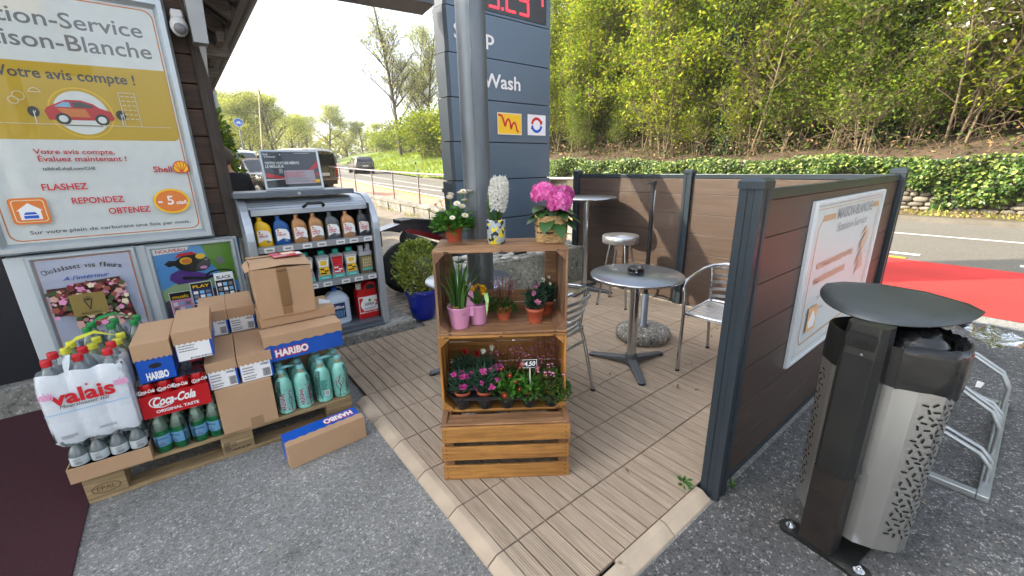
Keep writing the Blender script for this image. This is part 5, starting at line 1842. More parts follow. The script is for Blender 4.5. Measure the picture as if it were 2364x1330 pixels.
# turquoise tea bottles: two six-packs
TEA = mat("tea_turquoise", (146, 218, 202), .3, var=.05, scale=8, coat=.3)
TEAN = mat("tea_neck", (150, 158, 130), .08, var=.04, coat=.5)
CAPT = mat("tea_cap", (128, 190, 190), .4, var=.05)
def tea_pack(loc, label):
    t = thing("tea_bottle_pack", label, "drinks pack", loc, R(-2.5), "six-packs of turquoise tea bottles")
    first = None
    for j in range(3):
        for i in range(2):
            l_ = (.05 + i * .098, .05 + j * .094, 0)
            if first is None:
                first = bottle([([(.038, 0), (.045, .008), (.0455, .02), (.0455, .15), (.043, .175), (.034, .20), (.021, .214), (.0185, .218)], 0), ([(.0183, .218), (.0175, .245)], 1)], 20, [TEA, TEAN], t, l_, cap=([(.0195, .243), (.0198, .26), (.018, .264), (0, .264)], CAPT))
                mb = MB(); p = Print(mb, (0, -.0463, 0))
                p.text("ARIZONA", -.008, .03, .10, .020, iW, .1, ang=R(90)); p.text("ARIZONA", -.008, .03, .10, .020, 14, .03, ang=R(90))
                p.line([(.026, .015), (.022, .06), (.028, .09), (.018, .125), (.024, .15)], .003, 14); p.line([(.028, .09), (.012, .11)], .002, 14); p.line([(.022, .06), (.010, .075)], .002, 14)
                r2 = random.Random(6)
                for q in range(26): p.disc(r2.uniform(-.022, .032), r2.uniform(.02, .16), .003, .003, r2.choice((15, iP, 14)), 6)
                mb.obj("label_print", INKS + [ink("plum", (96, 22, 48)), ink("cherry", (206, 84, 120))], first)
                mb = MB(); p = Print(mb, (0, -.0463, 0)); p.line([(-.012, .01), (-.004, .05), (.004, .08), (-.008, .11), (.006, .15)], .004, 0); p.line([(.004, .08), (.022, .105)], .003, 0); p.line([(-.004, .05), (-.022, .09), (-.02, .12)], .003, 0); p.line([(.022, .105), (.02, .135)], .002, 0)
                for q in range(22): p.disc(r2.uniform(-.028, .028), r2.uniform(.06, .16), .0026, .0026, 1, 6)
                p.text("Green Tea", .0, .022, .05, .014, 0, .0, .3, 'c')
                alt = mb.obj("label_print", [ink("branch_dark", (58, 40, 50)), MATS["ink_cherry"]], None)
                mb = MB(); p = Print(mb, (0, -.0463, 0)); p.rect(-.024, .024, .05, .15, 2); p.greek(-.02, .02, .085, .145, 7, 0, 3); p.rect(-.006, .022, .045, .08, 1); p.barcode(-.003, .019, .05, .076, 0, 4)
                bk = mb.obj("label_print", [BLACK, WHITE, mat("tea_pale", (92, 174, 160), .4, var=.03)], None)
                alt.parent = None
                base = first
            else:
                c = bcopy(base, t, l_, random.uniform(-.2, .2))
                if j == 0 and "brown carton" not in label:
                    pass
    return t, base, alt, bk
t1, b1, alt, bk = tea_pack((.213, 2.42, .1445), "turquoise tea six-pack, the one against the brown carton")
bpy.data.objects.remove(alt); bpy.data.objects.remove(bk)
t2, b2, alt, bk = tea_pack((.418, 2.41, .1445), "turquoise tea six-pack, the one at the pallet's free end")
for ch in list(b2.children):
    if ch.name.startswith("label_print"): bpy.data.objects.remove(ch)
bk.parent = b2
kids = [c for c in t2.children if c is not b2]
for c in kids:
    for ch in list(c.children):
        if ch.name.startswith("label_print"):
            if c.location.x > .1 and c.location.y < .08: ch.data = alt.data
for c in kids:
    if c.location.x > .1 and c.location.y < .08: c.rotation_euler = (0, 0, -.25)
bpy.data.objects.remove(alt)
for tt in (t1, t2):
    mb = MB()
    lay = [[(x, y, z) for x, y in scallop(2, 3, r, .098, .094, .05, .05)] for z, r in ((.003, .043), (.06, .0475), (.165, .0465), (.205, .036))]
    n = len(lay[0]); vs = [q for l_ in lay for q in l_]
    mb.add(vs, [(k * n + i, k * n + (i + 1) % n, (k + 1) * n + (i + 1) % n, (k + 1) * n + i) for k in range(3) for i in range(n)], 0, True)
    mb.obj("film", FILM, tt)
    mb = MB(); mb.blade([(.03, .06, .266), (.08, .02, .285), (.13, .05, .268)], .028, 0, (0, 1, .2)); mb.obj("carry_strap", CAPT, tt)

# the sweets carton lying on the ground before the pallet
t = thing("sweets_box", "sweets carton tipped on its side on the asphalt before the pallet", "box", (.192, 2.118, .001), R(3.2))
mb = MB(); mb.box(.003, .397, .055, .148, .003, .127); mb.obj("display_base", CBLUE, t, bevel=.002)
mb = MB()
mb.box(0, .40, 0, .0035, 0, .131)
n = 16
top = [(.4 * i / n, .052 + .004 * (1 if i % 2 else -1)) for i in range(n + 1)]
vs = [(x, .0035, .131) for x, y in top] + [(x, y, .131) for x, y in top]
mb.add(vs, [(i, i + 1, n + 2 + i, n + 1 + i) for i in range(n)])
mb.add([(0, .0035, 0), (0, .055, 0), (0, .055, .131), (0, .0035, .131)], [(1, 0, 3, 2)])
mb.add([(.4, .0035, 0), (.4, .055, 0), (.4, .055, .131), (.4, .0035, .131)], [(0, 1, 2, 3)])
mb.obj("cover", CARD, t)
mb = MB(); p = Print(mb, (0, 0, .1275), (-1, 0, 0), (0, 0, 1))
p.text("HARIBO", -.37, -.125, .16, .045, iR, .12); p.text("HARIBO", -.368, -.124, .156, .043, iW, .045)
mb.obj("print", INKS, t)
# ============================================================ STEEL POLE AND PRICE TOTEM
GALV = mat("galvanised", (108, 116, 122), .5, .6, var=.34, scale=7, bump=.12, bscale=30, stretch=(1, 1, .25), detail=7)
t = thing("steel_pole", "thick galvanised steel pole rising behind the flower crates", "pole", (1.20, 1.803, .035))
mb = MB(); mb.cyl((0, 0, 0), (0, 0, 6.5), .069, .0685, 32); mb.obj("shaft", GALV, t)
mb = MB()
rr = random.Random(18)
for s_ in (1,):
    a = R(-128)
    mb.tube([(.0685 * cos(a + rr.gauss(0, .025)), .0685 * sin(a + rr.gauss(0, .025)), .3 + k * .03) for k in range(180)], [rr.uniform(.002, .006) for k in range(180)], 5)
mb.obj("zinc_seam", GALV, t)
mb = MB(); mb.cyl((0, 0, .0), (0, 0, .02), .11, n=24); mb.obj("base_plate", GALV, t)

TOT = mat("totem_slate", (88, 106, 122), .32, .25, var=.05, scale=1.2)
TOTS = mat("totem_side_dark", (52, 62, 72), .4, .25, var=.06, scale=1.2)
t = thing("price_totem", "tall blue grey price totem of stacked panels with red digits", "totem", (0, 0, 0))
TX0, TX1, TY = 2.468, 3.958, 4.20
mb = MB(); mb.box(TX0 + .03, TX1 - .01, TY + .03, TY + .19, .365, 5.19); mb.obj('core', mat('totem_core', (26, 30, 34), .7, .2, var=.05), t)
zs = [.37, .86, 1.335, 1.76, 2.215, 2.648, 3.08, 3.75, 4.4, 5.2]
for za, zb in zip(zs, zs[1:]):
    mb = MB()
    # front sheet with rounded left return, each panel a few millimetres apart
    mb.add([(TX0, TY + .20, za + .006), (TX0 + .012, TY + .03, za + .006), (TX0 + .045, TY, za + .006), (TX1, TY, za + .006), (TX1, TY + .2, za + .006),
            (TX0 - .015, TY + .20, zb - .006), (TX0 - .003, TY + .02, zb - .006), (TX0 + .03, TY - .008, zb - .006), (TX1, TY - .008, zb - .006), (TX1, TY + .2, zb - .006)],
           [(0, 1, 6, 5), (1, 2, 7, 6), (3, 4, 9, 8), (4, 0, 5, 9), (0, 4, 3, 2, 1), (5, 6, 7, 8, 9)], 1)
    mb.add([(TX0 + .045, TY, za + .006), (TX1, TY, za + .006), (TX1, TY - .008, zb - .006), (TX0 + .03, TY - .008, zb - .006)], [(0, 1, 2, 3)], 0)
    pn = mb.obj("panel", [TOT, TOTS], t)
    mb = MB()
    yy = TY - .0095
    p = Print(mb, (0, yy, 0))
    if abs(za - 2.648) < .01:
        p.text("Shop", 2.575, 2.785, .52, .145, 0, .018)
        mb.obj("lettering", [WHITE], pn)
    elif abs(za - 2.215) < .01:
        p.text("Jet Wash", 2.60, 2.352, .868, .145, 0, .018)
        mb.obj("lettering", [WHITE], pn)
    elif abs(za - 1.76) < .01:
        p.rect(3.11, 3.48, 1.85, 2.095, 4); p.rect(3.122, 3.468, 1.862, 2.083, 1)
        q_ = [(3.10, 2.07), (3.13, 2.068), (3.175, 2.055), (3.20, 2.01), (3.225, 1.95), (3.245, 2.0), (3.275, 2.025), (3.30, 1.99), (3.315, 1.925), (3.335, 1.965), (3.365, 1.99), (3.39, 1.96), (3.405, 1.905), (3.43, 1.885), (3.465, 1.885)]
        sp = []
        for a_, b_, c_, d_ in zip(q_, q_[1:], q_[2:], q_[3:]):
            for u_ in (0, .25, .5, .75):
                sp.append(tuple(.5 * (2 * b_[i] + (c_[i] - a_[i]) * u_ + (2 * a_[i] - 5 * b_[i] + 4 * c_[i] - d_[i]) * u_ ** 2 + (3 * b_[i] - a_[i] - 3 * c_[i] + d_[i]) * u_ ** 3) for i in (0, 1)))
        p.line(sp, .024, 2)
        mb.obj("card_emblem", [WHITE, YEL, RED, BLUE, CREAM], pn)
        mb = MB(); p = Print(mb, (0, yy, 0))
        p.rect(3.577, 3.88, 1.855, 2.098, 0)
        p.arc(3.728, 1.977, .078, 15, 165, .034, 2, ry=.076); p.arc(3.728, 1.977, .078, 195, 345, .034, 3, ry=.076)
        p.poly([(3.79, 2.04), (3.83, 2.02), (3.80, 1.975)], 2); p.poly([(3.665, 1.915), (3.628, 1.93), (3.66, 1.985)], 3)
        mb.obj("arrow_emblem", [WHITE, YEL, RED, BLUE, CREAM], pn)
        mb = MB(); p = Print(mb, (0, yy, 0)); p.rect(2.62, 2.86, 1.85, 2.095, 0)
        mb.obj("card_emblem", [WHITE, YEL, RED, BLUE, CREAM], pn)
    elif abs(za - 3.08) < .01:
        p.rect(2.75, 3.885, 3.115, 3.62, 0)
        mb.obj("display", [mat("display_black", (26, 20, 20), .15, var=.05)], pn)
        mb = MB()
        def seg(x, z, w, h, which):
            g, k = .022, .008
            S = {'a': (x + k, z + h - g, x + w - k, z + h), 'b': (x + w - g, z + h / 2 + k, x + w, z + h - k), 'c': (x + w - g, z + k, x + w, z + h / 2 - k), 'd': (x + k, z, x + w - k, z + g), 'e': (x, z + k, x + g, z + h / 2 - k), 'f': (x, z + h / 2 + k, x + g, z + h - k), 'g': (x + k, z + h / 2 - g / 2, x + w - k, z + h / 2 + g / 2)}
            for ch in which:
                a, b_, c_, d_ = S[ch]
                mb.box(a, c_, yy - .006, yy - .003, b_, d_)
        seg(3.03, 3.15, .145, .30, "cdbag"); seg(3.27, 3.15, .145, .30, "abged"); seg(3.46, 3.15, .145, .30, "abcdfg"); seg(3.74, 3.29, .09, .20, "abc")
        mb.box(3.205, 3.23, yy - .006, yy - .003, 3.15, 3.175)
        mb.obj("digits", mat("led_red", (255, 30, 40), .4, var=0, emit=1.6), pn)

# ============================================================ BROWN COMPOSITE FENCE
FBR = mat("fence_board", (68, 56, 49), .38, var=.18, scale=3, bump=.18, bscale=70, stretch=(.6, .6, 9), island=.06)
ANTH = mat("anthracite_alu", (52, 62, 70), .34, .45, var=.05, scale=3)
GF_ = "anthracite fence posts with caps"
def post(x, y, label, h=1.40):
    t = thing("fence_post", label, "post", (x, y, 0), 0, GF_)
    mb = MB()
    s_ = .042
    o = []
    for a, b in ((-s_, -s_), (-.012, -s_), (-.012, -s_ + .006), (.012, -s_ + .006), (.012, -s_), (s_, -s_), (s_, s_), (-s_, s_), (-s_, .012), (-s_ + .006, .012), (-s_ + .006, -.012), (-s_, -.012)):
        o.append((a, b))
    mb.prism(o, 0, h - .018)
    mb.obj("shaft", ANTH, t, bevel=.0025)
    mb = MB()
    mb.prism([(-.047, -.047), (.047, -.047), (.047, .047), (-.047, .047)], h - .0178, h + .008)
    mb.prism([(-.047, -.047), (.047, -.047), (.047, .047), (-.047, .047)], h + .0081, h + .02, top=[(-.03, -.03), (.03, -.03), (.03, .03), (-.03, .03)])
    mb.obj("cap", ANTH, t, bevel=.002)
    return t
NPX, NPY = 1.69, .675
post(NPX, NPY, "nearest anthracite fence post at the front corner of the deck")
post(4.02, .675, "far right anthracite corner post where two fence sides meet")
post(4.02, 2.235, "middle anthracite post of the back fence")
post(4.02, 3.735, "left end anthracite post of the back fence near the bar table")
def panel(x0, y0, x1, y1, label):
    L = math.hypot(x1 - x0, y1 - y0)
    t = thing("privacy_fence", label, "fence", (x0, y0, 0), math.atan2(y1 - y0, x1 - x0), "brown composite fence panels")
    mb = MB()
    z = .05
    hs = [.16, .195, .195, .195, .195, .195, .195, .12]
    for i, h in enumerate(hs):
        z1 = min(z + h, 1.335)
        mb.box(0, L, -.011, .011, z, z1 - .0045)
        mb.box(0, L, -.006, .006, z1 - .0044, z1 - .0001)
        z = z1
        if z >= 1.334: break
    mb.obj("boards", FBR, t, bevel=.0015)
    mb = MB(); mb.box(0, L, -.017, .017, z + .0005, z + .04); mb.obj("top_rail", ANTH, t, bevel=.002)
    mb = MB(); mb.box(0, L, -.017, .017, .022, .0498); mb.obj("bottom_rail", ANTH, t, bevel=.002)
    return t
panel(NPX + .043, .675, 4.02 - .043, .675, "long brown fence panel carrying the white sign board, facing the bin")
panel(4.02, .675 + .043, 4.02, 2.235 - .043, "brown fence panel at the back right, behind the right chair")
panel(4.02, 2.235 + .043, 4.02, 3.735 - .043, "brown fence panel at the back left, behind the bar stool")
# sign board on the right panel
t = thing("terrace_sign", "faded white sign board in slim frame on the long brown fence panel", "sign", (0, 0, 0))
YS_ = .662
mb = MB(); mb.box(2.30, 3.56, YS_ - .012, YS_, .45, 1.29); mb.obj("backing", ALUS, t)
frame(t, 2.296, 3.565, .445, 1.296, YS_, .030, .022, mat("white_frame", (206, 212, 216), .35, .1, var=.03))
mb = MB(); p = Print(mb, (0, YS_ - .0125, 0)); p.rect(2.325, 3.535, .475, 1.266, iW)
p.line([(2.34, .49), (2.34, 1.252), (3.52, 1.252), (3.52, .49), (2.34, .49)], .004, 14)
p.line([(2.62, 1.205), (2.45, 1.205), (2.40, 1.16), (2.40, .58), (2.43, .54), (3.30, .56)], .012, 14)
p.line([(3.36, 1.215), (3.46, 1.215), (3.48, 1.19), (3.48, .70)], .012, 14)
p.line([(2.45, 1.205), (2.62, 1.205)], .03, 14); p.line([(3.34, 1.215), (3.45, 1.215)], .03, 14)
p.text("MAISON-BLANCHE", 2.66, 1.185, .66, .055, 15, .02); p.text("Station-Service", 2.70, 1.115, .56, .048, 15, .0)
p.rect(2.47, 3.05, .95, .975, 16); p.rect(2.47, 2.98, .865, .895, 16); p.rect(2.56, 2.92, .77, .785, 17); p.rect(2.44, 2.70, .70, .712, 17)
p.text("COMMANDEZ VOTRE", 2.47, .945, .62, .035, 16, .02); p.text("MAZOUT ICI", 2.47, .865, .5, .035, 16, .02)
for k in range(9): p.poly([(3.20 + .05 * math.sin(k * 2), .80 + k * .03), (3.33 + .04 * math.cos(k), .83 + k * .03), (3.28, .90 + k * .025)], 16)
p.rect(2.46, 2.60, .60, .74, 18); p.poly([(2.475, .66), (2.53, .72), (2.585, .66), (2.57, .62), (2.49, .62)], iW)
mb.obj("poster", INKS + [ink("faded_orange", (214, 168, 128)), ink("faded_slate", (166, 172, 184)), ink("faded_tan", (214, 184, 160)), ink("faded_grey", (190, 192, 194)), ink("faded_amber", (214, 170, 120))], t)
mb = MB(); mb.box(2.324, 3.536, YS_ - .0215, YS_ - .020, .474, 1.267); mb.obj("glazing", film_mat("matt_plastic_sheet", (250, 252, 252), 2.2, .3), t)

# ============================================================ TERRACE FURNITURE
CHR = mat("polished_alu", (200, 204, 208), .16, 1.0, var=.05, scale=5)
TOPM = bpy.data.materials.new("swirled_steel")
TOPM.use_nodes = True
_t = TOPM.node_tree; _b = _t.nodes["Principled BSDF"]
_b.inputs["Metallic"].default_value = .85; _b.inputs["Roughness"].default_value = .3
_b.inputs["Base Color"].default_value = rgba(lin((136, 142, 150)))
_tc = _t.nodes.new("ShaderNodeTexCoord"); _v = _t.nodes.new("ShaderNodeTexVoronoi"); _v.inputs["Scale"].default_value = 18
_t.links.new(_tc.outputs["Object"], _v.inputs["Vector"])
_mr = _t.nodes.new("ShaderNodeMapRange"); _mr.inputs[3].default_value = .27; _mr.inputs[4].default_value = .33
_t.links.new(_v.outputs["Distance"], _mr.inputs[0]); _t.links.new(_mr.outputs[0], _b.inputs["Roughness"])
MATS["swirled_steel"] = TOPM
CASTM = mat("cast_base", (92, 96, 100), .5, .5, var=.12, scale=8)
RUB = mat("rubber_black", (22, 22, 22), .7, var=.08)
def star_base(parent, n, L, rot, z=0.0):
    mb = MB()
    for k in range(n):
        a = rot + 2 * pi * k / n
        M_ = Matrix.Rotation(a, 4, 'Z')
        mb.add([(0.02, -.032, z + .062), (.02, .032, z + .062), (L * .95, .020, z + .026), (L * .95, -.020, z + .026), (.0, -.036, z + .018), (.0, .036, z + .018), (L, .026, z + .012), (L, -.026, z + .012)],
               [(0, 3, 2, 1), (0, 4, 7, 3), (1, 2, 6, 5), (3, 7, 6, 2), (4, 5, 6, 7)], 0, False, M_)
    mb.cyl((0, 0, z + .018), (0, 0, z + .085), .052, .042, 20)
    mb.obj("base", CASTM, parent, bevel=.006)
    for k in range(n):
        a = rot + 2 * pi * k / n
        mb = MB(); mb.cyl((L * .93 * cos(a), L * .93 * sin(a), z), (L * .93 * cos(a), L * .93 * sin(a), z + .0118), .024, n=12); mb.obj("foot", RUB, parent)
def round_table(loc, label, r, h, n, L, rot, top=TOPM):
    t = thing("round_table", label, "table", loc)
    mb = MB(); mb.lathe([(r - .02, h - .022), (r - .003, h - .022), (r, h - .016), (r, h - .004), (r - .004, h), (0, h)], 56); mb.obj("tabletop", top, t)
    mb = MB(); mb.lathe([(r + .0005, h - .018), (r + .003, h - .018), (r + .003, h - .005), (r + .0005, h - .005)], 56); mb.obj("rim", CHR, t)
    mb = MB(); mb.cyl((0, 0, .0855), (0, 0, h - .03), .034, n=24); mb.obj("stem", CHR, t)
    mb = MB(); mb.box(-.15, .15, -.02, .02, h - .05, h - .0225); mb.box(-.02, .02, -.15, .15, h - .048, h - .0226); mb.obj("bracket", CASTM, t, bevel=.003)
    star_base(t, n, L, rot)
    return t
TB = round_table((2.435, 1.68, .036), "round steel table with the black ashtray in the middle of the terrace", .318, .70, 3, .33, R(-10))
TB2 = round_table((1.505, 2.42, .036), "round pale topped table half hidden behind the flower crates", .30, .69, 4, .33, R(75))
TB3 = round_table((3.63, 3.22, .036), "tall bar table near the left end of the back fence", .32, 1.10, 4, .34, R(20))
# ashtray
t = thing("ashtray", "round black ashtray standing on the steel table", "ashtray", (2.44, 1.69, .7365))
mb = MB(); mb.lathe([(.04, 0), (.058, .003), (.058, .042), (.054, .046), (.046, .046), (.044, .018), (0, .014)], 28); mb.obj("bowl", mat("black_glass", (12, 12, 14), .08, var=.03, coat=.5), t)
mb = MB(); mb.cyl((-.046, -.0365, .022), (-.05, -.0395, .022), .006, n=8); mb.obj("stud", CHR, t)
# bar stool
t = thing("bar_stool", "round aluminium bar stool in front of the back fence", "stool", (3.52, 2.65, .036), R(15))
mb = MB(); mb.lathe([(.150, .665), (.183, .665), (.186, .670), (.186, .735), (.180, .742), (0, .744)], 40); mb.obj("seat", ALU, t)
for k in range(4):
    a = R(45 + 90 * k)
    mb = MB(); mb.cyl((.11 * cos(a), .11 * sin(a), .664), (.225 * cos(a), .225 * sin(a), .012), .0125, n=12); l_ = mb.obj("leg", CHR, t)
    mb = MB(); mb.cyl((.2252 * cos(a), .2252 * sin(a), .0), (.2252 * cos(a), .2252 * sin(a), .0119), .015, n=10); mb.obj("foot", RUB, l_)
mb = MB(); mb.tube([(.175 * cos(2 * pi * k / 32), .175 * sin(2 * pi * k / 32), .30) for k in range(33)], .009, 8, caps=False); mb.obj("foot_ring", CHR, t)
# bistro chairs
def bistro_chair(loc, rz, label):
    """seat faces local -y... front legs carry the armrests, slatted seat and back"""
    t = thing("bistro_chair", label, "chair", loc, rz, "aluminium slatted bistro chairs")
    W_, D_ = .25, .22
    for s_ in (-1, 1):
        mb = MB()
        pts = [(s_ * .235, -.255, .012), (s_ * .245, -.225, .42), (s_ * .25, -.222, .58)]
        for k in range(5):
            a = R(90 * k / 4)
            pts.append((s_ * .262, -.222 + .06 - .06 * cos(a), .60 + .06 * sin(a)))
        pts += [(s_ * .272, -.02, .672), (s_ * .27, .12, .685), (s_ * .235, .20, .70), (s_ * .16, .245, .715), (0, .262, .72)]
        mb.tube(pts, .0125, 10); mb.obj("arm_frame", CHR, t)
        mb = MB(); mb.tube([(s_ * .232, .285, .012), (s_ * .222, .205, .36), (s_ * .218, .175, .44), (s_ * .225, .19, .56), (s_ * .242, .205, .69)], .0115, 10); l_ = mb.obj("leg", CHR, t)
        mb = MB(); mb.cyl((s_ * .232, .2852, 0), (s_ * .232, .2852, .0119), .015, n=10); mb.obj("foot", RUB, l_)
        mb = MB(); mb.cyl((s_ * .235, -.2552, 0), (s_ * .235, -.2552, .0119), .015, n=10); mb.obj("foot", RUB, t)
    mb = MB()
    for k in range(8):
        y = -.215 + k * .053
        n = 8
        pts = [(-.225 + .45 * i / n, y, .432 - .010 * sin(pi * i / n) + (.016 if k == 0 else 0) * 0 + .004 * k * 0) for i in range(n + 1)]
        vs = []
        for x, yy, z in pts: vs += [(x, yy - .021, z), (x, yy + .021, z), (x, yy + .021, z - .005), (x, yy - .021, z - .005)]
        mb.add(vs, [(4 * i + a, 4 * i + (a + 1) % 4, 4 * i + 4 + (a + 1) % 4, 4 * i + 4 + a) for i in range(n) for a in range(4)] + [(3, 2, 1, 0), (4 * n, 4 * n + 1, 4 * n + 2, 4 * n + 3)])
    mb.obj("seat", ALU, t, bevel=.002)
    mb = MB(); mb.tube([(-.228, -.225, .43), (.228, -.225, .43), (.236, -.20, .43), (.228, .19, .43), (.20, .205, .43), (-.20, .205, .43), (-.228, .19, .43), (-.236, -.20, .43), (-.228, -.225, .43)], .012, 8); mb.obj("seat_frame", CHR, t)
    mb = MB()
    for k in range(5):
        z = .475 + k * .05
        n = 10
        b = .205 + .014 * k
        vs = []
        for i in range(n + 1):
            a = R(180 - 180 * i / n)
            x, y = (.212 + .005 * k) * cos(a), b - .075 + .10 * sin(a) ** .8 + (k * .004)
            zz = z + .012 * k * 0
            vs += [(x, y - .004, zz + .010), (x, y + .004, zz + .010), (x, y + .004, zz - .010), (x, y - .004, zz - .010)]
        mb.add(vs, [(4 * i + a, 4 * i + 4 + a, 4 * i + 4 + (a + 1) % 4, 4 * i + (a + 1) % 4) for i in range(n) for a in range(4)])
    mb.obj("backrest", ALU, t)
    mb = MB(); mb.tube([(-.22, .21, .34), (.22, .21, .34)], .010, 8); mb.obj("stretcher", CHR, t)
    return t
bistro_chair((1.655, 1.855, .036), R(8) + pi, "slatted aluminium chair right behind the crates, its back to the viewer")
bistro_chair((2.88, 1.19, .036), R(-84), "slatted aluminium chair half hidden by the nearest fence post")
# ============================================================ WOODEN CRATES AND FLOWERS
CRW = wood_mat("crate_wood", (124, 82, 40), (190, 138, 72), 'X', 3.2, .42, island=.14)
CRG = wood_mat("crate_wood_grey", (110, 76, 50), (172, 132, 94), 'X', 3.2, .5, island=.14)
CRWY = wood_mat("crate_wood_cross", (124, 82, 40), (190, 138, 72), 'Y', 3.2, .42, island=.14)
CRGY = wood_mat("crate_wood_grey_cross", (94, 64, 44), (150, 114, 84), 'Y', 3.2, .5, island=.14)
CRP = wood_mat("crate_post", (88, 60, 38), (130, 92, 58), 'Y', 3.2, .6)
NAIL = mat("nail_head", (38, 32, 28), .6, .3, var=.1)
CA, CE = V((.75, 1.511, .0355)), R(-36.53)
ce, cn_ = V((cos(CE), sin(CE), 0)), V((-sin(CE), cos(CE), 0))
def CW(x, y, z=0):
    """crate coordinates: x along the front, y to the back"""
    return (CA.x + ce.x * x + cn_.x * y, CA.y + ce.y * x + cn_.y * y, z)
def bevbox(parent, name, m, *boxes, bv=.0025):
    mb = MB()
    for b in boxes: mb.box(*b)
    return mb.obj(name, m, parent, bevel=bv)
rr = random.Random(44)
# bottom crate, upside down
t = thing("wooden_crate", "lowest orange brown crate, closed slatted front, standing on the deck", "crate", CW(0, 0, .0355), CE, "three stacked wooden crates")
for z, h in ((0, .076), (.108, .072), (.206, .080)):
    mb = MB(); dx = rr.uniform(-.004, .004); mb.box(dx, .6 + dx, -.002, .010, z, z + h); s_ = mb.obj("front_slat", CRW, t, bevel=.002)
    mb = MB()
    for x in (.018, .582):
        for q in range(3): mb.cyl((x + rr.uniform(-.004, .004), -.0025, z + h * (.2 + .3 * q)), (x, -.0005, z + h * (.2 + .3 * q)), .003, n=8)
    mb.obj("nail", NAIL, s_)
bevbox(t, "back_slats", CRW, (0, .6, .39, .402, 0, .076), (0, .6, .39, .402, .108, .18), (0, .6, .39, .402, .206, .286))
for x in (.0, .588):
    bevbox(t, "end_slats", CRWY, *[(x, x + .012, .0105, .3895, z, z + h) for z, h in ((0, .076), (.108, .072), (.206, .08))])
bevbox(t, "top_slat", CRG, (.012, .588, .0102, .095, .2865, .2945))
bevbox(t, "top_slats", CRW, *[(.0, .6, y, y + .08, .2865, .2945) for y in (.125, .22, .315)])
for x in (.0125, .5475):
    for y in (.011, .349):
        bevbox(t, "corner_post", CRP, (x, x + .04, y, y + .04, 0, .286))
for x in (-.004, .572):
    mb = MB(); mb.add([(x, .0, .2866), (x + .032, .0, .2866), (x + .032, .10, .2866), (x, .10, .2866), (x + .004, .03, .3), (x + .028, .03, .3), (x + .028, .10, .318), (x + .004, .10, .318)], [(3, 2, 1, 0), (4, 5, 6, 7), (0, 1, 5, 4), (1, 2, 6, 5), (2, 3, 7, 6), (3, 0, 4, 7)])
    mb.obj("foot_block", CRP, t, bevel=.002)
# two crates on their side, openings to the viewer
def side_crate(loc, rz, label, m, my, back):
    t = thing("wooden_crate", label, "crate", loc, rz, "three stacked wooden crates")
    for z in (.0, .386):
        for y in (0, .105, .21):
            bevbox(t, "long_slat", m, (0, .6, y + rr.uniform(0, .002), y + .092, z, z + .0115))
    for x in (.0, .5885):
        for y in (.002, .106, .21):
            bevbox(t, "end_slat", wz[m.name], (x, x + .0115, y, y + .09, .0117, .3858))
    for x, sx in ((.0117, 1), (.5883, -1)):
        for z, sz in ((.0117, 1), (.3858, -1)):
            mb = MB(); tri = [(x, z), (x + sx * .045, z), (x, z + sz * .045)]
            if sx * sz < 0: tri.reverse()
            mb.add([(a, .001, b) for a, b in tri] + [(a, .295, b) for a, b in tri], [(0, 1, 2), (5, 4, 3), (0, 3, 4, 1), (1, 4, 5, 2), (2, 5, 3, 0)])
            mb.obj("corner_post", my, t, bevel=.0015)
    for x0, x1, z0, z1 in back:
        bevbox(t, "back_board", m, (x0, x1, .3025, .314, z0, z1))
    mb = MB()
    for z in (.006, .392):
        for x in (.05, .30, .55): mb.cyl((x + rr.uniform(-.03, .03), -.0008, z), (x, .001, z), .0028, n=7)
    mb.obj("nail", NAIL, t)
    return t
wz = {CRW.name: wood_mat("crate_wood_up", (124, 78, 32), (192, 136, 64), 'Z', 3.2, .45), CRG.name: wood_mat("crate_wood_grey_up", (94, 66, 46), (150, 116, 86), 'Z', 3.2, .5)}
Z1 = .3315
side_crate(CW(-.004, .113, Z1), CE, "middle orange crate lying on its side, holding the black flower tray", CRW, CRWY, [(0, .6, .0, .115), (0, .6, .122, .235), (0, .6, .24, .325), (0, .6, .352, .398), (0, .06, .325, .352), (.54, .6, .325, .352)])
Z2 = Z1 + .399
side_crate(CW(-.002, .118, Z2), CE + R(.6), "top crate of greyer wood, open at the back, with flowers inside and on it", CRG, CRGY, [(0, .6, .0, .055), (0, .6, .06, .125), (.0, .055, .125, .398), (.53, .6, .125, .398)])
Z3 = Z2 + .398
def on_top(x, y, z=Z3): return CW(x, y, z)

TERRA = mat("terracotta_pot", (168, 82, 54), .6, var=.10, scale=12, bump=.05, bscale=60)
SOILP = mat("potting_soil", (44, 34, 26), .95, var=.3, scale=60, bump=.8, bscale=90)
LFG = leaf_mat("leaf_daisy", [(44, 92, 30), (70, 122, 42), (98, 146, 58)], .3, .5, .4)
LFD = leaf_mat("leaf_dark_green", [(22, 52, 24), (34, 70, 30), (48, 88, 40)], .2, .4, .5)
LFB = leaf_mat("leaf_bluegreen", [(38, 66, 54), (56, 88, 68), (76, 106, 82)], .2, .55)
LFM = leaf_mat("leaf_moss", [(46, 78, 28), (70, 104, 40), (96, 128, 54)], .3, .6)
LFN = leaf_mat("leaf_strap", [(46, 84, 34), (66, 108, 46), (92, 132, 60)], .3, .45, .4)
PW = leaf_mat("petal_white", [(214, 214, 206), (230, 230, 222)], .35, .6)
PPK = leaf_mat("petal_pink", [(206, 54, 150), (222, 88, 172), (230, 120, 190)], .35, .6)
PPL = leaf_mat("petal_pale_pink", [(206, 130, 170), (222, 160, 190), (190, 100, 150)], .35, .6)
PHOT = leaf_mat("petal_magenta", [(196, 66, 146), (216, 100, 172), (230, 140, 196)], .35, .6)
PRD = leaf_mat("petal_red", [(128, 14, 30), (160, 22, 40), (184, 50, 60)], .3, .6)
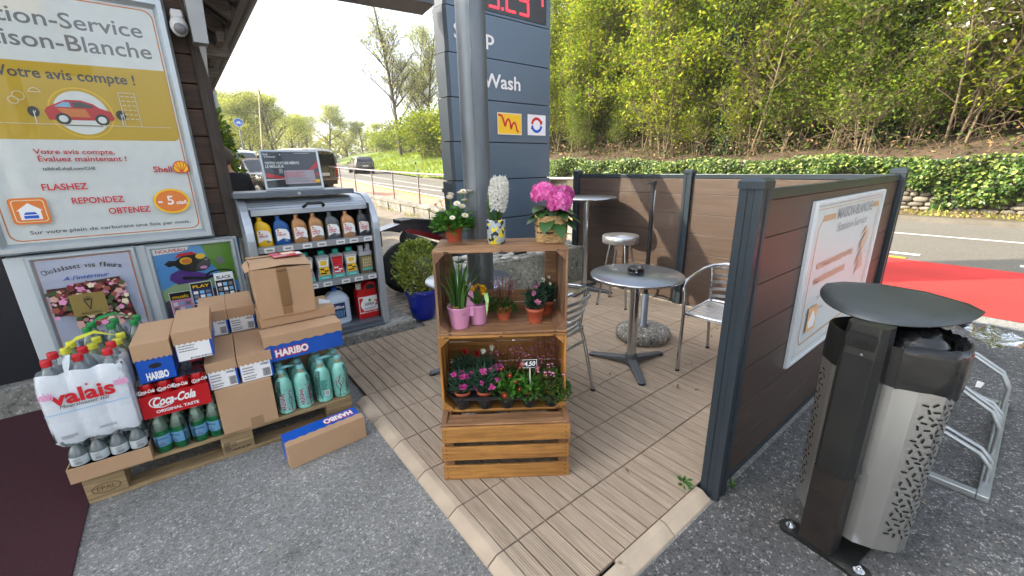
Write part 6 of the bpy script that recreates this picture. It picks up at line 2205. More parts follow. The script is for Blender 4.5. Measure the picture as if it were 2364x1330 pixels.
PYL = leaf_mat("petal_yellow", [(226, 168, 12), (236, 190, 30)], .35, .6)
PMV = leaf_mat("petal_mauve", [(150, 90, 112), (178, 110, 130), (200, 150, 160)], .35, .6)
CYEL = mat("flower_centre", (214, 170, 30), .7, var=.2, scale=80)
def pot(parent, r, h, m=TERRA, name="pot"):
    mb = MB()
    mb.lathe([(r * .72, 0), (r * .74, .004), (r * .93, h * .8), (r * .98, h * .8), (r, h * .82), (r, h * .985), (r * .98, h), (r * .90, h), (r * .88, h * .9)], 28)
    mb.obj(name, m, parent)
    mb = MB(); mb.lathe([(r * .88, h * .88), (r * .4, h * .93), (0, h * .94)], 16); mb.obj("soil", SOILP, parent)
def bushy(parent, z0, r, h, n, L, w, m, rr, flat=.6, name="foliage", low=0.0):
    mb = MB()
    for i in range(n):
        a = rr.uniform(0, 2 * pi)
        q = rr.random() ** .5
        e = rr.random()
        p = (r * q * cos(a), r * q * sin(a), z0 + h * (1 - q * q * flat) * e - low * q * q)
        mb.leaf(p, (cos(a) * .8 + rr.gauss(0, .5), sin(a) * .8 + rr.gauss(0, .5), rr.uniform(-.1, 1.0)), L * rr.uniform(.6, 1.3), w * rr.uniform(.7, 1.2), 0, (rr.gauss(0, .4), rr.gauss(0, .4), 1), .12)
    return mb.obj(name, m, parent)
def daisy(parent, p, nrm, r, m, n=16, centre=CYEL, stem=None, layers=2, name="blossom"):
    n_ = V(nrm).normalized()
    u = n_.orthogonal().normalized(); v = n_.cross(u)
    mb = MB()
    for l_ in range(layers):
        for k in range(n):
            a = 2 * pi * (k + .5 * l_) / n
            d = (u * cos(a) + v * sin(a) + n_ * (.18 + .35 * l_)).normalized()
            mb.leaf(V(p) + n_ * .001 * l_, d, r * (1 - .15 * l_), r * .42, 0, n_, .05)
    b = mb.obj(name, m, parent)
    mb = MB()
    mb.ball(V(p) + n_ * r * .12, r * .32, 8, 0, None, (1, 1, 1))
    mb.obj("centre", centre, b)
    if stem is not None:
        mb = MB(); mb.tube([stem, (V(stem) + V(p)) / 2 + V((0, 0, .01)), V(p) - n_ * .002], .0018, 5, caps=False); mb.obj("stem", LFG, b)
    return b
def ruffle(mb, p, nrm, r, n, rr, mi=0):
    """fringed carnation head"""
    n_ = V(nrm).normalized(); u = n_.orthogonal().normalized(); v = n_.cross(u)
    for k in range(n):
        a = rr.uniform(0, 2 * pi); e = rr.uniform(.1, .9)
        d = (u * cos(a) + v * sin(a)) * (1 - e * .5) + n_ * e
        mb.leaf(p, d, r * rr.uniform(.75, 1.1), r * .7, mi, n_ + u * rr.gauss(0, .5) + v * rr.gauss(0, .5), .3)

# --- white daisies on the top crate
rr = random.Random(61)
t = thing("daisy_plant", "white daisies in a terracotta pot on the left of the top crate", "potted plant", on_top(.072, .245 + .118, Z3))
pot(t, .048, .085)
bushy(t, .08, .085, .075, 420, .045, .026, LFG, rr, .5, low=.03)
for k, (x, y, z) in enumerate([(-.10, -.02, .185), (-.065, .0, .20), (-.03, -.03, .215), (.0, .01, .225), (.035, -.02, .23), (.07, .01, .235), (.10, .0, .235), (-.085, -.05, .165), (-.01, -.06, .185), (.02, -.055, .17), (.05, -.03, .195), (-.05, -.08, .125), (.015, -.085, .13), (-.115, .02, .16), (.085, .03, .225)]):
    daisy(t, (x, y, z), (rr.gauss(0, .25) + x * 2, -.55 if k in (8, 9, 11, 2, 12) else rr.gauss(-.1, .25), 1), .020 if k != 11 else .016, PW, 17, stem=(x * .3, y * .3, .09))
# --- hyacinth in the lemon cup
t = thing("hyacinth", "white hyacinth in a glass pot painted with lemons", "potted plant", on_top(.279, .262 + .03, Z3), R(-4))
LEM = bpy.data.materials.new("lemon_glaze"); LEM.use_nodes = True
_t = LEM.node_tree; _b = _t.nodes["Principled BSDF"]; _b.inputs["Roughness"].default_value = .18; _b.inputs["Coat Weight"].default_value = .4
_tc = _t.nodes.new("ShaderNodeTexCoord"); _v = _t.nodes.new("ShaderNodeTexVoronoi"); _v.inputs["Scale"].default_value = 62; _t.links.new(_tc.outputs["Object"], _v.inputs["Vector"])
_s = _t.nodes.new("ShaderNodeSeparateColor"); _t.links.new(_v.outputs["Color"], _s.inputs[0])
_n = _t.nodes.new("ShaderNodeTexNoise"); _n.inputs["Scale"].default_value = 55; _t.links.new(_tc.outputs["Object"], _n.inputs["Vector"])
_c = ramp(_t, _s.outputs[0], [(0.0, lin((150, 164, 168))), (.36, lin((150, 164, 168))), (.38, lin((44, 56, 66))), (.66, lin((52, 66, 74))), (.68, lin((160, 172, 176))), (.84, lin((160, 172, 176))), (.86, lin((214, 196, 50)))])
_c.node.color_ramp.interpolation = 'CONSTANT'
_t.links.new(_c, _b.inputs["Base Color"]); MATS["lemon_glaze"] = LEM
mb = MB(); mb.lathe([(.041, 0), (.044, .004), (.044, .108), (.0435, .112), (.041, .112), (.040, .095), (0, .09)], 32); mb.obj("pot", LEM, t)
mb = MB()
for s_, (x, y) in enumerate(((-.04, -.005), (.035, -.01), (-.01, .03), (.03, .02))):
    mb.blade([(x * .3, y * .3, .09), (x * .8, y * .8, .14), (x * 1.1, y * 1.1, .18 + .012 * s_), (x * 1.0, y * 1.3, .215 + (.02 if s_ == 0 else 0))], .024, 0, (1, .3, 0))
mb.tube([(0, 0, .09), (.003, 0, .15), (.012, 0, .2)], .007, 8)
mb.obj("leaves", LFN, t)
mb = MB()
for k in range(95):
    z = .155 + .145 * (k / 95)
    a = k * 2.4
    lean = .006 + (z - .15) * .14
    prof = .038 * (1 - .35 * abs((z - .225) / .09) ** 2) * (.75 if z > .285 else 1)
    c = (lean + prof * cos(a), prof * sin(a), z)
    for q in range(6):
        b_ = q * pi / 3 + rr.uniform(-.3, .3)
        n_ = V((cos(a), sin(a), .2)); u = n_.orthogonal().normalized(); v = n_.normalized().cross(u)
        mb.leaf(c, (u * cos(b_) + v * sin(b_)) * .9 + n_ * .5, .021, .010, 0, n_, .1)
mb.obj("blossom", PW, t)
# --- hydrangea in the woven basket
t = thing("hydrangea", "pink hydrangea in a woven basket on the right of the top crate", "potted plant", on_top(.542, .285 + .03, Z3), CE)
BASK = mat("seagrass", (176, 146, 100), .85, var=.2, scale=30, island=.28, bump=.3, bscale=120)
BASKD = mat("seagrass_dark", (44, 34, 30), .85, var=.2, scale=30)
mb = MB()
for k in range(17):
    z = .005 + k * .0074
    r = .066 + .008 * (k / 16)
    n = 40
    m_i = 1 if k in (6, 10) else 0
    for i in range(n):
        a0, a1 = 2 * pi * i / n, 2 * pi * (i + 1.3) / n
        sq = lambda a: (abs(cos(a)) ** .55 * math.copysign(1, cos(a)), abs(sin(a)) ** .55 * math.copysign(1, sin(a)))
        o0 = .003 if (i + k) % 2 else -.001
        (c0, s0), (c1, s1) = sq(a0), sq(a1)
        mb.tube([((r + o0) * c0, (r + o0) * s0, z - .002), ((r + .003) * (c0 + c1) / 2, (r + .003) * (s0 + s1) / 2, z + .001), ((r - o0) * c1, (r - o0) * s1, z + .002)], .0042, 4, m_i if (m_i == 0 or i % 3) else 0, caps=False)
mb.obj("basket", [BASK, BASKD], t)
mb = MB(); mb.lathe([(.068, .10), (.0, .112)], 20); mb.obj("soil", SOILP, t)
mb = MB()
for a, L, zz, e in ((200, .10, .135, .1), (250, .11, .125, -.1), (285, .115, .12, -.25), (320, .11, .13, -.1), (345, .12, .14, .0), (170, .10, .14, .15), (140, .09, .15, .2), (100, .09, .15, .2), (60, .10, .15, .2), (20, .10, .15, .1), (230, .08, .155, .3), (300, .085, .15, .25), (265, .075, .165, .3), (350, .10, .155, .2), (215, .09, .17, .35), (330, .09, .165, .3)):
    a = R(a + 0); d = V((cos(a), sin(a), e)).normalized()
    p0 = V((.03 * cos(a), .03 * sin(a), zz - .01)); sd = d.cross(V((0, 0, 1))).normalized(); up = sd.cross(d)
    n = 7
    vs = []
    for i in range(n + 1):
        u_ = i / n
        w_ = .036 * sin(pi * min(1, u_ * .93 + .07)) ** .7
        c = p0 + d * L * u_ + V((0, 0, -.05 * u_ * u_))
        vs += [c + sd * w_ + up * .008 * (1 - u_), c, c - sd * w_ + up * .008 * (1 - u_)]
    mb.add(vs, [(3 * i, 3 * i + 1, 3 * i + 4, 3 * i + 3) for i in range(n)] + [(3 * i + 1, 3 * i + 2, 3 * i + 5, 3 * i + 4) for i in range(n)], 0, True)
mb.obj("leaves", LFD, t)
for c, r in (((-.035, -.02, .225), .062), ((.055, .02, .215), .052), ((.03, -.055, .185), .058)):
    mb = MB()
    for k in range(70):
        z_ = 1 - 1.55 * (k / 70); a = k * 2.4
        n_ = V((math.sqrt(max(0, 1 - z_ * z_)) * cos(a), math.sqrt(max(0, 1 - z_ * z_)) * sin(a), z_ * .8))
        p = V(c) + n_ * r * rr.uniform(.82, 1)
        u = n_.orthogonal().normalized(); v = n_.normalized().cross(u); b0 = rr.uniform(0, 6)
        for q in range(4):
            b_ = b0 + q * pi / 2
            mb.leaf(p, u * cos(b_) + v * sin(b_) + n_ * .3, .0195, .018, 0, n_, .1)
    mb.obj("blossom", PHOT, t)

# --- inside the top crate
ZI = Z2 + .0117
PINKM = mat("pink_enamel", (222, 156, 196), .35, var=.04, scale=10, coat=.2)
t = thing("bucket_planter", "pink double bucket with long green daffodil leaves and a yellow primrose", "planter", CW(.092, .205, ZI), CE)
for (x, y), r0, r1, h in (((0, 0), .040, .054, .105), ((.088, .045), .036, .043, .098)):
    mb = MB(); mb.lathe([(r0, 0), (r0 + .002, .002), (r1, h - .004), (r1 + .003, h - .002), (r1 + .001, h + .001), (r1 - .003, h), (r1 - .004, h - .02), (0, h - .024)], 32, 0, Matrix.Translation((x, y, 0))); mb.obj("bucket", PINKM, t)
mb = MB()
mb.add([(.035, .0, .10), (.075, .02, .10), (.068, .018, .205), (.052, .01, .205), (.06, .014, .222), (.030, .01, .10), (.07, .03, .10), (.064, .026, .205), (.048, .018, .205), (.056, .022, .222)], [(0, 1, 2, 4, 3), (9, 7, 6, 5, 8), (0, 3, 8, 5), (1, 6, 7, 2), (3, 4, 9, 8), (2, 7, 9, 4)])
mb.box(.03, .07, .0, .03, .05, .0999)
mb.obj("handle", PINKM, t, bevel=.003)
mb = MB()
p = Print(mb, (0, -.0525, .0), (1, 0, 0), (0, -1, .13))
for x, z in ((.0, .075), (-.028, .078), (.027, .078)):
    for q in range(5): p.disc(x + .006 * cos(q * 1.257), z + .006 * sin(q * 1.257), .0032, .0032, 0, 8)
mb.obj("punched_flowers", mat("enamel_shadow", (150, 96, 130), .5, var=.05), t)
mb = MB()
for k in range(46):
    a, q = rr.uniform(0, 2 * pi), rr.uniform(.2, 1)
    L = rr.uniform(.16, .30) * (1.1 - .35 * q)
    x, y = .03 * q * cos(a), .03 * q * sin(a)
    dr = V((cos(a), sin(a) * .7, 0)) * rr.uniform(.02, .12) * q
    kink = rr.random() < .18
    pts = [V((x, y, .085)), V((x, y, .085 + L * .45)) + dr * .25, V((x, y, .085 + L * .8)) + dr * .65, V((x, y, .085 + (L * .55 if kink else L))) + dr * (1.5 if kink else 1.15)]
    mb.blade(pts, rr.uniform(.009, .014), 0, (rr.gauss(0, 1), rr.gauss(0, 1), 0))
mb.obj("leaves", LFN, t)
mb = MB()
for k in range(7): mb.ball((rr.uniform(-.025, .025), rr.uniform(-.03, .01), .092), .012, 8, 0, None, (1, 1, 1.4))
mb.obj("bulb", mat("bulb_skin", (166, 128, 84), .7, var=.2, scale=40), t)
mb = MB()
for k in range(40):
    a = rr.uniform(0, 6.28); mb.leaf((.088 + .02 * cos(a), .045 + .02 * sin(a), .10), (cos(a) + .3, sin(a) * .6, rr.uniform(.2, .9)), rr.uniform(.05, .09), .035, 0, (0, 0, 1), .1)
mb.obj("primrose_leaves", LFG, t)
mb = MB()
for k in range(9): ruffle(mb, (.07 + rr.uniform(-.01, .05), .03 + rr.uniform(-.02, .02), .165 + rr.uniform(-.01, .03)), (rr.gauss(0, .4), -.6, .8), .02, 9, rr)
mb.obj("primrose_blossom", PYL, t)
mb = MB(); mb.blade([(.128, .02, .16), (.135, .0, .13), (.132, -.008, .06)], .02, 0, (1, 0, 0)); mb.obj("plant_label", ink("tag_green", (150, 190, 120)), t)
def saxifrage(name, label, loc, r, h, potr, poth, nf, rr, mflower=PMV, tall=.11, group=None, potm=TERRA, rz=0):
    t = thing(name, label, "potted plant", loc, rz, group)
    if potr: pot(t, potr, poth, potm)
    bushy(t, poth * .85, r, h, int(900 * (r / .07) ** 2), .018, .009, LFM, rr, .75, low=.02)
    st, fl = MB(), MB()
    for k in range(nf):
        a, q = rr.uniform(0, 6.28), rr.random() ** .5
        x, y = r * q * cos(a), r * q * sin(a)
        z = poth + h * .7 + tall * rr.uniform(.35, 1)
        st.tube([(x * .7, y * .7, poth + h * .4), (x * 1.05, y * 1.05, z)], .0011, 3, caps=False)
        for q2 in range(5): fl.leaf((x * 1.05, y * 1.05, z), (cos(q2 * 1.257), sin(q2 * 1.257), .5), .0095, .008, 0, (0, 0, 1), .1)
        if rr.random() < .5: fl.ball((x * 1.08 + .008, y * 1.05, z - .012), .0035, 5)
    st.obj("stems", mat("stem_red", (96, 52, 48), .7, var=.2), t)
    fl.obj("blossoms", mflower, t)
    return t
def dianthus(name, label, loc, potr, poth, heads, m, rr, h=.13, n=170, group=None, r=.05, potm=TERRA):
    t = thing(name, label, "potted plant", loc, 0, group)
    if potr: pot(t, potr, poth, potm)
    mb = MB()
    n = int(n * 2.4)
    for k in range(n):
        a, q = rr.uniform(0, 6.28), rr.random()
        b = V((.6 * r * q * cos(a), .6 * r * q * sin(a), poth * .9 + h * rr.random() * .55))
        d = V((cos(a) * rr.uniform(.2, 1), sin(a) * rr.uniform(.2, 1), rr.uniform(.2, 1)))
        mb.leaf(b, d, rr.uniform(.03, .062), .007, 0)
    mb.obj("foliage", LFB, t)
    for (x, y, z, r_) in heads:
        mb = MB(); ruffle(mb, (x, y, z), (x * 3, -.7, .6), r_, 22, rr); b_ = mb.obj("blossom", m, t)
        mb = MB(); mb.tube([(x * .3, y * .3, poth), (x * .8, y, (poth + z) / 2), (x, y, z)], .0015, 4, caps=False); mb.ball((x, y + .003, z - .008), .006, 6); mb.obj("stem", LFB, b_)
    return t
saxifrage("saxifrage_plant", "tiny mauve flowers above moss in a terracotta pot, centre of the top crate", CW(.305, .30, ZI), .062, .05, .043, .072, 34, rr)
dianthus("carnation_plant", "pale pink carnations in a terracotta pot in the top crate's right front", CW(.458, .245, ZI), .045, .075, [(-.03, -.02, .155, .017), (-.025, -.045, .115, .020), (.0, .0, .175, .013), (.03, .01, .18, .012), (.045, -.02, .12, .012)], PPL, rr)
dianthus("carnation_plant", "white budded carnations in the terracotta pot behind the pale pink ones", CW(.522, .355, ZI), .045, .075, [(-.02, 0, .185, .014), (.02, .0, .19, .012), (.0, -.03, .165, .01)], PW, rr)

# --- black tray with small plants in the middle crate
ZM = Z1 + .0117
TRAYM = mat("tray_black", (34, 38, 42), .3, var=.1, scale=20, coat=.2)
t = thing("plant_tray", "black plastic nursery tray with five front cups in the middle crate", "tray", CW(.03, .125, ZM), CE)
mb = MB()
P = [(.0, .0), (.54, .0), (.575, .04), (.575, .24), (.0, .24)]
P = [(-.012, .03), (.03, -.03), (.53, -.03), (.572, .03), (.572, .15), (-.012, .15)]
mb.prism(P, .058, .063)
mb.add([(x, y, .063) for x, y in P] + [(x * 1.01 - .003, y - .004 if y < .1 else y, .078) for x, y in P], [(i, (i + 1) % 6, 6 + (i + 1) % 6, 6 + i) for i in range(6)])
mb.obj("tray", TRAYM, t, bevel=.003)
mb = MB()
for i in range(5):
    for j in range(2):
        mb.lathe([(.026, 0), (.030, .004), (.046, .057)], 20, 0, Matrix.Translation((.062 + i * .109, .012 + j * .1, 0)))
mb.obj("cups", TRAYM, t)
def TP(i, j): return CW(.03 + .062 + i * .109, .125 + .012 + j * .1, ZM + .012)
GT = "small potted plants in the black nursery tray"
rr = random.Random(72)
heads = lambda n, s_, zr: [(rr.uniform(-s_, s_), rr.uniform(-s_, s_ * .3), rr.uniform(*zr), rr.uniform(.013, .02)) for _ in range(n)]
dianthus("carnation_plant", "magenta and purple carnations at the tray's left front corner", TP(0, 0), .036, .062, heads(11, .055, (.075, .16)), PPK, rr, .13, 150, GT)
dianthus("carnation_plant", "dark red carnation with grassy leaves at the tray's left back corner", TP(0, 1), .036, .062, [(.01, 0, .20, .02), (.06, -.02, .185, .02)], PRD, rr, .19, 170, GT)
dianthus("carnation_plant", "hot pink carnations second from the left in the tray front", TP(1, 0), .036, .062, [(-.02, -.02, .165, .022), (.05, -.01, .155, .022), (.075, -.015, .15, .02), (.0, -.05, .095, .02), (.02, -.02, .16, .012), (.03, -.05, .12, .013), (-.04, -.04, .125, .013), (.06, -.03, .105, .012)], PHOT, rr, .15, 170, GT)
dianthus("carnation_plant", "white carnation behind the hot pink ones in the tray", TP(1, 1), .036, .062, [(-.01, 0, .205, .018), (.03, -.01, .215, .018)], PW, rr, .17, 150, GT)
t = thing("daisy_plant", "dark red daisies with yellow eyes in the tray's middle cup", "potted plant", TP(2, 0), 0, GT)
pot(t, .036, .062); bushy(t, .05, .06, .07, 190, .042, .022, LFG, rr, .4, low=.02)
for x, y, z, r_ in ((-.055, -.055, .075, .014), (.025, -.055, .075, .014), (.0, -.02, .135, .013), (.012, -.045, .112, .011), (.085, .0, .15, .014), (.05, -.03, .16, .010), (-.03, .0, .17, .010)):
    daisy(t, (x, y, z), (x * 2, -1, .5), r_, PRD, 16, stem=(x * .3, 0, .05))
saxifrage("saxifrage_plant", "dark mossy saxifrage in the tray's middle back cup", TP(2, 1), .075, .075, .036, .062, 20, rr, PMV, .12, GT)
t = thing("daisy_plant", "drooping pink daisies in the tray's fourth front cup", "potted plant", TP(3, 0), 0, GT)
pot(t, .036, .062); bushy(t, .05, .055, .065, 190, .036, .022, LFG, rr, .4, low=.02)
for x, y, z, r_ in ((-.01, -.06, .05, .016), (.045, -.05, .13, .013), (.02, -.03, .165, .015), (-.045, -.01, .20, .014)):
    daisy(t, (x, y, z), (x * 2, -1, .2), r_, PPL if z < .06 else PMV, 14, stem=(x * .3, 0, .05))
saxifrage("saxifrage_plant", "white flowered saxifrage behind the price tag", TP(3, 1), .07, .07, .036, .062, 18, rr, PPL, .12, GT)
saxifrage("saxifrage_plant", "bright green moss cushion at the tray's right front corner", TP(4, 0), .085, .095, .036, .062, 10, rr, PPL, .06, GT)
saxifrage("saxifrage_plant", "pink sprayed saxifrage at the tray's right back corner", TP(4, 1), .07, .085, .036, .062, 40, rr, PMV, .15, GT)
for o_ in list(SC.objects):
    if o_.get("group") == GT: o_.scale = (1.12, 1.12, 1.12); o_.location = tuple(V(o_.location) + cn_ * .02)
t = thing("price_sign", "small black price card with white chalk figures in the plant tray", "price sign", CW(.425, .16, ZM + .19), CE)
t.rotation_euler = (R(-8), 0, CE + R(2))
mb = MB(); mb.box(-.036, .036, 0, .003, 0, .044); c_ = mb.obj("card", BLACK, t, bevel=.001)
mb = MB(); p = Print(mb, (0, -.0002, 0)); p.line([(-.034, .002), (.034, .002), (.034, .042), (-.034, .042), (-.034, .002)], .002, 0); p.text("4,50", 0, .011, .054, .022, 0, .02, .15, 'c'); mb.obj("figures", WHITE, c_)
mb = MB(); mb.box(-.003, .003, .0005, .0025, -.11, -.0002); mb.obj("stake", MATS["offwhite_cap"], t)

# --- evergreen shrub in the blue pot
BLUEP = mat("blue_pot", (10, 34, 150), .3, var=.05, scale=8, coat=.2)
t = thing("potted_shrub", "rounded evergreen shrub in a cobalt blue pot beside the cabinet", "potted plant", (1.72, 3.66, .037))
mb = MB(); mb.lathe([(.105, 0), (.112, .006), (.150, .24), (.153, .245), (.165, .248), (.167, .30), (.16, .305), (.148, .303), (.14, .26)], 36); mb.obj("pot", BLUEP, t)
mb = MB(); mb.lathe([(.142, .27), (0, .285)], 20); mb.obj("soil", SOILP, t)
rr = random.Random(88)
mb = MB()
for k in range(2600):
    a, e = rr.uniform(0, 6.28), rr.random()
    z = .27 + .50 * e
    rad = .235 * (sin(pi * (.16 + .80 * e)) ** .6) * rr.uniform(.55, 1.05) * (1 + .12 * sin(3 * a + z * 9))
    n_ = V((cos(a), sin(a), .9))
    p = V((rad * cos(a), rad * sin(a), z))
    mb.leaf(p, n_ + V((rr.gauss(0, .6), rr.gauss(0, .6), rr.gauss(0, .4))), rr.uniform(.03, .055), .022, 0, (rr.gauss(0, .5), rr.gauss(0, .5), 1), .15)
mb.obj("foliage", leaf_mat("shrub_leaf", [(56, 86, 26), (92, 118, 36), (140, 150, 60), (182, 182, 96)], .25, .4, .5), t)
mb = MB()
for k in range(9): mb.tube([(rr.uniform(-.03, .03), rr.uniform(-.03, .03), .27), (rr.uniform(-.1, .1), rr.uniform(-.1, .1), .5)], .006, 5)
mb.obj("stems", BARK, t)
# --- weeds by the post
t = thing("weed", "small green nettle at the foot of the nearest fence post", "plant", (1.585, .765, .036))
bushy(t, 0, .025, .04, 22, .03, .016, LFG, rr, .3)
t = thing("weed", "tiny weed growing out of the asphalt beside the nearest post", "plant", (1.79, .66, .006))
bushy(t, 0, .03, .025, 20, .022, .013, LFG, rr, .3)
# fallen dry leaves and crumbs on the deck
mb = MB()
for k in range(26):
    x, y = (rr.uniform(2.3, 3.7), rr.uniform(.9, 1.6)) if k < 18 else (rr.uniform(.9, 3.7), rr.uniform(.8, 3.3))
    mb.leaf((x, y, .037), (rr.gauss(0, 1), rr.gauss(0, 1), .12), rr.uniform(.015, .045), rr.uniform(.008, .02), 0, (0, 0, 1), .3)
tag(mb.obj("dry_leaves", leaf_mat("dry_leaf", [(70, 50, 34), (112, 82, 52), (60, 44, 34)], .1, .8)), "scattered dry leaves on the tile deck", "leaves", kind="stuff")
mb = MB()
for k in range(170):
    x, y = rr.uniform(-1.8, 2.9), rr.uniform(-.5, 2.0)
    if .65 < x < 1.8 and y > .65: continue
    mb.leaf((x, y, .0105), (rr.gauss(0, 1), rr.gauss(0, 1), .05), rr.uniform(.006, .03), rr.uniform(.003, .006), 0, (0, 0, 1), .1)
tag(mb.obj("straw_litter", leaf_mat("straw", [(150, 130, 90), (176, 160, 120), (90, 76, 56)], .1, .8)), "bits of straw and dry litter on the asphalt", "litter", kind="stuff")
# ============================================================ PARASOL FOOT, BIN, BIKE RACK
t = thing("parasol_stand", "round washed concrete parasol base with a steel tube", "parasol base", (2.93, 1.92, .036))
mb = MB(); mb.lathe([(.20, 0), (.222, .01), (.228, .05), (.218, .082), (.19, .098), (.08, .106), (0, .107)], 40); mb.obj("stone", speckle_mat("washed_concrete", (60, 60, 58), (128, 126, 118), (206, 202, 190), 90, .9, .1, .9), t)
mb = MB(); mb.lathe([(.045, .106), (.045, .116), (.028, .120), (.0275, .40), (.0245, .40), (.0245, .30)], 20); mb.obj("tube", GALV, t)
t = thing("parasol_pole", "thin black pole with a dangling strap standing in the stone base", "pole", (2.93, 1.92, .35))
mb = MB(); mb.cyl((0, 0, 0), (.012, .01, .985), .017, n=12); mb.obj("shaft", BLKP, t)
mb = MB(); mb.cyl((.012, .01, .97), (.012, .01, 1.0), .024, n=12); mb.tube([(.0, .01, .985), (-.03, .02, .99), (-.05, .025, .975)], .006, 5); mb.obj("tip", BLKP, t)
mb = MB(); mb.blade([(.0, -.018, .93), (-.012, -.022, .84), (-.010, -.022, .74)], .014, 0, (1, 0, 0)); mb.obj("strap", LABW, t)

STEEL = mat("stainless_brushed", (206, 206, 202), .30, .92, var=.16, scale=9, stretch=(1, 1, .10))
BINB = mat("bin_black", (26, 28, 28), .38, .1, var=.35, scale=7, coat=.1, stretch=(1, 1, .35), detail=9)
BINLID = mat("bin_lid", (62, 68, 70), .42, .35, var=.25, scale=7, detail=9)
BX, BY = 1.90, .232
t = thing("litter_bin", "steel litter bin with black ashtray column and floating dark lid", "bin", (BX, BY, .006), R(-8))
ax, ay = .165, .188
def bin_outline(sx, sy):
    """flat front with two facets each side, then a round back"""
    half = [(-sx * .80, 0), (-sx * .80, -sy * .36), (-sx * .62, -sy * .66)]
    for k in range(17):
        a = R(208 + 152 * k / 16)
        half.append((sx * cos(a) if k else -sx * .42, sy * sin(a) * (1.0 if k else 1.75)))
    half = half[:3] + [(-sx * .40, -sy * .86)] + [(sx * cos(R(a)), sy * sin(R(a))) for a in range(252, 361, 6)]
    return half + [(x, -y) for x, y in reversed(half[1:-1])]
mb = MB()
o = bin_outline(ax, ay)
n = len(o)
vs = [(x * .95 + .004, y * .95, .07) for x, y in o] + [(x, y, .80) for x, y in o]
mb.add(vs, [(i, (i + 1) % n, n + (i + 1) % n, n + i) for i in range(n)], 0, False)
mb.add(vs, [tuple(range(n - 1, -1, -1))])
mb.obj("body", STEEL, t)
# punched confetti slots on two strips of the body
rr = random.Random(19)
per = [0.0]
for i in range(n): per.append(per[-1] + (V(o[(i + 1) % n]) - V(o[i])).length)
def wall_pt(u, z):
    k = (z - .07) / .73
    s_ = .95 + .05 * k
    d = (u % 1.0) * per[-1]
    i = max(q for q in range(n) if per[q] <= d)
    g = (d - per[i]) / max(1e-6, per[i + 1] - per[i])
    x = o[i][0] + (o[(i + 1) % n][0] - o[i][0]) * g; y = o[i][1] + (o[(i + 1) % n][1] - o[i][1]) * g
    return V((x * s_ + .004 * (1 - k), y * s_, z))
for u0 in (.190, .80):
    mb = MB()
    row = 0
    z = .15
    while z < .70:
        for q in range(4):
            u = u0 + (q - 1.5 + (.25 if row % 2 else -.25)) * .0245 + rr.uniform(-.003, .003); zz = z + rr.uniform(-.004, .004)
            a = ((q + row) % 3) * 1.05 + rr.uniform(-.35, .35)
            c = wall_pt(u, zz); tu = (wall_pt(u + .004, zz) - wall_pt(u - .004, zz)).normalized(); tz = (wall_pt(u, zz + .01) - wall_pt(u, zz - .01)).normalized(); n_ = tu.cross(tz).normalized()
            if n_.dot(V((c.x, c.y, 0))) < 0: n_ = -n_
            d = tu * cos(a) + tz * sin(a); e = n_.cross(d)
            L, w_ = .0095, .0034
            mb.add([c + n_ * .0022 + d * L * cx + e * w_ * cy for cx, cy in ((-1, -.5), (-.8, -1), (.8, -1), (1, -.5), (1, .5), (.8, 1), (-.8, 1), (-1, .5))], [tuple(range(8))])
        z += .0225; row += 1
    mb.obj("punched_slots", mat("slot_dark", (10, 10, 10), .9, var=0), t)
mb = MB()
for k, (s0, s1, z0, z1) in enumerate(((1.006, 1.012, .735, .80), (1.012, 1.0, .80, .875))):
    vs = [(x * s0, y * s0, z0) for x, y in o] + [(x * s1, y * s1, z1) for x, y in o]
    mb.add(vs, [(i, (i + 1) % n, n + (i + 1) % n, n + i) for i in range(n)], 0, True)
vs = [(x * 1.0, y * 1.0, .875) for x, y in o] + [(x * .975, y * .975, .875) for x, y in o] + [(x * .95, y * .95, .62) for x, y in o]
mb.add(vs, [(i, (i + 1) % n, n + (i + 1) % n, n + i) for i in range(n)] + [(n + i, n + (i + 1) % n, 2 * n + (i + 1) % n, 2 * n + i) for i in range(n)], 0, True)
mb.obj("rim", BINB, t)
# black liner folded over the right half of the rim
LINER = mat("liner_black", (15, 17, 19), .24, var=.08, scale=10, coat=.3, bump=.8, bscale=14)
mb = MB()
lay = []
rr = random.Random(23)
i0, i1 = 1, 23
for z, s_ in ((.66, .93), (.80, .95), (.884, .985), (.892, 1.02), (.86, 1.05), (.79, 1.055), (.728, 1.05)):
    row = []
    for i in range(i0, i1):
        for h in (0, .5):
            a, b_ = o[i % n], o[(i + 1) % n]
            x, y = a[0] + (b_[0] - a[0]) * h, a[1] + (b_[1] - a[1]) * h
            w_ = .012 * math.sin(i * 2.4 + h * 3) * (1 if z < .87 else .4) + rr.gauss(0, .004)
            row.append((x * s_ * (1 + w_), y * s_ * (1 + w_), z + rr.gauss(0, .003) + (.012 * sin(i * .9) if z < .75 else 0)))
    lay.append(row)
k = len(lay[0])
vs = [q for r_ in lay for q in r_]
mb.add(vs, [(a * k + i, a * k + i + 1, (a + 1) * k + i + 1, (a + 1) * k + i) for a in range(len(lay) - 1) for i in range(k - 1)], 0, True)
mb.obj("liner_bag", LINER, t)
mb = MB()
lay = []
for j in range(9):
    u = j / 8
    row = []
    for i in range(12):
        v_ = i / 11
        row.append((.10 + .30 * u + .03 * v_, -.20 - .06 * u + .20 * v_ + rr.gauss(0, .010), .88 + .055 * sin(pi * v_) * (1 - .5 * u) - .055 * u + rr.gauss(0, .012)))
    lay.append(row)
vs = [q for r_ in lay for q in r_]
mb.add(vs, [(a * 12 + i, a * 12 + i + 1, (a + 1) * 12 + i + 1, (a + 1) * 12 + i) for a in range(8) for i in range(11)], 0, True)
mb.obj("clear_bag", film_mat("clear_bag", (232, 235, 240), .3, .25, bump=.5, bscale=18), t)
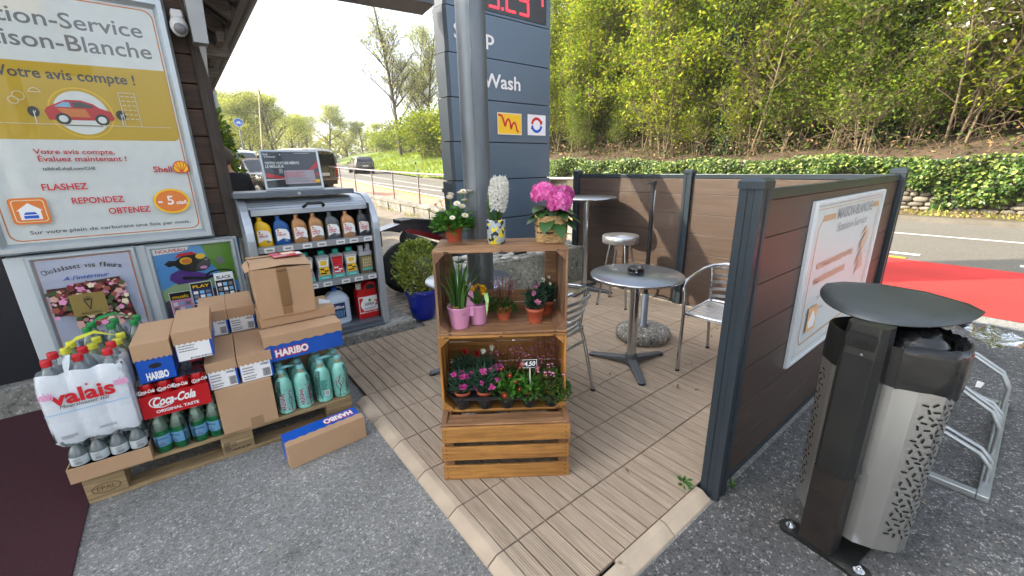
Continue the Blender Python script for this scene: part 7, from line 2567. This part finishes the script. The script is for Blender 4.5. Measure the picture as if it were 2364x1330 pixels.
mb = MB(); mb.blade([(-.045, -.228, .80), (-.02, -.236, .792), (.01, -.236, .788)], .022, 0, (0, 0, 1)); mb.obj("sticker", WHITE, t)
# lid: bent plate, straight at the back and rounded to the front
mb = MB()
LX, LY = .43, .236
pl = [(-LX * sin(R(a)) ** .9, LY * cos(R(a))) for a in range(0, 181, 6)]
pl = [(x + (.03 if 0 < i < 30 else 0), y) for i, (x, y) in enumerate(pl)]
pl = pl + [(.045, -LY * .8), (.055, -LY * .3), (.055, LY * .3), (.045, LY * .8)]
m_ = len(pl)
def lz(x, y): return .030 * (1 - (y / LY) ** 2) - .05 * (x / LX + .4) ** 2
rows_ = []
for s_ in (1.0, .75, .5, .25):
    rows_.append([((x + .15) * s_ - .15, y * s_) for x, y in pl])
vs = [(x, y, lz(x, y)) for r_ in rows_ for x, y in r_] + [(-.15, 0, lz(-.15, 0))]
fs = [(a * m_ + i, (a + 1) * m_ + i, (a + 1) * m_ + (i + 1) % m_, a * m_ + (i + 1) % m_) for a in range(3) for i in range(m_)] + [(3 * m_ + i, 4 * m_, 3 * m_ + (i + 1) % m_) for i in range(m_)]
mb.add(vs, fs, 0, True)
mb.cyl((-.02, .14, lz(-.02, .14) - .001), (-.02, .14, lz(-.02, .14) + .003), .006, n=8)
ld = mb.obj("lid", BINLID, t)
so_ = ld.modifiers.new("sheet", 'SOLIDIFY'); so_.thickness = .004; so_.offset = -1
ld.location = (.262, .088, .952); ld.rotation_euler = (R(1), R(-4), R(8))
mb = MB(); mb.tube([(.10, .05, .70), (.10, .06, .90), (.13, .07, .955)], .010, 8); mb.tube([(.10, -.05, .70), (.10, -.04, .90), (.13, -.02, .955)], .010, 8); mb.obj("lid_bracket", BINB, t)
# bulging top of the full bag
mb = MB()
rr = random.Random(29)
vs, fs = [], []
for a in range(9):
    for i in range(20):
        t_, p_ = R(90) * a / 8, 2 * pi * i / 20
        k_ = 1 + rr.gauss(0, .06)
        vs.append((.02 + .105 * sin(t_) * cos(p_) * k_, -.045 + .115 * sin(t_) * sin(p_) * k_, .80 + .125 * cos(t_) * k_))
fs = [(a * 20 + i, (a + 1) * 20 + i, (a + 1) * 20 + (i + 1) % 20, a * 20 + (i + 1) % 20) for a in range(8) for i in range(20)]
mb.add(vs, fs, 0, True)
mb.obj("bag_bulge", LINER, t)
# ashtray column
mb = MB()
pc = [(-.062, .03), (-.045, .0), (.045, .0), (.062, .03), (.062, .085), (-.062, .085)]
CM = Matrix.Translation((-.165 - .072, 0, 0)) @ Matrix.Rotation(R(-90), 4, 'Z')
M_ = Matrix(((0, 1, 0, -.205), (-1, 0, 0, .022), (0, 0, 1, 0), (0, 0, 0, 1)))
mb.prism(pc, .36, .835, 0, M_)
mb.prism(pc, .8352, .94, 0, M_, top=[(-.058, .038), (-.042, .012), (.042, .012), (.058, .038), (.058, .085), (-.058, .085)])
cp = mb.obj("ashtray_column", BINB, t, bevel=.003)
mb = MB(); mb.prism([(-.056, .006), (.056, .006), (.056, .085), (-.056, .085)], .012, .3598, 0, M_)
mb.obj("foot_column", mat("scratched_black", (29, 25, 23), .55, .2, var=.6, scale=9, bump=.2, bscale=40), t, bevel=.003)
mb = MB(); p = Print(mb, (-.2055, .022, 0), (0, -1, 0), (-1, 0, 0)); p.poly([(-.040, .862), (.040, .862), (.044, .895), (.038, .915), (-.038, .915), (-.044, .895)], 0)
for q in range(6):
    for r_ in range(3): p.rect(-.030 + q * .0105, -.0225 + q * .0105, .868 + r_ * .010, .875 + r_ * .010, 1)
p.disc(.012, .846, .004, .004, 2, 10)
mb.obj("ashtray_grille", [mat("slot_dark2", (9, 9, 10), .8, var=0), BINB, GREY], t)
mb = MB(); mb.box(-.21, .12, -.10, .10, -.002, .012)
for x, y in ((-.175, -.115), (-.175, .115)):
    mb.cyl((x, y, -.002), (x, y, .0115), .042, n=18)
mb.obj("foot_plate", BINB, t)
for x, y in ((-.175, -.118), (-.175, .118)):
    mb = MB(); mb.cyl((x, y, .012), (x, y, .016), .018, n=16); mb.cyl((x, y, .0162), (x, y, .026), .010, n=6, smooth=False); mb.cyl((x, y, .0262), (x, y, .034), .005, n=8); mb.obj("bolt", CHR, t)
mb = MB(); mb.cyl((.0, 0, .012), (.0, 0, .0695), .05, n=16); mb.obj("foot", BINB, t)

# bicycle rack
t = thing("bike_rack", "galvanised bicycle rack of bent hoops on the gravel behind the bin", "bike rack", (0, 0, 0))
GALV2 = mat("galvanised_bright", (158, 164, 166), .42, .75, var=.15, scale=9, bump=.08, bscale=40)
for x0, x1, y0, y1, nm in ((2.55, 3.75, -.125, -.085, "base_rail"), (2.55, 2.59, -.0845, .32, "cross_rail"), (3.71, 3.75, -.0845, .32, "cross_rail"), (2.55, 3.75, .3205, .36, "base_rail")):
    mb = MB(); mb.box(x0, x1, y0, y1, .005, .035); mb.obj(nm, GALV2, t, bevel=.004)
for k in range(4):
    x = 2.72 + k * .30
    hh = .35 if k % 2 else .22
    for dx in (-.03, .03):
        mb = MB()
        pts = [(x + dx, .335, .035), (x + dx, .31, hh * .55), (x + dx, .25, hh * .92), (x + dx, .19, hh), (x + dx, .06, hh * .93), (x + dx, -.06, hh * .72), (x + dx, -.10, hh * .5), (x + dx, -.105, .035)]
        mb.tube(pts, .0105, 10); mb.obj("hoop", GALV2, t)

# ============================================================ MOTORCYCLE beside the totem
MOTO = mat("moto_grey", (58, 54, 58), .3, .3, var=.08, coat=.3)
MOTR = mat("moto_red", (126, 26, 34), .3, .1, var=.06, coat=.5)
t = thing("motorcycle", "dark grey and red motorcycle parked between cabinet and totem", "motorcycle", (2.03, 4.72, 0), R(4))
def wheel(parent, x, y, r, w, name="wheel"):
    mb = MB()
    prof = []
    for k in range(9):
        a = R(-90 + 22.5 * k)
        prof.append((r - w / 2 + w / 2 * cos(a), w / 2 * sin(a)))
    mb.lathe([(r - w * .8, -w / 2)] + prof + [(r - w * .8, w / 2)], 36, 0, Matrix.Translation((x, y, r)) @ Matrix.Rotation(R(90), 4, 'X'))
    o_ = mb.obj(name, RUB, parent)
    mb = MB()
    mb.lathe([(r - w * .75, -.03), (r - w * .95, -.02), (r - w * .95, .02), (r - w * .75, .03)], 30, 0, Matrix.Translation((x, y, r)) @ Matrix.Rotation(R(90), 4, 'X'))
    for k in range(5):
        a = 2 * pi * k / 5; mb.tube([(x, y, r), (x + (r - w * .9) * cos(a), y, r + (r - w * .9) * sin(a))], .018, 6)
    mb.obj("rim", MOTO, o_)
wheel(t, 0, 0, .315, .15); wheel(t, 1.36, 0, .305, .12)
mb = MB()
Rx = Matrix.Rotation(R(90), 4, 'X')
mb.prism([(-.33, .80), (-.02, .775), (.20, .70), (.42, .66), (.55, .70), (.50, .80), (.30, .825), (.12, .865), (-.06, .86)], -.10, .10, 0, Rx); mb.obj("tail", MOTO, t, bevel=.02)
mb = MB(); mb.prism([(-.04, .8605), (.30, .826), (.52, .79), (.56, .83), (.36, .87), (.1, .905), (-.04, .90)], -.12, .12, 0, Rx); mb.obj("seat", BLKP, t, bevel=.025)
mb = MB(); mb.prism([(-.05, .77), (.2, .69), (.44, .60), (.5, .64), (.3, .72), (.05, .79)], -.112, .112, 0, Rx); mb.prism([(.55, .68), (.95, .72), (1.15, .55), (1.0, .42), (.7, .45)], -.2, .2, 0, Rx); mb.obj("side_fairing", MOTR, t, bevel=.02)
mb = MB(); mb.cyl((.42, -.19, .50), (-.10, -.21, .72), .065, .075, 16); mb.obj("exhaust", BLKP, t, bevel=.01)
mb = MB(); mb.box(-.36, -.30, -.09, .09, .62, .80); mb.tube([(-.02, 0, .76), (-.2, 0, .80), (-.34, 0, .80)], .018, 6); mb.obj("plate_holder", BLKP, t, bevel=.006)
mb = MB(); mb.prism([(.55, .8), (.62, .93), (.85, .97), (1.02, .86), (.98, .72), (.6, .7)], -.16, .16, 0, Rx); mb.obj("fuel_tank", MOTO, t, bevel=.04)
mb = MB(); mb.box(.45, .95, -.16, .16, .24, .52); mb.tube([(0, -.10, .315), (.5, -.1, .36)], .035, 8); mb.tube([(0, .10, .315), (.5, .1, .36)], .035, 8); mb.obj("engine", CASTM, t, bevel=.03)
mb = MB(); mb.tube([(1.36, -.09, .30), (1.06, -.09, .98)], .025, 8); mb.tube([(1.36, .09, .30), (1.06, .09, .98)], .025, 8); mb.tube([(.92, -.38, 1.02), (1.02, -.2, 1.03), (1.05, 0, 1.0), (1.02, .2, 1.03), (.92, .38, 1.02)], .014, 8); mb.obj("fork", MOTO, t)
for s_ in (-1, 1):
    mb = MB(); mb.tube([(.96, s_ * .28, 1.03), (.90, s_ * .33, 1.16)], .007, 6); mb.ball((.88, s_ * .36, 1.19), .06, 12, 0, None, (.35, 1.15, .7)); mb.obj("mirror", BLKP, t)
mb = MB(); mb.prism([(1.05, .8), (1.16, .85), (1.12, 1.05), (1.02, 1.0)], -.12, .12, 0, Rx); mb.obj("headlight_cowl", MOTR, t, bevel=.03)
mb = MB(); mb.tube([(.40, .12, .32), (.46, .30, .006)], .012, 6); mb.obj("side_stand", MOTO, t)

# ============================================================ CARS
GLZ = mat("car_glass", (26, 32, 36), .06, .0, var=.05, coat=1.0)
TYRE = mat("tyre", (20, 20, 21), .8, var=.1)
RIMM = mat("wheel_rim", (140, 142, 146), .3, .8, var=.06)
LAMPC = mat("lamp_clear", (214, 218, 220), .12, .3, var=.06)
LAMPR = mat("lamp_red", (156, 16, 18), .2, var=.08, coat=.5)
PLATE = mat("number_plate", (206, 206, 200), .5, var=.04)
TRIMB = mat("trim_black", (24, 24, 26), .5, var=.08)
def car(label, loc, rz, L, W_, H, col, kind, group=None, roofcol=None, cat="car", roof_m=None):
    """x forward; body lofted through stations with a tapering greenhouse"""
    t = thing("parked_car" if group else "moving_car", label, cat, loc, rz, group)
    pm = mat("car_paint_%d_%d_%d" % col, col, .28, .35, var=.03, coat=.8)
    h2 = W_ / 2
    if kind == 'hatch':
        st = [(-.5, .36, .52, .60, .60, .86), (-.485, .24, .58, .66, .66, .93), (-.44, .20, .60, .68, .92, .97), (-.40, .19, .60, .68, .985, .99), (-.20, .18, .59, .67, 1.0, 1), (.05, .18, .57, .65, .985, 1), (.14, .18, .565, .645, .93, 1), (.27, .18, .56, .64, .655, 1), (.40, .18, .50, .575, .58, .98), (.47, .20, .44, .51, .515, .92), (.5, .26, .38, .44, .445, .82)]
    elif kind == 'suv':
        st = [(-.5, .34, .52, .60, .62, .93), (-.495, .26, .53, .61, .93, .97), (-.48, .22, .53, .61, .985, .98), (-.40, .2, .53, .61, 1.0, 1), (-.1, .2, .53, .61, 1.0, 1), (.10, .2, .53, .61, .97, 1), (.16, .2, .53, .61, .93, 1), (.25, .2, .53, .61, .63, 1), (.40, .2, .50, .58, .60, .99), (.48, .22, .46, .54, .55, .95), (.5, .3, .42, .48, .49, .90)]
    elif kind == 'van':
        st = [(-.5, .30, .50, .58, .62, .92), (-.49, .22, .50, .58, .95, .96), (-.45, .2, .50, .58, 1.0, .98), (-.1, .19, .50, .57, 1.0, 1), (.08, .19, .50, .57, .985, 1), (.16, .19, .50, .56, .92, 1), (.34, .19, .47, .53, .57, 1), (.44, .2, .42, .48, .49, .96), (.485, .22, .37, .42, .43, .90), (.5, .28, .33, .37, .375, .82)]
    else:
        st = [(-.5, .36, .50, .60, .605, .86), (-.48, .24, .56, .64, .65, .94), (-.36, .2, .58, .66, .69, .99), (-.24, .19, .58, .66, .97, 1), (-.1, .18, .57, .65, 1.0, 1), (.04, .18, .56, .64, .97, 1), (.17, .18, .55, .63, .65, 1), (.35, .18, .52, .60, .60, .99), (.46, .2, .46, .53, .535, .93), (.5, .27, .40, .46, .465, .84)]
    rows = []
    for x, zb, zm, zw, zr, w_ in st:
        gh = zr > zw + .06
        k = .80 if gh else .94
        hw = h2 * w_
        rows.append([(x * L, s_ * a, z * H) for s_, a, z in ((-1, hw * .86, zb), (-1, hw * .99, zb + .06), (-1, hw, zm), (-1, hw * .965, zw), (-1, hw * (k if gh else .93), zr - .012), (-1, hw * k * .6, zr + (.012 if gh else .004)), (1, 0, zr + (.018 if gh else .008)), (1, hw * k * .6, zr + (.012 if gh else .004)), (1, hw * (k if gh else .93), zr - .012), (1, hw * .965, zw), (1, hw, zm), (1, hw * .99, zb + .06), (1, hw * .86, zb))])
    m_ = 13
    mb = MB()
    vs = [p for r_ in rows for p in r_]
    roof_m = roof_m or pm
    for a in range(len(rows) - 1):
        for i in range(m_ - 1):
            top = rows[a][6][2] > .9 * H and rows[a + 1][6][2] > .9 * H and 4 <= i <= 7
            mb.add([vs[a * m_ + i], vs[a * m_ + i + 1], vs[(a + 1) * m_ + i + 1], vs[(a + 1) * m_ + i]], [(0, 1, 2, 3)], 1 if top else 0, True)
        mb.add([vs[a * m_], vs[a * m_ + m_ - 1], vs[(a + 1) * m_ + m_ - 1], vs[(a + 1) * m_]], [(0, 3, 2, 1)])
    mb.add(rows[0], [tuple(range(m_))]); mb.add(rows[-1], [tuple(range(m_ - 1, -1, -1))])
    bd = mb.obj("body", [pm, roof_m], t)
    # merge so that the shading is smooth
    bm = bmesh.new(); bm.from_mesh(bd.data); bmesh.ops.remove_doubles(bm, verts=bm.verts, dist=.001); bmesh.ops.recalc_face_normals(bm, faces=bm.faces); bm.to_mesh(bd.data); bm.free()
    # side windows
    g0 = [i for i, s_ in enumerate(st) if s_[4] > s_[3] + .18]
    for sgn, (ia, ib) in ((-1, (3, 4)), (1, (9, 8))):
        lo, hi = [], []
        for i in g0:
            a, b = V(rows[i][ia]), V(rows[i][ib])
            lo.append(a.lerp(b, .10)); hi.append(a.lerp(b, .84))
        # extend into the sloping front pillar
        i2 = g0[-1] + 1
        if i2 < len(rows): lo.append(V(rows[g0[-1]][ia]).lerp(V(rows[i2][ia]), .75).lerp(V(rows[i2][ib]), .12)); hi.append(lo[-1] + V((0, 0, .01)))
        off = V((0, sgn * .006, .002))
        xs = [p.x for p in lo]
        for j in range(len(lo) - 1):
            mb = MB(); a, b, c, d = lo[j] + off, lo[j + 1] + off, hi[j + 1] + off, hi[j] + off
            if (b - a).length < .12: continue
            g_ = V((.018, 0, 0)); mb.add([a + g_, b - g_, c - g_, d + g_] if sgn < 0 else [d + g_, c - g_, b - g_, a + g_], [(0, 1, 2, 3)], 0)
            mb.obj("side_window", GLZ, t)
    # windscreen and rear window
    def across(i, j, f0, f1, name, m):
        off = V((.008 if st[j][0] > 0 else -.008, 0, .006))
        A, B = rows[i], rows[j]
        mb = MB(); P = []
        for f in (f0, f1):
            for q in (4, 5, 6, 7, 8):
                p_ = V(A[q]).lerp(V(B[q]), f); p_.y *= .90; P.append(p_ + off)
        mb.add(P, [(k, k + 1, 6 + k, 5 + k) for k in range(4)], 0, True); mb.obj(name, m, t)
    hi_i = max(g0); lo_i = min(g0)
    nxt = hi_i + 1
    across(hi_i, nxt, .06, .94, "windscreen", GLZ)
    if lo_i > 0:
        mb = MB()
        A, B = rows[lo_i], rows[lo_i - 1]
        xx = min(B[6][0], A[6][0]) - .012
        zt, zb_ = st[lo_i][4] * H * .95, st[lo_i][3] * H * 1.03
        x1 = A[6][0]; hw = h2 * st[lo_i][5] * .74
        x0b = rows[max(0, lo_i - 1)][6][0]
        mb.add([(x0b - .02, -hw * 1.08, zb_), (x0b - .02, hw * 1.08, zb_), (x1 - .03, hw, zt), (x1 - .03, -hw, zt)], [(3, 2, 1, 0)]); mb.obj("rear_window", GLZ, t)
    # wheels
    wr = .215 * H * (1.0 if kind != 'suv' else .98) if kind != 'van' else .17 * H
    for x in (-.30 * L, .31 * L):
        for s_ in (-1, 1):
            mb = MB(); mb.cyl((x, s_ * (h2 - .20), wr), (x, s_ * (h2 + .012), wr), wr, n=28); w_ = mb.obj("wheel", TYRE, t, bevel=.02)
            mb = MB(); mb.cyl((x, s_ * (h2 + .0125), wr), (x, s_ * (h2 + .02), wr), wr * .64, wr * .5, 20)
            mb.obj("rim", RIMM, w_)
    # lamps, plates, mirrors, bumper line
    zf = st[-2][3] * H * .93
    for s_ in (-1, 1):
        mb = MB(); mb.ball((.455 * L, s_ * h2 * .70, zf), .13, 12, 0, None, (.9, 1.05, .62)); mb.obj("headlight", LAMPC, t)
        if kind == 'suv':
            mb = MB(); mb.box(-.502 * L, -.470 * L, s_ * h2 * .84 - .06, s_ * h2 * .84 + .09, .40 * H, .66 * H); mb.obj("taillight", LAMPR, t, bevel=.02)
        else:
            mb = MB(); mb.ball((-.475 * L, s_ * h2 * .78, .56 * H), .12, 10, 0, None, (.7, 1, .9)); mb.obj("taillight", LAMPR, t)
        mb = MB(); mb.ball((.17 * L, s_ * (h2 + .09), .66 * H), .10, 10, 0, None, (.6, 1, .75)); mb.tube([(.18 * L, s_ * h2 * .93, .63 * H), (.17 * L, s_ * (h2 + .05), .64 * H)], .02, 6); mb.obj("mirror", TRIMB, t)
    mb = MB(); mb.box(-.506 * L, -.500 * L, -.26, .26, .40 * H, .47 * H); mb.obj("number_plate", PLATE, t)
    mb = MB(); mb.box(.497 * L, .504 * L, -.26, .26, .24 * H, .31 * H); mb.obj("number_plate", PLATE, t)
    mb = MB(); mb.box(-.504 * L, -.47 * L, -h2 * .8, h2 * .8, .20 * H, .30 * H); mb.obj("rear_bumper", TRIMB, t, bevel=.02)
    mb = MB(); mb.box(.47 * L, .506 * L, -h2 * .45, h2 * .45, .33 * H, .40 * H); mb.obj("grille", TRIMB, t, bevel=.01)
    for x in (-.30 * L, .31 * L):
        mb = MB(); mb.cyl((x, -h2 - .004, wr * 1.02), (x, h2 + .004, wr * 1.02), wr * 1.16, n=24); mb.obj("wheel_arch", TRIMB, t)
    return t
GC = "cars parked beside the hedge"
def at(px, y): return at_px(px, y)
y = 22.6
car("large taupe estate car with pale roof behind the dark display poster", (4.22, y, zg(y)), R(126), 4.4, 1.95, 1.98, (92, 78, 66), 'suv', GC, roof_m=mat("pale_roof", (196, 192, 186), .3, .2, var=.03, coat=.6))
y = 21.2
car("dark bronze convertible with tan roof, nose towards the viewer", (2.95, y, zg(y)), R(-70), 4.7, 1.95, 1.62, (70, 58, 50), 'sedan', GC, roof_m=mat("tan_roof", (150, 122, 88), .8, var=.08))
y = 35.5
car("white people carrier parked in front of the hedge end", (3.85, y, zg(y)), R(-76), 4.4, 1.95, 2.0, (206, 212, 214), 'van', GC)
y = 41.5
car("dark grey hatchback driving away on the road", (14.3, y, zg(y) + .008), R(83), 4.1, 1.78, 1.48, (92, 92, 94), 'hatch')
y = 84
car("small dark car far away at the road bend", (at(774, y), y, zg(y) + .008), R(75), 4.3, 1.78, 1.45, (60, 62, 66), 'hatch')

# ============================================================ STREET FURNITURE FAR OFF
t = thing("road_sign", "round blue cycle sign on a post before the far trees", "sign", (at_px(578, 38), 38, zg(38)))
mb = MB(); mb.cyl((0, 0, 0), (0, 0, 4.2), .04, n=8); mb.obj("post", GALV, t)
mb = MB(); mb.cyl((0, -.05, 3.95), (0, -.065, 3.95), .30, n=28); d_ = mb.obj("disc", mat("sign_blue", (20, 92, 180), .4, var=.04), t)
mb = MB(); p = Print(mb, (0, -.066, 3.95), step=.002); p.arc(0, 0, .285, 0, 360, .02, 0, 24); p.arc(-.10, -.05, .07, 0, 360, .022, 0, 12); p.arc(.10, -.05, .07, 0, 360, .022, 0, 12); p.line([(-.10, -.05), (-.04, .07), (.06, .07), (.10, -.05)], .022, 0); p.line([(-.04, .07), (.0, -.05), (.06, .07)], .022, 0); mb.obj("bicycle_symbol", [WHITE], d_)
y = 36
t = thing("street_lamp", "leaning thin street lamp with flat head above the hedge", "street lamp", (at_px(536, y), y, zg(y)))
mb = MB(); mb.tube([(0, 0, 0), (0, 0, 7.4), (.08, -.05, 7.9), (.7, -.3, 8.15)], .06, 8, r1=.035); mb.obj("pole", GALV, t)
mb = MB(); mb.box(.55, 1.25, -.48, -.24, 8.12, 8.22); mb.obj("lamp_head", FASC, t, bevel=.03)
y = 44
t = thing("utility_pole", "wooden utility pole with grey transformer box beside the shop eaves", "utility pole", (at_px(517, y), y, zg(y)))
mb = MB(); mb.tube([(0, 0, 0), (-.25, 0, 9.5)], .17, 8, r1=.12); mb.obj("pole", BARKD, t)
mb = MB(); mb.box(-.85, .75, -.35, .35, 5.1, 6.7); mb.obj("transformer_box", mat("box_grey", (120, 126, 124), .6, var=.1), t, bevel=.03)
y = 52
t = thing("pylon_mast", "slender pale mast with stay before the gnarled oak", "mast", (at_px(622, y), y, zg(y)))
mb = MB(); mb.tube([(-.3, 0, 0), (.55, 0, 8.0)], .07, 6, r1=.045); mb.obj("pole", mat("pale_pole", (186, 176, 140), .7, var=.1), t)
mb = MB(); mb.tube([(1.5, 0, 0), (.56, 0, 8.0)], .05, 6, r1=.04); mb.obj("stay", BARKD, t)
y = 33
t = thing("delineator_post", "white road marker post on the grass bank", "post", (15.9, y, hill(0.6, y)))
mb = MB(); mb.prism([(-.06, -.05), (.06, -.05), (0, .06)], 0, 1.05); mb.prism([(-.062, -.052), (.062, -.052), (0, .062)], .75, .93, 1); mb.obj("post", [WHITE, BLACK], t)

# ============================================================ PERSON at the shop corner
SKIN = mat("skin", (196, 146, 118), .55, var=.05)
JKT = mat("jacket_navy", (16, 18, 26), .8, var=.2, scale=14, bump=.3, bscale=40)
JEAN = mat("jeans", (52, 82, 124), .85, var=.15, scale=14, bump=.3, bscale=80)
HAIRM = mat("hair_grey", (92, 82, 72), .7, var=.25, scale=60)
y = 6.3
t = thing("person", "person in black jacket and blue jeans standing behind the shop corner", "person", (.53, y, zg(y)), R(-160))
def skin_mesh(name, verts, edges, rad, mats, parent, sub=2, root=0):
    me = bpy.data.meshes.new(name); me.from_pydata(verts, edges, [])
    for mm in mats: me.materials.append(mm)
    ob = bpy.data.objects.new(name, me); COL.objects.link(ob); ob.parent = parent
    sk = ob.modifiers.new("skin", 'SKIN'); sk.use_smooth_shade = True
    sv = me.skin_vertices[0].data if me.skin_vertices else None
    if sv is None:
        bm = bmesh.new(); bm.from_mesh(me); bm.verts.layers.skin.verify(); bm.to_mesh(me); bm.free(); sv = me.skin_vertices[0].data
    for i, r_ in enumerate(rad):
        sv[i].radius = (r_, r_) if not isinstance(r_, tuple) else r_
        sv[i].use_root = (i == root)
    s2 = ob.modifiers.new("sub", 'SUBSURF'); s2.levels = s2.render_levels = sub
    return ob
bv = [(0, 0, .95), (0, .01, 1.15), (0, .01, 1.36), (0, 0, 1.47), (0, -.02, 1.54), (0, -.03, 1.64), (.19, .01, 1.40), (.24, .02, 1.12), (.25, -.06, .88), (.25, -.09, .79), (-.19, .01, 1.40), (-.24, .02, 1.12), (-.25, -.06, .88), (-.25, -.09, .79), (.10, 0, .88), (.11, -.01, .48), (.11, .02, .09), (.12, -.13, .04), (-.10, 0, .88), (-.11, -.01, .48), (-.11, .02, .09), (-.12, -.13, .04)]
be = [(0, 1), (1, 2), (2, 3), (3, 4), (4, 5), (2, 6), (6, 7), (7, 8), (8, 9), (2, 10), (10, 11), (11, 12), (12, 13), (0, 14), (14, 15), (15, 16), (16, 17), (0, 18), (18, 19), (19, 20), (20, 21)]
br = [.14, .13, .15, .06, .055, .085, .06, .045, .034, .03, .06, .045, .034, .03, .085, .058, .042, .036, .085, .058, .042, .036]
skin_mesh("body", bv, be, br, [SKIN], t)
jv = bv[0:4] + bv[6:9] + bv[10:13]
skin_mesh("jacket", jv, [(0, 1), (1, 2), (2, 3), (2, 4), (4, 5), (5, 6), (2, 7), (7, 8), (8, 9)], [.165, .158, .175, .075, .078, .062, .05, .078, .062, .05], [JKT], t)
skin_mesh("trousers", [bv[0]] + bv[14:17] + bv[18:21], [(0, 1), (1, 2), (2, 3), (0, 4), (4, 5), (5, 6)], [.15, .10, .075, .062, .10, .075, .062], [JEAN], t)
mb = MB(); mb.ball((0, .005, 1.665), .115, 14, 0, None, (.82, .95, .95)); mb.obj("hair", HAIRM, t)
mb = MB()
for s_ in (-1, 1):
    mb.ball((s_ * .035, -.105, 1.65), .012, 8); 
mb.obj("eyes", BLACK, t)
mb = MB(); mb.ball((0, -.118, 1.62), .018, 8, 0, None, (.8, 1, 1.3)); mb.ball((0, -.105, 1.585), .02, 8, 0, None, (1.1, .5, .35))
for s_ in (-1, 1):
    mb.ball((s_ * .088, -.02, 1.63), .022, 8, 0, None, (.4, .7, 1.2))
mb.obj("face", SKIN, t)
for s_ in (-1, 1):
    mb = MB()
    base = V((s_ * .25, -.095, .77))
    mb.tube([base, base + V((0, -.012, -.075))], .032, 8, r1=.026)
    for k in range(4): mb.tube([base + V((0, -.03 + .018 * k, -.07)), base + V((s_ * -.006, -.038 + .019 * k, -.115)), base + V((s_ * -.02, -.036 + .018 * k, -.145 + .006 * abs(k - 1.5)))], .0085, 6)
    mb.tube([base + V((0, -.03, -.02)), base + V((s_ * -.01, -.058, -.055)), base + V((s_ * -.014, -.062, -.085))], .010, 6)
    mb.obj("hand", SKIN, t)
for s_ in (-1, 1):
    mb = MB(); mb.ball((s_ * .115, -.06, .05), .075, 12, 0, None, (.65, 1.75, .65)); mb.obj("shoe", BLKP, t)

# ============================================================ AIR: pale haze over the far trees
hz = bpy.data.materials.new("haze_air")
hz.use_nodes = True
_t = hz.node_tree
_t.nodes.remove(_t.nodes["Principled BSDF"])
_v = _t.nodes.new("ShaderNodeVolumePrincipled")
_v.inputs["Color"].default_value = (0.95, 0.96, 0.95, 1)
_v.inputs["Density"].default_value = 0.0008
_v.inputs["Anisotropy"].default_value = 0.5
_t.links.new(_v.outputs[0], _t.nodes["Material Output"].inputs["Volume"])
mb = MB(); mb.box(-123, 323, -63, 323, -1.2, 46)
tag(mb.obj("haze", hz), kind="stuff")
